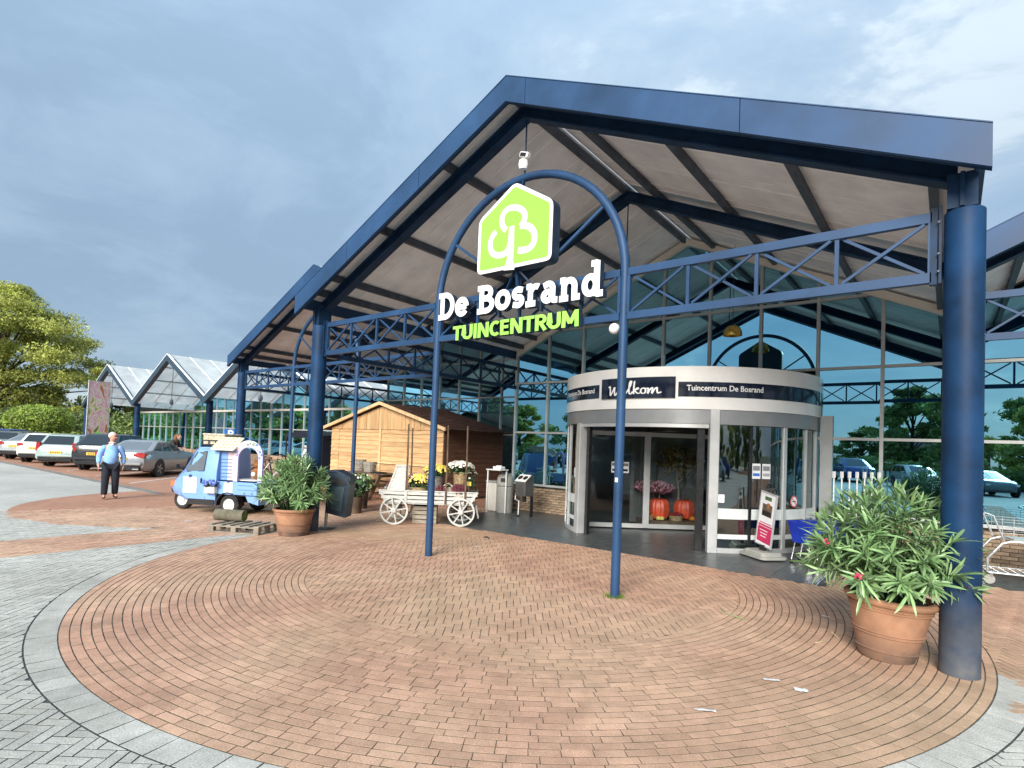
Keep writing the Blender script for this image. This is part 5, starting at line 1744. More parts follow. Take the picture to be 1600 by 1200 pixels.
# ================================================================== POTTED OLEANDERS
def leaf_mesh(name, mt, L=.15, W=.022):
    vs = []; fs = []
    n = 5
    for i in range(n + 1):
        t = i / n
        w = W * math.sin(PI * min(1, t * .93 + .03)) ** .75 * (1 if i < n else .0)
        z = -.16 * L * t * t
        vs += [(L * t, -w / 2, z + w * .22), (L * t, 0, z), (L * t, w / 2, z + w * .22)]
    for i in range(n):
        a = 3 * i
        fs += [(a, a + 3, a + 4, a + 1), (a + 1, a + 4, a + 5, a + 2)]
    b = MB(); b.add(vs, fs)
    me = bpy.data.meshes.new(name); me.from_pydata(b.v, [], b.f); me.materials.append(mt)
    me.polygons.foreach_set('use_smooth', [True] * len(me.polygons)); me.update()
    return me
LEAF = [leaf_mesh('leaf', M['leaf'], .155, .022), leaf_mesh('leaf', M['leaf'], .185, .021), leaf_mesh('leaf', M['leaf'], .12, .021)]

def oleander(loc, label, plant_r, plant_h, pot_rt, pot_rb, pot_h, tilt, nst, flowers, seed, nl, ls=1.0, dense=1.0):
    rs = random.Random(seed)
    o = thing('potted_oleander', label, 'potted plant', loc, 0, 'oleanders in terracotta pots')
    b = MB()
    b.T = Matrix.Rotation(tilt[0], 4, 'Y') @ Matrix.Rotation(tilt[1], 4, 'X')
    def rr(z): return pot_rb + (pot_rt * .92 - pot_rb) * (z / pot_h) ** .85
    prof = [(0, 0), (pot_rb, 0), (pot_rb + .006, .012)]
    def bead(z, h=.013): return [(rr(z), z), (rr(z) + .012, z + h * .3), (rr(z) + .012, z + h * .7), (rr(z + h), z + h)]
    prof += bead(pot_h * .15) + bead(pot_h * .40) + bead(pot_h * .445) + bead(pot_h * .80) + bead(pot_h * .84)
    z0 = pot_h * .885
    prof += [(rr(z0), z0), (pot_rt * .97, z0 + .01), (pot_rt, z0 + .03), (pot_rt, pot_h - .012), (pot_rt - .015, pot_h), (pot_rt - .045, pot_h), (pot_rt - .05, pot_h - .05), (0, pot_h - .06)]
    b.lathe(prof, (0, 0, 0), 48)
    pot = b.build('pot', M['terracotta'], o, smooth=20, world=False)
    s = MB(); s.lathe([(0, pot_h - .045), (pot_rt - .052, pot_h - .045)], (0, 0, 0), 24); s.T = b.T; s.build('soil', M['soil'], o, world=False)
    leaves = []
    st = MB()
    fl = MB()
    cz = pot_h + plant_h * .42
    for k in range(nst):
        a = rs.uniform(0, 2 * PI)
        el = rs.uniform(.02, 1.0) ** .75
        th = R(87) * el                                 # lean from upright
        reach = 1.0
        tip = Vector((plant_r * math.sin(th) * math.cos(a), plant_r * math.sin(th) * math.sin(a), pot_h + plant_h * (.98 * math.cos(th) ** .8 if th < PI / 2 else -.03) + .05)) * 1.0
        tip = Vector((tip.x * rs.uniform(.84, 1.03), tip.y * rs.uniform(.84, 1.03), pot_h + (tip.z - pot_h) * rs.uniform(.80, 1.02)))
        base = Vector((pot_rt * .55 * math.sin(th) * math.cos(a), pot_rt * .55 * math.sin(th) * math.sin(a), pot_h - .05))
        mid = base.lerp(tip, .5) + Vector((0, 0, .13 * plant_h * math.sin(th)))
        P = [base, base.lerp(mid, .5) + Vector((0, 0, .03)), mid, mid.lerp(tip, .55) + Vector((0, 0, .015)), tip]
        st.tube(P, [.008, .007, .006, .005, .003], 5)
        # whorls of three along the upper part
        nw = int(9 * dense)
        for w in range(nw):
            t = .28 + .72 * w / (nw - 1)
            i = min(3, int(t * 4)); f = t * 4 - i
            p = P[i].lerp(P[i + 1], f); d = (P[i + 1] - P[i]).normalized()
            e1 = d.orthogonal().normalized(); e2 = d.cross(e1)
            ph = rs.uniform(0, 2 * PI)
            for q in range(3 if w < nw - 1 else 6):
                aa = ph + q * 2 * PI / (3 if w < nw - 1 else 6) + rs.uniform(-.25, .25)
                open_ = R(rs.uniform(48, 78)) if w < nw - 1 else R(rs.uniform(12, 50))
                dirv = d * math.cos(open_) + (e1 * math.cos(aa) + e2 * math.sin(aa)) * math.sin(open_)
                dirv = (dirv + Vector((0, 0, -.06))).normalized()
                up = (d + Vector((0, 0, .6)) + Vector((rs.uniform(-.3, .3), rs.uniform(-.3, .3), 0))).normalized()
                side = up.cross(dirv)
                if side.length < .05: continue
                side.normalize(); up = dirv.cross(side)
                m4 = Matrix((dirv, side, up)).transposed().to_4x4(); m4.translation = p
                s_ = rs.uniform(.6, 1.15) * ls
                leaves.append((m4 @ Matrix.Scale(s_, 4), rs.randrange(3)))
        if k < flowers:
            pt = tip + Vector((0, 0, .02))
            for q in range(9):
                c = pt + Vector((rs.gauss(0, .02), rs.gauss(0, .02), rs.uniform(0, .04)))
                e1 = Vector((rs.gauss(0, 1), rs.gauss(0, 1), rs.gauss(0, 1))).normalized(); e2 = e1.orthogonal().normalized()
                n5 = e1.cross(e2)
                vs = [c]
                for i in range(10):
                    t = 2 * PI * i / 10
                    vs.append(c + (e1 * math.cos(t) + e2 * math.sin(t)) * (.014 if i % 2 else .008) + n5 * .006)
                fl.add(vs, [(0, 1 + i, 1 + (i + 1) % 10) for i in range(10)])
    st.build('stem', M['leaf_dark'], o, world=False)
    if fl.v:
        fo = fl.build('flower', M['pinkflower'], o, world=False)
        fo['label'] = 'small crimson oleander flowers at the shoot tips'
        fo['kind'] = 'stuff'
    camd = (CAM - Vector(loc)).normalized()
    leaves.sort(key=lambda t: -(t[0].translation.dot(camd)))
    rest_V, rest_F, nb = [], [], 0
    for i, (m4, q) in enumerate(leaves):
        if i < nl:
            l = link('leaf', LEAF[q], o); l.matrix_basis = m4
        else:
            co_ = np.array([v.co[:] for v in LEAF[q].vertices])
            A = np.array(m4)
            rest_V.append(co_ @ A[:3, :3].T + A[:3, 3]); rest_F.append(np.array([p.vertices[:] for p in LEAF[q].polygons]) + nb); nb += len(co_)
    if rest_V:
        V = np.concatenate(rest_V); F = np.concatenate(rest_F)
        tag(soup('leaves_beyond', M['leaf'], V, F, o, smooth=True), kind='stuff')
    return o
oleander((4.15, .02, 0), 'large oleander with a few crimson flowers in a tilted terracotta pot by the right column', .60, .90, .350, .205, .53, (R(3.0), R(-1.0)), 125, 5, 5, 300, 1.08, 1.0)
oleander((-4.42, -.50, 0), 'smaller green oleander in a terracotta pot by the left column', .58, .84, .36, .24, .46, (0, 0), 120, 0, 9, 300, 1.1, .9)

# ================================================================== LITTER BIN ON A POST
lb = thing('litter_bin', 'dark blue litter bin hung on a galvanised post', 'litter bin', (-4.66, .30, 0), R(35))
def lbuild(b, n, m, par=lb, smooth=False): return b.build(n, m, par, smooth=smooth, world=False)
b = MB(); b.tube([(0, 0, 0), (0.01, 0, 1.08)], .030, 12); lbuild(b, 'post', M['galv'], smooth=True)
b = MB(); b.extr([(.05, .32), (.42, .24), (.48, .84), (.44, .98), (.22, 1.075), (.05, 1.07)], 'y', -.17, .17); bo_ = lbuild(b, 'bin_body', M['bin'])
b = MB(); b.extr([(.14, .40), (.35, .345), (.39, .80), (.14, .82)], 'y', -.182, -.1705); lbuild(b, 'front_panel', M['bin_panel'], bo_)
b = MB(); b.extr([(.15, .86), (.41, .84), (.39, .90), (.24, .985), (.15, .98)], 'y', -.180, -.1705); lbuild(b, 'opening', M['black'], bo_)
b = MB(); b.extr([(.03, 1.075), (.22, 1.08), (.455, .98), (.47, .93), (.50, .93), (.48, 1.00), (.23, 1.115), (.03, 1.105)], 'y', -.185, .185); lbuild(b, 'hood', M['bin'], bo_)
b = MB()
for z in (.48, .86): b.box((.03, 0, z), (.06, .07, .03))
lbuild(b, 'clamp', M['galv'])
b = MB(); b.box((0, 0, .003), (.32, .30, .006)); lbuild(b, 'base_stone', M['mortar_grey'])

# ================================================================== PALLET AND LOG
pa = thing('pallet', 'weathered wooden pallet lying on the red paving', 'pallet', (-5.25, -.95, 0), R(28))
pa.scale = (.80, .80, 1)
for k in range(6):
    b = MB(); b.bbox((-.55 + k * .22, 0, .135), (.125 if k % 2 else .10, .78, .02), .004); b.build('deck_board', M['oldwood'], pa, world=False)
for y in (-.33, 0, .33):
    b = MB(); b.bbox((0, y, .114), (1.20, .10, .02), .003); b.build('stringer_board', M['oldwood'], pa, world=False)
    b = MB(); b.bbox((0, y, .011), (1.20, .10, .022), .003); b.build('bottom_board', M['oldwood'], pa, world=False)
    for x in (-.54, 0, .54):
        b = MB(); b.bbox((x, y, .063), (.12, .10, .08), .004); b.build('block', M['oldwood'], pa, world=False)
lo = thing('log', 'mossy log resting on the end of the pallet', 'log', (-5.60, -1.03, .145), R(32))
b = MB()
P = [(-.28, 0, .105), (-.1, .005, .107), (.12, -.004, .104), (.26, 0, .105)]
b.tube(P, [.105, .102, .104, .10], 20, caps=False); b.build('bark', M['moss_bark'], lo, smooth=True, world=False)
for x in (-.281, .261):
    b = MB(); b.T = Matrix.Translation((x, 0, .105)) @ Matrix.Rotation(PI / 2, 4, 'Y'); b.lathe([(0, 0), (.05, .003), (.10, 0)], (0, 0, 0), 20); b.build('cut_end', M['moss'], lo, world=False)

# ================================================================== PICNIC TABLE WITH TUBS
pt = thing('picnic_table', 'dark brown picnic table with benches before the hut', 'picnic table', (-9.05, 4.75, 0), R(3))
for k in range(5):
    b = MB(); b.bbox((0, -.30 + k * .15, .72), (1.75, .135, .035), .006); b.build('table_plank', M['brownwood'], pt, world=False)
for y in (-.68, .68):
    for d in (-.075, .075):
        b = MB(); b.bbox((0, y + d, .43), (1.75, .135, .035), .006); b.build('bench_plank', M['brownwood'], pt, world=False)
for x in (-.62, .62):
    for s in (-1, 1):
        b = MB(); b.bar((x, s * .22, .70), (x, s * .62, .0), .045, .095, (0, 1, 0)); b.build('leg', M['brownwood'], pt, world=False)
    b = MB(); b.box((x + .045, 0, .39), (.04, 1.5, .09)); b.box((x + .045, 0, .665), (.04, .72, .08)); b.build('cross_beam', M['brownwood'], pt, world=False)
def tub(x, y, z, lab, h=.30):
    t_ = thing('wooden_tub', lab, 'tub', (x, y, z))
    for k in range(14):
        a = 2 * PI * k / 14
        b = MB(); n_ = Vector((math.cos(a), math.sin(a), 0)); b.bar(Vector((x, y, z)) + n_ * .155, Vector((x, y, z + h)) + n_ * .205, .016, .082, Vector((-n_.y, n_.x, 0))); b.build('stave', M['oldwood'], t_)
    b = MB(); b.lathe([(.178, .07), (.186, .07), (.190, .10), (.182, .10)], (x, y, z), 20); b.lathe([(.206, .22), (.212, .22), (.216, .25), (.208, .25)], (x, y, z), 20); b.build('hoop', M['galv'], t_)
    b = MB(); b.lathe([(0, .02), (.15, .02)], (x, y, z), 14); b.build('tub_bottom', M['brownwood'], t_)
tub(-9.30, 4.85, .7375, 'grey wooden tub on the picnic table, in front')
tub(-9.95, 4.95, .7375, 'grey wooden tub on the far end of the picnic table', .34)
tray = thing('dark_tray', 'flat black tray on the near end of the picnic table', 'tray', (-8.55, 4.60, .7375))
b = MB(); b.bbox((-8.55, 4.60, .755), (.42, .30, .035), .008); b.build('tray_body', M['black'], tray)
b = MB(); b.bbox((-8.55, 4.60, .775), (.36, .24, .01), .004); b.build('tray_lining', M['navy_cloth'], tray)

def leafy(name, x, y, lab, pot, mleaf, mflow, r, h, nf, group=None):
    o = thing(name, lab, 'planter', (x, y, 0), 0, group)
    b = MB(); b.lathe([(0, 0), (pot[0] * .85, 0), (pot[0], pot[1]), (pot[0] - .02, pot[1]), (pot[0] - .03, pot[1] - .04), (0, pot[1] - .04)], (x, y, 0), 20); b.build('pot', pot[2], o, smooth=30)
    V, F = leaf_cloud((0, 0, pot[1] + h * .45), (r, r, h * .6), 520, .06, shell=.25); V[:, 2] = np.maximum(V[:, 2], pot[1] * .8)
    tag(soup('foliage', mleaf, V, F, o), kind='stuff')
    b = MB()
    for k in range(nf):
        a, rr = random.uniform(0, 2 * PI), r * random.uniform(.4, 1)
        b.sphere((rr * math.cos(a), rr * math.sin(a), pot[1] + h * random.uniform(.55, 1.05)), .028, 6, 4)
    if nf: tag(b.build('blossom', mflow, o, world=False), kind='stuff')
leafy('planter', -6.95, 2.75, 'dark planter with bushy green plant right of the litter bin', (.23, .42, M['brownwood']), M['leaf'], M['mum_white'], .30, .42, 12)
leafy('planter', -6.3, 2.1, 'white flowering planter half hidden behind the litter bin', (.22, .38, M['brownwood']), M['leaf_dark'], M['mum_white'], .30, .46, 16)
leafy('planter', -8.25, 3.1, 'planter of white flowers behind the left oleander', (.22, .40, M['brownwood']), M['leaf'], M['mum_white'], .30, .42, 18)
leafy('planter', -4.62, 3.85, 'dark heather planter in the shade right of the flower cart', (.24, .34, M['brownwood']), M['leaf_dark'], M['heather'], .30, .30, 30)

# ================================================================== BY THE DOOR
ab = thing('ash_bin', 'round grey waste bin with domed lid by the brick base', 'waste bin', (-4.30, 5.22, 0))
b = MB(); b.lathe([(0, 0), (.20, 0), (.205, .66), (.19, .665), (0, .665)], (-4.30, 5.22, 0), 28); b.build('bin_body', M['ashbin'], ab, smooth=30)
b = MB(); b.lathe([(0, .68), (.21, .68), (.212, .80), (.20, .88), (.15, .96), (.07, 1.0), (0, 1.01)], (-4.30, 5.22, 0), 28); b.build('lid', M['ashbin'], ab, smooth=30)
b = MB(); b.box((-4.20, 5.02, .83), (.14, .03, .09), R(25)); b.build('opening', M['black'], ab)
g2 = thing('waste_box', 'low pale waste box behind the round grey bin', 'waste bin', (-4.62, 5.3, 0))
b = MB(); b.bbox((-4.70, 5.30, .36), (.34, .34, .72), .02); b.build('bin_body', M['white_trim'], g2)
b = MB(); b.bbox((-4.70, 5.30, .75), (.36, .36, .05), .015); b.build('lid', M['ashbin'], g2)
hl = thing('high_table', 'white narrow standing table with a paper tray beside the bin', 'table', (-4.35, 4.88, 0))
b = MB(); b.bbox((-4.33, 4.92, 1.08), (.46, .34, .03), .006); b.build('table_top', M['white'], hl)
for x, y in ((-4.53, 4.80), (-4.13, 5.04)):
    b = MB(); b.box((x, y, .535), (.028, .028, 1.06)); b.build('leg', M['white'], hl)
pb_ = thing('paper_box', 'white paper towel box on the standing table', 'box', (-4.30, 4.92, 1.095))
b = MB(); b.bbox((-4.28, 4.92, 1.13), (.26, .18, .07), .01); b.build('carton', M['poster_white'], pb_)
b = MB(); b.box((-4.28, 4.93, 1.175), (.14, .05, .02), .3); b.build('tissue', M['white_text'], pb_)
sz = thing('hygiene_station', 'stainless steel hand hygiene stand with two round openings', 'hygiene station', (-3.48, 4.95, 0), R(-8))
def sbuild(b, n, m, par=sz): return b.build(n, m, par, world=False)
b = MB(); b.extr([(-.14, .50), (.14, .50), (.14, .98), (.02, .98), (-.14, .86)], 'x', -.17, .17); sb_ = sbuild(b, 'cabinet', M['steel'])
b = MB(); b.extr([(-.165, .845), (.03, .995), (.03, 1.01), (-.165, .86)], 'x', -.18, .18); sbuild(b, 'lid', M['white'], sb_)
for x in (-.085, .085):
    b = MB(); b.T = Matrix.Translation((x, -.070, .936)) @ Matrix.Rotation(R(37.6), 4, 'X'); b.lathe([(0, 0), (.055, 0), (.055, .004), (.068, .004), (.068, -.01)], (0, 0, 0), 20); sbuild(b, 'opening', M['black'] , sb_)
b = MB(); b.box((0, -.143, .70), (.26, .006, .28)); sbuild(b, 'door_panel', M['steel'], sb_)
b = MB(); b.tube([(-.17, -.10, .86), (-.19, -.12, .40), (-.05, -.13, .38), (-.05, -.14, .05)], .013, 8); b.tube([(.13, .10, .5), (.13, .10, .05)], .013, 8); sbuild(b, 'leg', M['white'])
b = MB(); b.box((.15, .10, .26), (.03, .08, .50)); b.cyl((-.05, -.14, 0), (-.05, -.14, .05), .03, seg=10); b.cyl((.13, .10, 0), (.13, .10, .05), .03, seg=10); sbuild(b, 'foot', M['black'])
b = MB(); b.cyl((0, 0, .35), (0, 0, .50), .05, seg=12); sbuild(b, 'hopper', M['black_gloss'])
sn = thing('blue_stall', 'small arched blue display seen beside the hygiene stand', 'display', (-3.0, 6.6, 0))
b = MB(); b.tube([(-3.3, 6.6, .3)] + [(-3.05 + .3 * math.cos(t), 6.6, .95 + .35 * math.sin(t)) for t in np.linspace(PI, 0, 12)] + [(-2.75, 6.6, .3)], .05, 8); b.build('arch', M['navy_cloth'], sn, smooth=True)
b = MB(); b.box((-3.05, 6.65, .7), (.48, .04, .6)); b.build('back_panel', M['p_blue'], sn)

# swing sign on a water base
ws = thing('pavement_sign', 'leaning pavement sign with pink poster on a grey water-filled base', 'sign', (2.16, 4.02, 0), R(-40))
def wb(b, n, m, par=ws, smooth=False): return b.build(n, m, par, smooth=smooth, world=False)
b = MB()
pr = round_poly([(-.33, -.24), (.33, -.24), (.33, .24), (-.33, .24)], .10, 4)
b.prism(pr, .03, .07); b.prism([(x * .8, y * .8) for x, y in pr], .07, .13, .02); wb(b, 'base', M['ashbin'])
b = MB()
for x in (-.2, .2):
    b.cyl((x, -.16, .0), (x, -.16, .035), .02, seg=8)
wb(b, 'foot', M['black'])
b = MB(); b.box((0, 0, .17), (.12, .05, .10)); wb(b, 'spring', M['black'])
tl = Matrix.Translation((0, 0, .20)) @ Matrix.Rotation(R(9), 4, 'Y')
b = MB(); b.T = tl
for x in (-.19, .19): b.bbox((x, 0, .45), (.025, .03, .90), .004)
for z in (.012, .888): b.bbox((0, 0, z), (.38, .03, .025), .004)
fr_ = wb(b, 'sign_frame', M['alu'])
b = MB(); b.T = tl; b.box((0, 0, .45), (.356, .012, .852)); wb(b, 'poster', M['poster_white'], fr_)
for z, h, w, m in ((.19, .26, .34, 'magenta'), (.345, .03, .34, 'magenta'), (.385, .015, .30, 'magenta'), (.60, .20, .24, 'brownwood'), (.55, .08, .22, 'black'), (.80, .06, .16, 'leaf_dark')):
    b = MB(); b.T = tl; b.box((0, -.0075 - .0004 * (z > .52), z), (w, .002, h)); wb(b, 'print', M[m], fr_)
b = MB(); b.T = tl; b.sphere((.02, -.006, .67), .06, 10, 6, (1, .06, 1)); wb(b, 'print', M['amber'], fr_)
b = MB(); b.T = tl
for k in range(3): b.box((-.02, -.0092, .26 - k * .05), (.2 - k * .03, .001, .012))
wb(b, 'print', M['white_text'], fr_)

# blue basket trolleys nested in a row, with their tall poles
def basket_trolley(x, y, rz, lab):
    o = thing('basket_trolley', lab, 'trolley', (x, y, 0), rz, 'blue basket trolleys nested by the door')
    b = MB()
    # open plastic basket
    for (z0, z1, w0, w1, d0, d1) in ((.34, .66, .15, .20, .21, .27),):
        vs = [(-w0, -d0, z0), (w0, -d0, z0), (w0, d0, z0), (-w0, d0, z0), (-w1, -d1, z1), (w1, -d1, z1), (w1, d1, z1), (-w1, d1, z1)]
        k = .95
        vs += [(a * k, c * k, d + (.01 if d < .5 else 0)) for a, c, d in vs]
        b.add(vs, [(3, 2, 1, 0), (0, 1, 5, 4), (1, 2, 6, 5), (2, 3, 7, 6), (3, 0, 4, 7), (8, 9, 10, 11), (12, 13, 9, 8), (13, 14, 10, 9), (14, 15, 11, 10), (15, 12, 8, 11), (4, 5, 13, 12), (5, 6, 14, 13), (6, 7, 15, 14), (7, 4, 12, 15)])
    bo = b.build('basket', M['trolley_blue'], o, world=False)
    b = MB(); b.add([(-.21, -.28, .655), (.21, -.28, .655), (.21, .28, .655), (-.21, .28, .655), (-.21, -.28, .675), (.21, -.28, .675), (.21, .28, .675), (-.21, .28, .675), (-.185, -.255, .675), (.185, -.255, .675), (.185, .255, .675), (-.185, .255, .675), (-.185, -.255, .655), (.185, -.255, .655), (.185, .255, .655), (-.185, .255, .655)],
        [(0, 1, 5, 4), (1, 2, 6, 5), (2, 3, 7, 6), (3, 0, 4, 7), (4, 5, 9, 8), (5, 6, 10, 9), (6, 7, 11, 10), (7, 4, 8, 11), (8, 9, 13, 12), (9, 10, 14, 13), (10, 11, 15, 14), (11, 8, 12, 15)])
    b.build('rim', M['trolley_blue'], bo, world=False)
    for sx in (-1, 1):
        for sy in (-1, 1):
            l = MB(); l.tube([(sx * .13, sy * .18, .35), (sx * .17, sy * .21, .06)], .010, 6); l.build('leg', M['chrome'], o, world=False)
            c = MB(); c.T = Matrix.Translation((sx * .17, sy * .21, .03)) @ Matrix.Rotation(PI / 2, 4, 'X'); c.lathe([(0, -.012), (.03, -.012), (.03, .012), (0, .012)], (0, 0, 0), 12); c.build('caster', M['black'], o, world=False)
    b = MB(); b.tube([(.19, .24, .35), (.19, .24, 1.45)], .011, 8); b.build('pole', M['white'], o, world=False)
    b = MB(); b.box((.19, .24, 1.44), (.03, .04, .10)); b.build('pole_cap', M['white'], o, world=False)
    b = MB(); b.cyl((.19, .24, .92), (.19, .24, 1.02), .018, seg=8); b.build('grip', M['black'], o, world=False)
    b = MB(); b.box((-.20, -.10, .60), (.012, .02, .14)); b.box((-.20, -.10, .52), (.02, .03, .05)); b.build('coin_lock', M['white'], o, world=False)
    return o
order = ['first blue basket trolley of the nested row, nearest the pink pavement sign', 'second blue basket trolley counted from the pink pavement sign', 'third blue basket trolley counted from the pink pavement sign', 'fourth blue basket trolley counted from the pink pavement sign', 'fifth blue basket trolley counted from the pink pavement sign', 'sixth blue basket trolley counted from the pink pavement sign', 'last blue basket trolley of the nested row, farthest from the pavement sign']
bt0 = basket_trolley(2.86, 4.05, R(-32), order[0])
for k in range(1, 7):
    c = copy_tree(bt0); c.location = (2.86 + .085 * k, 4.05 + .17 * k, 0); c['label'] = order[k]

# chrome shopping trolleys at the right edge
def chrome_trolley(x, y, rz, lab):
    o = thing('shopping_trolley', lab, 'trolley', (x, y, 0), rz, 'chrome flatbed trolleys at the right edge')
    def tb(pts, r=.013, name='frame_tube', m='galv'):
        b = MB(); b.tube(pts, r, 8); return b.build(name, M[m], o, smooth=True, world=False)
    for s in (-1, 1):
        w = .28
        tb([(-.52, s * w, .16), (-.52, s * w, .36), (-.36, s * w, .58), (-.26, s * w, .62), (.38, s * w, .62)], .018)
        tb([(.30, s * w, .16), (.30, s * w, .36), (.44, s * w, .56), (.56, s * w, .60)], .018)
        tb([(-.34, s * w, .62), (-.46, s * w, .96), (-.56, s * w, 1.0)], .012)
        tb([(-.52, s * w, .16), (.42, s * w, .16)], .014)
    tb([(-.56, -.30, 1.0), (-.56, .30, 1.0)], .016, 'handle', 'chrome')
    b = MB()
    for k in range(9): b.bar((-.50 + k * .11, -.27, .165), (-.50 + k * .11, .27, .165), .008, .008)
    for y_ in (-.2, -.1, 0, .1, .2): b.bar((-.52, y_, .173), (.42, y_, .173), .008, .008)
    b.build('wire_deck', M['chrome'], o, world=False)
    b = MB()
    for s in (-1, 1):
        for z in (.68, .76, .84, .92): b.bar((-.36 - (z - .62) * .33, s * .27, z), (.44, s * .27, z), .006, .006)
        for k in range(7): b.bar((-.36 + k * .13, s * .27, .63), (-.36 + k * .13, s * .27, .92), .005, .005)
    for k in range(7): b.bar((.44, -.27 + k * .09, .63), (.44, -.27 + k * .09, .92), .005, .005)
    for k in range(8): b.bar((-.36 + k * .11, -.27, .63), (-.36 + k * .11, .27, .63), .005, .005)
    b.bar((.44, -.27, .92), (.44, .27, .92), .008, .008)
    b.build('wire_basket', M['chrome'], o, world=False)
    b = MB(); b.box((.05, 0, .64), (.55, .50, .012)); b.build('tray', M['ashbin'], o, world=False)
    for x_ in (-.50, .36):
        for s in (-1, 1):
            f = MB(); f.box((x_ + .02, s * .28, .125), (.035, .04, .05)); f.build('caster_fork', M['steel'], o, world=False)
            c = MB(); c.T = Matrix.Translation((x_, s * .28, .065)) @ Matrix.Rotation(PI / 2, 4, 'X'); c.lathe([(0, -.015), (.04, -.016), (.065, -.014), (.065, .014), (.04, .016), (0, .015)], (0, 0, 0), 18); c.build('caster', M['ashbin'], o, world=False)
    return o
tr0 = chrome_trolley(5.48, 5.02, R(10), 'chrome flatbed trolley next to the thick right column')
for k, lb_ in ((1, 'middle chrome flatbed trolley at the right edge'), (2, 'chrome flatbed trolley cut by the right picture edge')):
    c = copy_tree(tr0); c.location = (5.48 + .62 * k, 5.02 + .1 * k, 0); c['label'] = lb_

# ================================================================== BITS ON THE PAVING
def scrap(x, y, w, h, rz, lab, m='paper', name='paper_scrap', cat_='litter'):
    b = MB(); n = 5
    vs = []; fs = []
    for i in range(n + 1):
        t = i / n - .5
        ww = h * (.7 + .5 * random.random())
        for s in (-1, 1):
            vs.append((w * t, s * ww / 2, .004 + .006 * random.random()))
    for i in range(n): fs.append((2 * i, 2 * i + 2, 2 * i + 3, 2 * i + 1))
    b.add(vs, fs)
    o = b.build(name, M[m], None, world=False); o.location = (x, y, .003); o.rotation_euler = (0, 0, rz)
    tag(o, lab, cat_)
scrap(3.32, -2.12, .14, .035, R(30), 'long white paper strip lying on the near brick circle')
scrap(3.53, -1.27, .12, .035, R(36), 'white paper strip, farther of the two in front of the large pot')
scrap(3.74, -1.31, .09, .06, R(20), 'crumpled white paper scrap in front of the large pot')
scrap(-4.35, .02, .12, .05, R(20), 'white paper scrap on the paving beside the litter bin')
scrap(-1.55, 1.12, .11, .03, R(10), 'white paper scrap between the two slim posts')
scrap(-6.9, -1.2, .16, .05, R(30), 'pale paper scrap before the pallet')
scrap(3.55, .95, .07, .035, 0, 'small white paper scrap behind the large pot')
scrap(4.62, -.10, .07, .03, 0, 'small white tag on the paving beside the right column foot')
def twig(P, r, lab, m='twigm'):
    b = MB(); b.tube(P, r, 5); o = b.build('twig', M[m]); tag(o, lab, 'twig')
twig([(2.62, .42, .006), (2.70, .28, .012), (2.80, .24, .008), (2.93, .20, .006)], .004, 'long pale green twig on the bricks left of the large pot', 'leaf')
twig([(3.62, -.08, .006), (3.66, -.02, .012), (3.70, .06, .008)], .004, 'short straw twig close to the left of the large pot')
twig([(3.68, .28, .006), (3.71, .22, .06), (3.78, .20, .008)], .003, 'bent pale twig left of the large pot')
twig([(-2.1, 1.9, .006), (-2.05, 1.92, .02), (-1.98, 1.90, .006)], .012, 'dark twig curl left of the entrance', 'black')
# crumbs of leaf and dust caught in the joints: nobody could count them
V = []; F = []
for k in range(420):
    x = random.uniform(-4.5, 5.2); y = random.uniform(-4.3, 3.2)
    if k % 3 == 0: x, y = random.gauss(3.7, .9), random.gauss(-.1, .7)
    if math.hypot(x, y - .25) > 4.8 and y < 0: continue
    s = random.uniform(.004, .014); a = random.uniform(0, PI)
    b0 = len(V)
    for t in (0, 2.1, 4.2): V.append((x + s * math.cos(a + t), y + s * .6 * math.sin(a + t), .004 + random.uniform(0, .004)))
    F.append((b0, b0 + 1, b0 + 2))
cm = soup('leaf_litter', M['twigm'], np.array(V), np.array(F)); tag(cm, kind='stuff')
# grass tuft at the foot of the second slim post
b = MB()
for k in range(150):
    a = random.uniform(0, 2 * PI); rr = .055 + abs(random.gauss(0, .035)); x, y = 1.55 + rr * math.cos(a), rr * math.sin(a)
    h = random.uniform(.02, .06); dx, dy = random.gauss(0, .02), random.gauss(0, .02)
    b.add([(x - .003, y, 0), (x + .003, y, 0), (x + dx, y + dy, h)], [(0, 1, 2)])
tag(b.build('grass_tuft', M['grass']), 'small bright grass tuft at the foot of the right slim post', 'grass', kind='stuff')
pst = MB(); pst.box((1.55, -.0535, 1.35), (.035, .002, .05)); tag(pst.build('sticker', M['poster_white']), 'small white sticker on the right slim post', 'sticker')
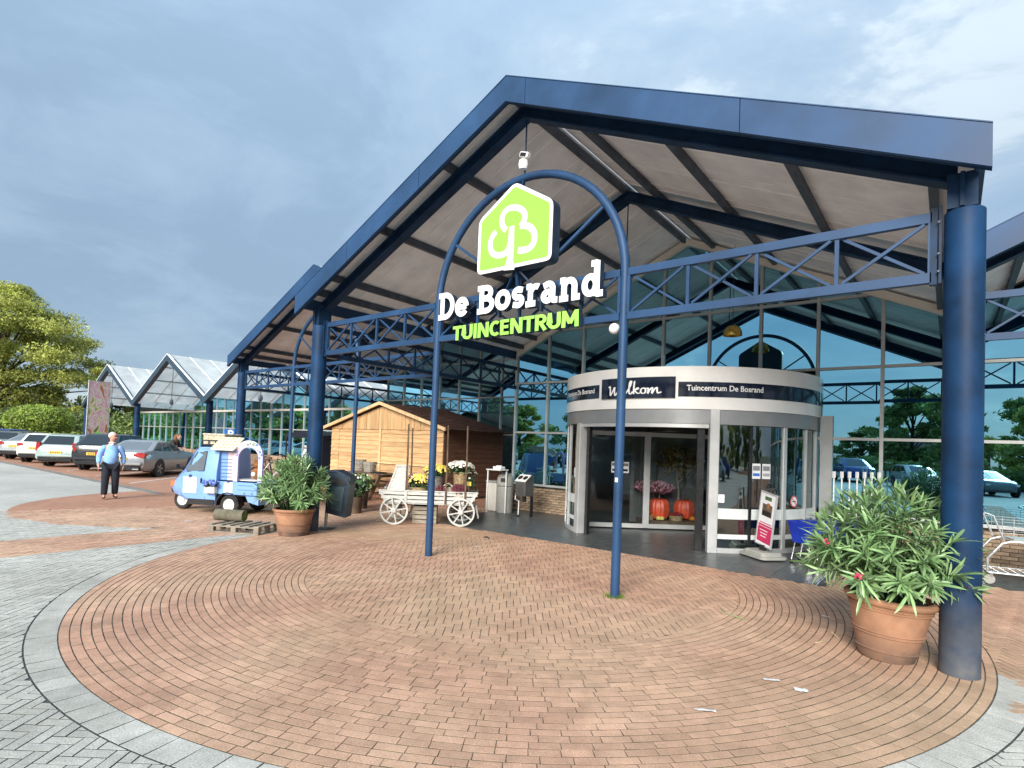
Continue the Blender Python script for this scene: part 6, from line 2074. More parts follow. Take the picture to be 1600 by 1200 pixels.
# ================================================================== CARS
def car_paint(name, c, metal=0.3, rough=.28):
    return mat(name, c, rough, metal=metal, var=.03, scale=1.0, coat=.5)
def make_car(label, paint, kind, loc, rz, group, tailk='tail', cg='car_glass', bumper=None, exhaust=False, plate=True):
    o = thing('car', label, 'car', loc, rz, group)
    def bd(b, n, m, par=o, smooth=False): return b.build(n, m, par, smooth=smooth, world=False)
    if kind == 'saloon':
        st = [(-1.02, .62, .50, .78), (-.97, .80, .34, .92), (-.80, .87, .26, 1.00), (-.30, .905, .22, 1.03), (.6, .91, .20, .98), (2.0, .91, .20, .96), (2.75, .89, .20, .94), (3.25, .84, .24, .84), (3.55, .68, .34, .70), (3.62, .45, .42, .58)]
        cab = (.93, -.62, 2.35, .82, 1.385, .28, 1.30, .62)
    elif kind == 'wagon':
        st = [(-.98, .66, .46, .80), (-.94, .82, .32, .92), (-.80, .865, .24, .95), (-.2, .875, .20, .96), (.8, .88, .20, .95), (2.0, .88, .20, .95), (2.7, .86, .20, .94), (3.15, .80, .24, .86), (3.45, .64, .34, .72), (3.52, .42, .42, .6)]
        cab = (.92, -.90, 2.45, .81, 1.45, -.58, 1.35, .66)
    elif kind == 'suv':
        st = [(-.92, .66, .52, .92), (-.88, .84, .38, 1.04), (-.72, .90, .30, 1.08), (-.2, .92, .26, 1.07), (.8, .92, .25, 1.04), (2.0, .92, .25, 1.04), (2.7, .90, .26, 1.03), (3.1, .84, .30, .95), (3.36, .68, .40, .80), (3.42, .45, .48, .66)]
        cab = (1.02, -.82, 2.25, .84, 1.55, -.38, 1.25, .66)
    else:
        st = [(-.82, .64, .48, .82), (-.78, .80, .34, .94), (-.64, .86, .26, .98), (-.2, .88, .22, .98), (.8, .885, .20, .96), (2.0, .885, .20, .96), (2.6, .87, .22, .95), (3.0, .80, .26, .86), (3.25, .64, .36, .72), (3.31, .42, .44, .6)]
        cab = (.94, -.72, 2.3, .81, 1.44, -.42, 1.2, .64)
    b = MB()
    vs = []; fs = []; K = 12
    for (x, hw, zb, zt) in st:
        h = zt - zb
        half = [(hw - .10, zb), (hw - .01, zb + .16 * h), (hw, zb + .5 * h), (hw - .015, zt - .22 * h), (hw - .10, zt - .02), (hw * .5, zt + .012)]
        ring = half + [(-y, z) for y, z in reversed(half)]
        vs += [(x, y, z) for y, z in ring]
    for i in range(len(st) - 1):
        for k in range(K):
            l = (k + 1) % K
            fs.append((i * K + k, i * K + l, (i + 1) * K + l, (i + 1) * K + k))
    fs += [tuple(range(K - 1, -1, -1)), tuple((len(st) - 1) * K + k for k in range(K))]
    b.add(vs, fs)
    body = bd(b, 'body', paint, smooth=40)
    zb0, xr0, xf0, hw0, zt1, xr1, xf1, hw1 = cab
    def ring8(z, xr, xf, hw, c):
        return [(xr, -(hw - c), z), (xr + c * .6, -hw, z), (xf - c * 1.2, -hw, z), (xf, -(hw - c * 1.6), z), (xf, hw - c * 1.6, z), (xf - c * 1.2, hw, z), (xr + c * .6, hw, z), (xr, hw - c, z)]
    r0 = ring8(zb0, xr0, xf0, hw0, .12); r1 = ring8(zt1 - .045, xr1, xf1, hw1, .12); r2 = ring8(zt1, xr1 + .16, xf1 - .25, hw1 - .14, .10)
    b = MB(); fs = []
    for q in (0, 8):
        for k in range(8):
            l = (k + 1) % 8
            fs.append((q + k, q + l, q + 8 + l, q + 8 + k))
    fs.append(tuple(range(16, 24)))
    b.add(r0 + r1 + r2, fs)
    bd(b, 'roof', paint, smooth=40)
    def win(a, b_, c, d, s0, s1, t0, t1, m, name='window'):
        a, b_, c, d = map(Vector, (a, b_, c, d))            # a,b low; d,c high
        P = lambda s, t: a.lerp(b_, s).lerp(d.lerp(c, s), t)
        n_ = (b_ - a).cross(d - a).normalized()
        ctr = Vector((.8, 0, 1.1))
        if n_.dot(P(.5, .5) - ctr) < 0: n_ = -n_
        q = MB(); off = n_ * .006
        q.quad(P(s0, t0) + off, P(s1, t0) + off, P(s1, t1) + off, P(s0, t1) + off)
        bd(q, name, M[m])
    win(r0[0], r0[7], r1[7], r1[0], .03, .97, .16, .92, cg, 'rear_window')
    win(r0[3], r0[4], r1[4], r1[3], .03, .97, .10, .94, 'car_glass', 'windscreen')
    for a, c in ((1, 2), (6, 5)):
        cuts = ((.06, .30), (.34, .62), (.66, .95)) if kind in ('wagon', 'saloon') else ((.07, .26), (.30, .60), (.64, .95))
        for s0, s1 in cuts:
            win(r0[a], r0[c], r1[c], r1[a], s0, s1, .12, .86, 'car_glass', 'side_window')
    x0 = st[0][0]; zt = st[1][3]
    lo = MB(); lo.bbox((x0 + .05, 0, .36), (.16, 1.42, .20), .04); bd(lo, 'rear_valance', bumper or M['black_gloss'])
    bp = MB(); bp.bbox((x0 + .02, 0, .53), (.14, 1.52, .17), .05); bd(bp, 'bumper', paint, smooth=40)
    for s in (-1, 1):
        t_ = MB()
        if kind == 'wagon':
            t_.extr([(s * .62, .72), (s * .815, .70), (s * .80, 1.08), (s * .66, 1.08)], 'x', x0 + .025, x0 + .22)
        elif kind == 'saloon':
            t_.extr([(s * .44, .80), (s * .82, .74), (s * .85, .90), (s * .70, .945), (s * .48, .90)], 'x', x0 - .005, x0 + .30)
        else:
            t_.extr([(s * .46, .84), (s * .775, .80), (s * .79, .95), (s * .56, .95)], 'x', x0 + .012, x0 + .20)
        bd(t_, 'tail_light', M[tailk])
        hl_ = MB(); xf = st[-2][0]; hl_.extr([(s * .48, .60), (s * .76, .62), (s * .78, .74), (s * .5, .70)], 'x', xf - .15, xf - .01); bd(hl_, 'headlight', M['tail_clear'])
        mr = MB(); mr.bbox((xf0 - .62, s * (hw0 + .07), zb0 + .06), (.10, .18, .12), .03); bd(mr, 'mirror', paint)
        hd = MB()
        for xx in (.45, 1.35): hd.box((xx, s * .905, .84), (.16, .02, .022))
        bd(hd, 'door_handle', paint)
        for xw in (0, 2.62):
            ar = MB(); ar.T = Matrix.Translation((xw, s * (.885), .33)) @ Matrix.Rotation(-s * PI / 2, 4, 'X')
            ar.lathe([(0, -.06), (.375, -.06), (.375, .028), (0, .028)], (0, 0, 0), 24); bd(ar, 'wheel_arch', M['black'])
            w = MB(); w.T = Matrix.Translation((xw, s * (.86), .32)) @ Matrix.Rotation(-s * PI / 2, 4, 'X')
            w.lathe([(.20, .05), (.23, .062), (.30, .06), (.32, .035), (.32, -.15), (.20, -.15)], (0, 0, 0), 24); wh = bd(w, 'wheel', M['black'], smooth=40)
            rm = MB(); rm.T = w.T; rm.lathe([(.21, .052), (.19, .04), (.17, .02), (.05, .03), (.04, .05), (0, .05)], (0, 0, 0), 20)
            for k in range(5):
                t = 2 * PI * k / 5; rm.bar((.04 * math.cos(t), .04 * math.sin(t), .045), (.19 * math.cos(t), .19 * math.sin(t), .045), .045, .02)
            bd(rm, 'rim', M['steel'], wh)
    if plate:
        p = MB(); zpl = .66 if kind == 'wagon' else .72
        p.box((x0 - .012, 0, zpl), (.02, .50, .11)); pp = bd(p, 'number_plate', M['plate'])
        pr_ = MB()
        for k in range(6): pr_.box((x0 - .0235, -.17 + k * .068, zpl), (.002, .034, .06))
        bd(pr_, 'plate_characters', M['black'], pp)
    if exhaust:
        e_ = MB()
        for s in (-1, 1): e_.bbox((x0 + .01, s * .56, .33), (.10, .24, .07), .02)
        e_.box((x0 - .0, 0, .37), (.05, 1.0, .03)); bd(e_, 'exhaust_trim', M['chrome'])
    return o
GRP = 'cars parked in the bays beside the road'
P_grey = car_paint('grey_metal_paint', (.30, .315, .325)); P_dark = car_paint('black_paint', (.025, .028, .032)); P_green = car_paint('pale_green_paint', (.40, .49, .46))
P_white = car_paint('white_paint', (.78, .77, .74), 0.0); P_silver = car_paint('silver_paint', (.48, .50, .50), .5); P_char = car_paint('charcoal_paint', (.14, .16, .165)); P_blue = car_paint('dark_blue_paint', (.02, .045, .22))
HD = R(135)
make_car('dark grey saloon with chrome exhaust trim parked nearest the three-wheeler', P_grey, 'saloon', (-19.87, 2.03, -.03), HD, GRP, exhaust=True, cg='car_glass_pale')
make_car('black crossover half hidden behind the man in the blue jumper', P_dark, 'suv', (-23.7, 2.2, -.03), HD, GRP)
make_car('pale green estate car with upright red rear lights', P_green, 'wagon', (-26.75, 1.68, -.03), HD, GRP)
make_car('white hatchback between the pale green estate and the silver car', P_white, 'hatch', (-30.35, 1.6, -.03), HD, GRP)
make_car('silver saloon with sloping rear window beside the white hatchback', P_silver, 'saloon', (-33.85, 1.6, -.03), HD, GRP, cg='car_glass_pale')
make_car('charcoal car second from the left end of the row', P_char, 'wagon', (-37.4, 1.7, -.03), HD, GRP)
make_car('dark blue car at the left end of the row, cut by the picture edge', P_blue, 'suv', (-41.0, 1.7, -.03), HD, GRP)
# the car park opposite, seen only in the glass
far = [make_car('dark car in the opposite car park, mirrored in the glass front', P_char, 'hatch', (6.0, -27.0, -.03), R(70), 'cars mirrored in the glass front', plate=False),
       make_car('silver car in the opposite car park, mirrored in the glass front', P_silver, 'wagon', (2.6, -27.2, -.03), R(70), 'cars mirrored in the glass front', plate=False),
       make_car('blue car in the opposite car park, mirrored in the glass front', P_blue, 'suv', (-1.0, -27.4, -.03), R(70), 'cars mirrored in the glass front', plate=False)]
lay = [(-4.6, 0), (-8.3, 1), (-12, 2), (-15.6, 0), (-19.4, 1), (-23.0, 2), (-26.5, 0), (-31, 1), (-35, 2), (-40, 0), (9.8, 1), (13.6, 2), (17.5, 0), (23, 1), (28, 2)]
for i, (x, k) in enumerate(lay):
    c = copy_tree(far[k]); c.location = (x, -27.3 + .35 * math.sin(i * 2.1) + (12 if x > 20 else 0), -.03)

# ================================================================== BLUE THREE-WHEELER
ape = thing('three_wheeler_van', 'powder blue three-wheeled pickup with flower arch and straw baskets on its roof', 'van', (-7.645, .24, 0), R(208))
def ab_(b, n, m, par=ape, smooth=False): return b.build(n, m, par, smooth=smooth, world=False)
sec = [(.30, .58, .50, .20, 1.40), (.48, .60, .50, .20, 1.425), (.80, .60, .49, .20, 1.42), (.90, .595, .475, .22, 1.36), (1.04, .575, .45, .27, 1.14), (1.20, .53, .42, .32, .95), (1.38, .43, .35, .35, .82), (1.56, .31, .25, .36, .69), (1.70, .19, .15, .42, .57)]
vs = []; fs = []; K = 14
for (x, hb, ht, zb, zt) in sec:
    zl = min(.86, zb + (zt - zb) * .72)
    half = [(hb - .05, zb), (hb, zb + .08), (hb, zb + (zl - zb) * .55), (hb - .005, zl), (ht + .012, zt - .07), (ht - .03, zt - .012), (ht * .5, zt)]
    vs += [(x, y, z) for y, z in half + [(-y, z) for y, z in reversed(half)]]
for i in range(len(sec) - 1):
    for k in range(K):
        l = (k + 1) % K
        fs.append((i * K + k, i * K + l, (i + 1) * K + l, (i + 1) * K + k))
fs += [tuple(range(K - 1, -1, -1)), tuple((len(sec) - 1) * K + k for k in range(K))]
b = MB(); b.add(vs, fs); cabo = ab_(b, 'cab', M['ape'], smooth=30)
def sidey(x, z):
    for i in range(len(sec) - 1):
        if sec[i][0] <= x <= sec[i + 1][0]:
            t = (x - sec[i][0]) / (sec[i + 1][0] - sec[i][0])
            _, hb, ht, zb, zt = [sec[i][k] + (sec[i + 1][k] - sec[i][k]) * t for k in range(5)]
            zl = min(.86, zb + (zt - zb) * .72)
            if z <= zl: return hb
            return hb + (ht + .012 - hb) * (z - zl) / (zt - .07 - zl)
    return .5
for s in (-1, 1):
    fr = [(.58, .90), (1.02, .87), (1.08, .94), (.85, 1.31), (.58, 1.33)]
    for off, m, name, shr in ((.004, 'black', 'window_seal', 0), (.008, 'car_glass_pale', 'side_window', .03)):
        cx = sum(p[0] for p in fr) / 5; cz = sum(p[1] for p in fr) / 5
        q = MB(); n = 5
        pts = [(cx + (x - cx) * (1 - shr * 2), cz + (z - cz) * (1 - shr * 2)) for x, z in fr]
        q.add([(x, s * (sidey(min(x, 1.97), z) + off + (.0 if z < .95 else .0)), z) for x, z in pts], [tuple(range(n))]); ab_(q, name, M[m], cabo)
    dl = [(.53, .30), (1.15, .36), (1.15, .86), (.87, 1.36), (.53, 1.38)]
    q = MB()
    for i in range(5):
        a, c = dl[i], dl[(i + 1) % 5]
        q.bar((a[0], s * (sidey(a[0], a[1]) + .002), a[1]), (c[0], s * (sidey(c[0], c[1]) + .002), c[1]), .010, .010)
    ab_(q, 'door_gap', M['ape_dark'], cabo)
    q = MB(); q.bbox((.63, s * .615, .70), (.03, .025, .11), .008); ab_(q, 'door_handle', M['black'], cabo)
    q = MB(); q.box((.62, s * .603, .25), (.62, .012, .12)); ab_(q, 'sill_panel', M['black'], cabo)
    q = MB(); q.box((.90, s * .6035, .60), (.32, .006, .34)); bd_ = ab_(q, 'door_board', M['poster_white'], cabo)
    q = MB(); q.T = Matrix.Translation((.90, s * .608, .785)) @ Matrix.Rotation(-s * PI / 2, 4, 'X'); q.lathe([(.018, 0), (.036, 0), (.036, .004), (.018, .004), (.018, 0)], (0, 0, 0), 16); ab_(q, 'badge', M['black'], bd_)
    me = text_mesh('Magical', .075, 0)
    me.materials.append(M['wicker_grey'])
    to = link('lettering', me, bd_); 
    wdt = max(v.co.x for v in me.vertices)
    for v in me.vertices:
        v.co = Vector((.90 + (-1 if s < 0 else -1) * (v.co.x - wdt / 2) * (1 if s > 0 else -1), s * .608, .575 + v.co.y))
    q = MB(); q.bbox((1.22, s * .60, .98), (.04, .10, .09), .015); ab_(q, 'mirror', M['black'], cabo)
    q = MB(); q.extr([(1.38, .54), (1.60, .52), (1.60, .64), (1.38, .68)], 'y', s * .17 if s > 0 else -.345, s * .345 if s > 0 else -.17); ab_(q, 'headlight', M['amber'], cabo)
q = MB(); q.quad((1.19, .36, .975), (1.19, -.36, .975), (.91, -.40, 1.345), (.91, .40, 1.345)); q.v = [(x + .012, y, z + .012) for x, y, z in q.v]; ab_(q, 'windscreen', M['car_glass_pale'], cabo)
q = MB(); q.extr([(1.45, .40), (1.62, .43), (1.71, .45), (1.69, .38), (1.55, .32), (1.45, .32)], 'y', -.19, .19); ab_(q, 'front_bumper', M['black'], cabo)
def ape_wheel(x, y, s):
    w = MB(); w.T = Matrix.Translation((x, y, .215)) @ Matrix.Rotation(-s * PI / 2, 4, 'X')
    w.lathe([(.13, .045), (.155, .055), (.195, .052), (.215, .03), (.215, -.07), (.13, -.07)], (0, 0, 0), 28); wo = ab_(w, 'wheel', M['black'], smooth=40)
    r_ = MB(); r_.T = w.T; r_.lathe([(.145, .05), (.13, .04), (.12, .02), (.075, .018), (.06, .04), (.055, .055), (0, .06)], (0, 0, 0), 24); ab_(r_, 'rim', M['white'], wo, True)
    h = MB(); h.T = w.T
    for k in range(10):
        t = 2 * PI * k / 10; h.box((.098 * math.cos(t), .098 * math.sin(t), .0215), (.016, .016, .004), t)
    ab_(h, 'rim_slot', M['black'], wo)
ape_wheel(0, .50, 1); ape_wheel(0, -.50, -1); ape_wheel(1.50, .05, 1)
# load bed with board sides
b = MB(); b.box((-.18, 0, .43), (.94, 1.06, .05)); ab_(b, 'bed_floor', M['black'])
for s in (-1, 1):
    b = MB(); b.bbox((-.18, s * .565, .57), (.98, .035, .27), .01); sd = ab_(b, 'bed_side', M['ape'])
    for z in (.55, .64):
        q = MB(); q.box((-.40, s * .585, z), (.34, .006, .012)); ab_(q, 'pressing', M['ape_dark'], sd)
    q = MB(); q.box((.0, s * .5855, .58), (.20, .005, .22)); nb2 = ab_(q, 'name_board', M['poster_white'], sd)
    q = MB(); q.T = Matrix.Translation((.0, s * .589, .70)) @ Matrix.Rotation(-s * PI / 2, 4, 'X'); q.lathe([(.012, 0), (.025, 0), (.025, .004), (.012, .004), (.012, 0)], (0, 0, 0), 14); ab_(q, 'badge', M['black'], nb2)
    me = text_mesh('Magical', .048, 0); me.materials.append(M['wicker_grey']); wdt = max(v.co.x for v in me.vertices)
    link('lettering', me, nb2)
    for v in me.vertices: v.co = Vector((-(v.co.x - wdt / 2) * s, s * .589, .56 + v.co.y))
    for xx in (-.38, -.56):
        q = MB(); q.T = Matrix.Translation((xx, s * .585, .475)) @ Matrix.Rotation(-s * PI / 2, 4, 'X'); q.lathe([(0, .004), (.022, .004), (.022, 0)], (0, 0, 0), 12); ab_(q, 'rivet', M['ape_dark'], sd)
    # wheel guard
    q = MB(); q.T = Matrix.Translation((0, s * .50, .215)) @ Matrix.Rotation(PI / 2, 4, 'X'); q.lathe([(.25, -.10), (.27, -.10), (.27, .10), (.25, .10), (.25, -.10)], (0, 0, 0), 16, R(-5), R(185)); ab_(q, 'mudguard', M['black'])
    q = MB(); q.box((-.24, s * .52, .24), (.02, .16, .18)); ab_(q, 'mud_flap', M['black'])
b = MB(); b.bbox((-.655, 0, .57), (.035, 1.10, .27), .01); ab_(b, 'tailboard', M['ape'])
b = MB(); b.extr([(-.46, .30), (-.70, .24), (-.70, .42), (-.40, .42)], 'y', -.56, .56); ab_(b, 'rear_skirt', M['ape'])
for s in (-1, 1):
    q = MB(); q.box((-.705, s * .46, .36), (.02, .12, .07)); ab_(q, 'tail_light', M['tail'])
b = MB(); b.box((-.30, 0, .33), (.9, .5, .16)); ab_(b, 'axle_housing', M['black'])
# shuttered counter behind the cab and the flower arch
b = MB(); b.box((.17, .45, 1.03), (.38, .03, .60)); ct = ab_(b, 'shutter', M['ape'])
b = MB(); b.box((.05, .4665, 1.03), (.14, .006, .60)); ab_(b, 'pink_panel', M['ape_pink'], ct)
for k in range(6):
    q = MB(); q.box((.17, .474, .80 + k * .075), (.30, .012, .014)); ab_(q, 'slat', M['ape_dark'], ct)
def arch_part(y):
    b = MB(); vs = []; fs = []
    pts = [(.335, .0)] + [(.335 * math.cos(t), .54 + .335 * math.sin(t)) for t in np.linspace(0, PI, 18)] + [(-.335, .0)]
    ins = [(.235, .0)] + [(.235 * math.cos(t), .50 + .235 * math.sin(t)) for t in np.linspace(0, PI, 18)] + [(-.235, .0)]
    for (u, v), (p, q) in zip(pts, ins):
        for d in (-.025, .025): vs += [(-.39 + u, y + d, .71 + v), (-.39 + p, y + d, .71 + q)]
    for i in range(len(pts) - 1):
        a, c = 4 * i, 4 * i + 4
        fs += [(a, c, c + 1, a + 1), (a + 2, a + 3, c + 3, c + 2), (a, a + 2, c + 2, c), (a + 1, c + 1, c + 3, a + 3)]
    b.add(vs, fs); ao = ab_(b, 'flower_arch', M['lavender'])
    yy = y + (.028 if y > 0 else -.028)
    tp = MB(); vs = []; fs = []
    for i, t in enumerate(np.linspace(R(25), R(155), 16)):
        for r_ in (.275, .338): vs.append((-.39 + r_ * math.cos(t), yy, 1.25 + r_ * math.sin(t)))
    for i in range(15): fs.append((2 * i, 2 * i + 2, 2 * i + 3, 2 * i + 1))
    tp.add(vs, fs); ab_(tp, 'arch_print', M['poster_white'], ao)
    rs3 = random.Random(4)
    for k in range(26):
        t = rs3.uniform(-5, 185); r_ = rs3.uniform(.25, .325); m = 'p_blue' if t > 125 else ('leaf_green' if 70 < t < 125 else 'mum_pink')
        if k % 4 == 0: m = 'lavender'
        q = MB(); cc = (-.39 + r_ * math.cos(R(t)), yy + (.003 if y > 0 else -.003), 1.25 + r_ * math.sin(R(t)))
        n5 = 7; rr = rs3.uniform(.014, .03)
        q.add([(cc[0] + rr * (1 if j % 2 else .6) * math.cos(2 * PI * j / 14), cc[1] + .0004 * k * (1 if y > 0 else -1), cc[2] + rr * (1 if j % 2 else .6) * math.sin(2 * PI * j / 14)) for j in range(14)], [tuple(range(14))])
        ab_(q, 'painted_flower', M[m], ao)
arch_part(.50)
b = MB(); b.box((-.30, .2, .74), (.70, .5, .02)); ab_(b, 'counter', M['white_trim'])
def small(name, lab, cat_, loc, build_):
    o = thing(name, lab, cat_, loc); build_(o); return o
AM = Matrix.Translation((-7.645, .24, 0)) @ rot_z(R(208))
def ap(x, y, z):
    v = AM @ Vector((x, y, z)); return (v.x, v.y, v.z)
c = ap(-.40, .22, .75)
bt_ = thing('soft_toy', 'brown toy animal sitting inside the flower arch', 'toy', c)
b = MB(); b.sphere((c[0], c[1], c[2] + .13), .10, 10, 7, (1, 1, 1.3)); b.sphere((c[0], c[1], c[2] + .32), .075, 10, 7); b.sphere((c[0] - .05, c[1] - .02, c[2] + .40), .025, 6, 5); b.sphere((c[0] + .05, c[1] - .02, c[2] + .40), .025, 6, 5); b.build('body', mat('toy_fur', (.30, .11, .03), .9, var=.3, scale=30, bump=.5), bt_, smooth=True)
b = MB(); b.sphere((c[0] + .03, c[1] - .09, c[2] + .12), .05, 8, 6); b.build('belly', M['mum_white'], bt_, smooth=True)
# roof rack, baskets and the tartan flap
b = MB()
for y in (-.36, .36): b.tube([(.36, y, 1.46), (.86, y, 1.46)], .012, 6); b.tube([(.36, y, 1.56), (.86, y, 1.56)], .010, 6)
for x in (.36, .53, .70, .86):
    b.tube([(x, -.36, 1.46), (x, .36, 1.46)], .010, 6)
    for y in (-.36, .36): b.tube([(x, y, 1.40), (x, y, 1.56)], .010, 6)
ab_(b, 'roof_rack', M['black'])
c = ap(.60, .06, 1.475)
hb_ = thing('straw_hamper', 'pale straw hamper on the roof rack of the three-wheeler', 'hamper', c, R(208))
b = MB()
for k in range(7): b.bbox((0, 0, .014 + k * .028), (.52, .56, .027), .008)
b.build('weave', M['wicker_pale'], hb_, world=False)
b = MB(); b.bbox((0, 0, .215), (.55, .59, .035), .012); b.build('lid', M['wicker_pale'], hb_, world=False)
M['tartan'] = mat('cream_check', (.78, .73, .55), .8, var=.1, scale=5)
c = ap(.15, .48, 1.50)
tf = thing('checked_cushion', 'cream checked cushion sloping off the roof of the three-wheeler', 'cushion', c, R(208))
b = MB(); b.T = Matrix.Rotation(R(-38), 4, 'X'); b.bbox((0, 0, 0), (.56, .44, .05), .02); cu_ = b.build('cushion_body', M['tartan'], tf, world=False)
for k in range(6):
    q = MB(); q.T = b.T; q.box((-.23 + k * .092, 0, .0265), (.018, .40, .002)); q.build('check_stripe', M['wicker'], cu_, world=False)
for k in range(4):
    q = MB(); q.T = b.T; q.box((0, -.15 + k * .10, .0275), (.52, .016, .002)); q.build('check_stripe', M['wicker'], cu_, world=False)
c = ap(.36, .66, .50)
hf = thing('hanging_flower_box', 'white box of blue hydrangeas hung on the side of the three-wheeler', 'flower box', c, R(208))
b = MB(); b.bbox((0, -.02, .02), (.24, .12, .14), .01); b.build('box_body', M['white_trim'], hf, world=False)
V, F = leaf_cloud((0, 0, .14), (.17, .10, .09), 160, .035, shell=.3); tag(soup('foliage', M['leaf_dark'], V, F, hf), kind='stuff')
b = MB()
for k in range(26): b.sphere((random.uniform(-.15, .15), random.uniform(-.02, .10), random.uniform(.12, .22)), .032, 6, 4)
tag(b.build('blossom', mat('hydrangea', (.16, .24, .62), .7, var=.3, scale=30, rnd=.3), hf, smooth=True, world=False), kind='stuff')

# ================================================================== PEOPLE
def skinned(name, pts, edges, m, parent, sub=2, root=0):
    me = bpy.data.meshes.new(name)
    me.from_pydata([p[:3] for p in pts], edges, [])
    o = link(name, me, parent)
    sk_ = o.modifiers.new('skin', 'SKIN'); sk_.use_smooth_shade = True
    sv = me.skin_vertices[0] if me.skin_vertices else None
    if sv is None:
        # the layer comes with the modifier; make sure it is there
        bm = bmesh.new(); bm.from_mesh(me); bm.verts.layers.skin.verify(); bm.to_mesh(me); bm.free()
        sv = me.skin_vertices[0]
    for i, p in enumerate(pts):
        r_ = p[3] if isinstance(p[3], tuple) else (p[3], p[3])
        sv.data[i].radius = r_
        sv.data[i].use_root = (i == root)
    ss = o.modifiers.new('sub', 'SUBSURF'); ss.levels = sub; ss.render_levels = sub
    me.materials.append(m)
    return o
def person(label, loc, rz, J, top, legs, hair, scale=1.0, shoes=True, glasses=False, collar=False, hairm='hair_grey'):
    o = thing('person', label, 'person', loc, rz)
    o.scale = (scale,) * 3
    pts, ed = [], []
    idx = {}
    def add(n, p, r):
        idx[n] = len(pts); pts.append((*p, r))
    R_ = {'pelvis': .105, 'belly': .11, 'chest': .115, 'neckb': .062, 'neck': .052, 'jaw': .070, 'head': .088, 'crownp': .062,
          'hip': .080, 'knee': .050, 'ankle': .035, 'toe': .032, 'sh': .055, 'elb': .038, 'wri': .026, 'palm': .030}
    for n, p in J.items():
        add(n, p, R_[n.rstrip('LR')] if n.rstrip('LR') in R_ else R_[n])
    E = [('pelvis', 'belly'), ('belly', 'chest'), ('chest', 'neckb'), ('neckb', 'neck'), ('neck', 'jaw'), ('jaw', 'head'), ('head', 'crownp')]
    for s in 'LR':
        E += [('pelvis', 'hip' + s), ('hip' + s, 'knee' + s), ('knee' + s, 'ankle' + s), ('ankle' + s, 'toe' + s), ('chest', 'sh' + s), ('sh' + s, 'elb' + s), ('elb' + s, 'wri' + s), ('wri' + s, 'palm' + s)]
    ed = [(idx[a], idx[b]) for a, b in E]
    for s in 'LR':                                            # five fingers on each palm
        w = Vector(J['wri' + s]); p = Vector(J['palm' + s]); d = (p - w).normalized()
        side = Vector((1, 0, 0)); sd_ = (side - d * side.dot(d)).normalized(); inn = d.cross(sd_)
        for k, (of, ln) in enumerate(((-.030, .062), (-.010, .074), (.010, .070), (.028, .056))):
            a = len(pts); q0 = p + sd_ * of + d * .02
            pts.append((*q0, .010)); pts.append((*(q0 + d * ln * .55 + inn * .006), .009)); pts.append((*(q0 + d * ln + inn * .02), .007))
            ed += [(idx['palm' + s], a), (a, a + 1), (a + 1, a + 2)]
        a = len(pts); q0 = p - d * .02 - sd_ * .03
        pts.append((*q0, .011)); pts.append((*(q0 + d * .045 - sd_ * .018), .009)); ed += [(idx['palm' + s], a), (a, a + 1)]
    skinned('body', pts, ed, M['skin'], o, 2, idx['pelvis'])
    def cloth(name, names, edges, rad, m, ends=None):
        P = [(*J[n], rad[n]) for n in names]; ix = {n: i for i, n in enumerate(names)}
        return skinned(name, P, [(ix[a], ix[b]) for a, b in edges], m, o, 2, 0)
    J2 = dict(J)
    V3 = lambda n: Vector(J[n])
    hem = V3('pelvis') + Vector((.01, 0, -.045))
    tor = [hem, V3('pelvis').lerp(V3('belly'), .45) + Vector((.015, 0, 0)), V3('belly') + Vector((.02, 0, .03)), V3('belly').lerp(V3('chest'), .6), V3('chest') + Vector((0, 0, .035)), V3('neckb') + Vector((0, 0, .01))]
    rad = [(.158, .142), (.176, .158), (.180, .164), (.172, .142), (.158, .118), (.098, .090)]
    skinned('jumper', [(*p, r) for p, r in zip(tor, rad)], [(i, i + 1) for i in range(5)], top, o, 2, 0)
    for s in 'LR':
        S_, El, W_ = V3('sh' + s), V3('elb' + s), V3('wri' + s)
        inner = S_.lerp(V3('chest') + Vector((0, 0, .05)), .45)
        ch = [inner, S_ + Vector((0, 0, -.01)), S_.lerp(El, .5), El, El.lerp(W_, .5), W_.lerp(El, .06)]
        skinned('sleeve', [(*p, r) for p, r in zip(ch, (.080, .086, .078, .070, .062, .052))], [(i, i + 1) for i in range(5)], top, o, 2, 0)
    P = [(*(V3('pelvis') + Vector((0, 0, -.02))), (.150, .135))]; E2 = []
    for s in 'LR':
        H_, Kn, An = V3('hip' + s), V3('knee' + s), V3('ankle' + s)
        ch = [H_, H_.lerp(Kn, .5), Kn, Kn.lerp(An, .5), An + Vector((0, 0, -.02))]
        b0 = len(P)
        P += [(*p, r) for p, r in zip(ch, (.128, .112, .094, .086, .080))]
        E2 += [(0, b0)] + [(b0 + i, b0 + i + 1) for i in range(4)]
    skinned('trousers', P, E2, legs, o, 2, 0)
    for s in 'LR':
        a, t = Vector(J['ankle' + s]), Vector(J['toe' + s])
        skinned('shoe', [(a.x - (t.x - a.x) * .35, a.y - (t.y - a.y) * .35, .045, .042), (*(a.lerp(t, .4)).to_2d(), .045, .045), (t.x, t.y, .035, .036)], [(0, 1), (1, 2)], M['shoe'], o, 2)
    h = Vector(J['head']); jw = Vector(J['jaw'])
    f = Vector(J['_face']) if '_face' in J else Vector((1, 0, 0))
    return o, h, jw, f
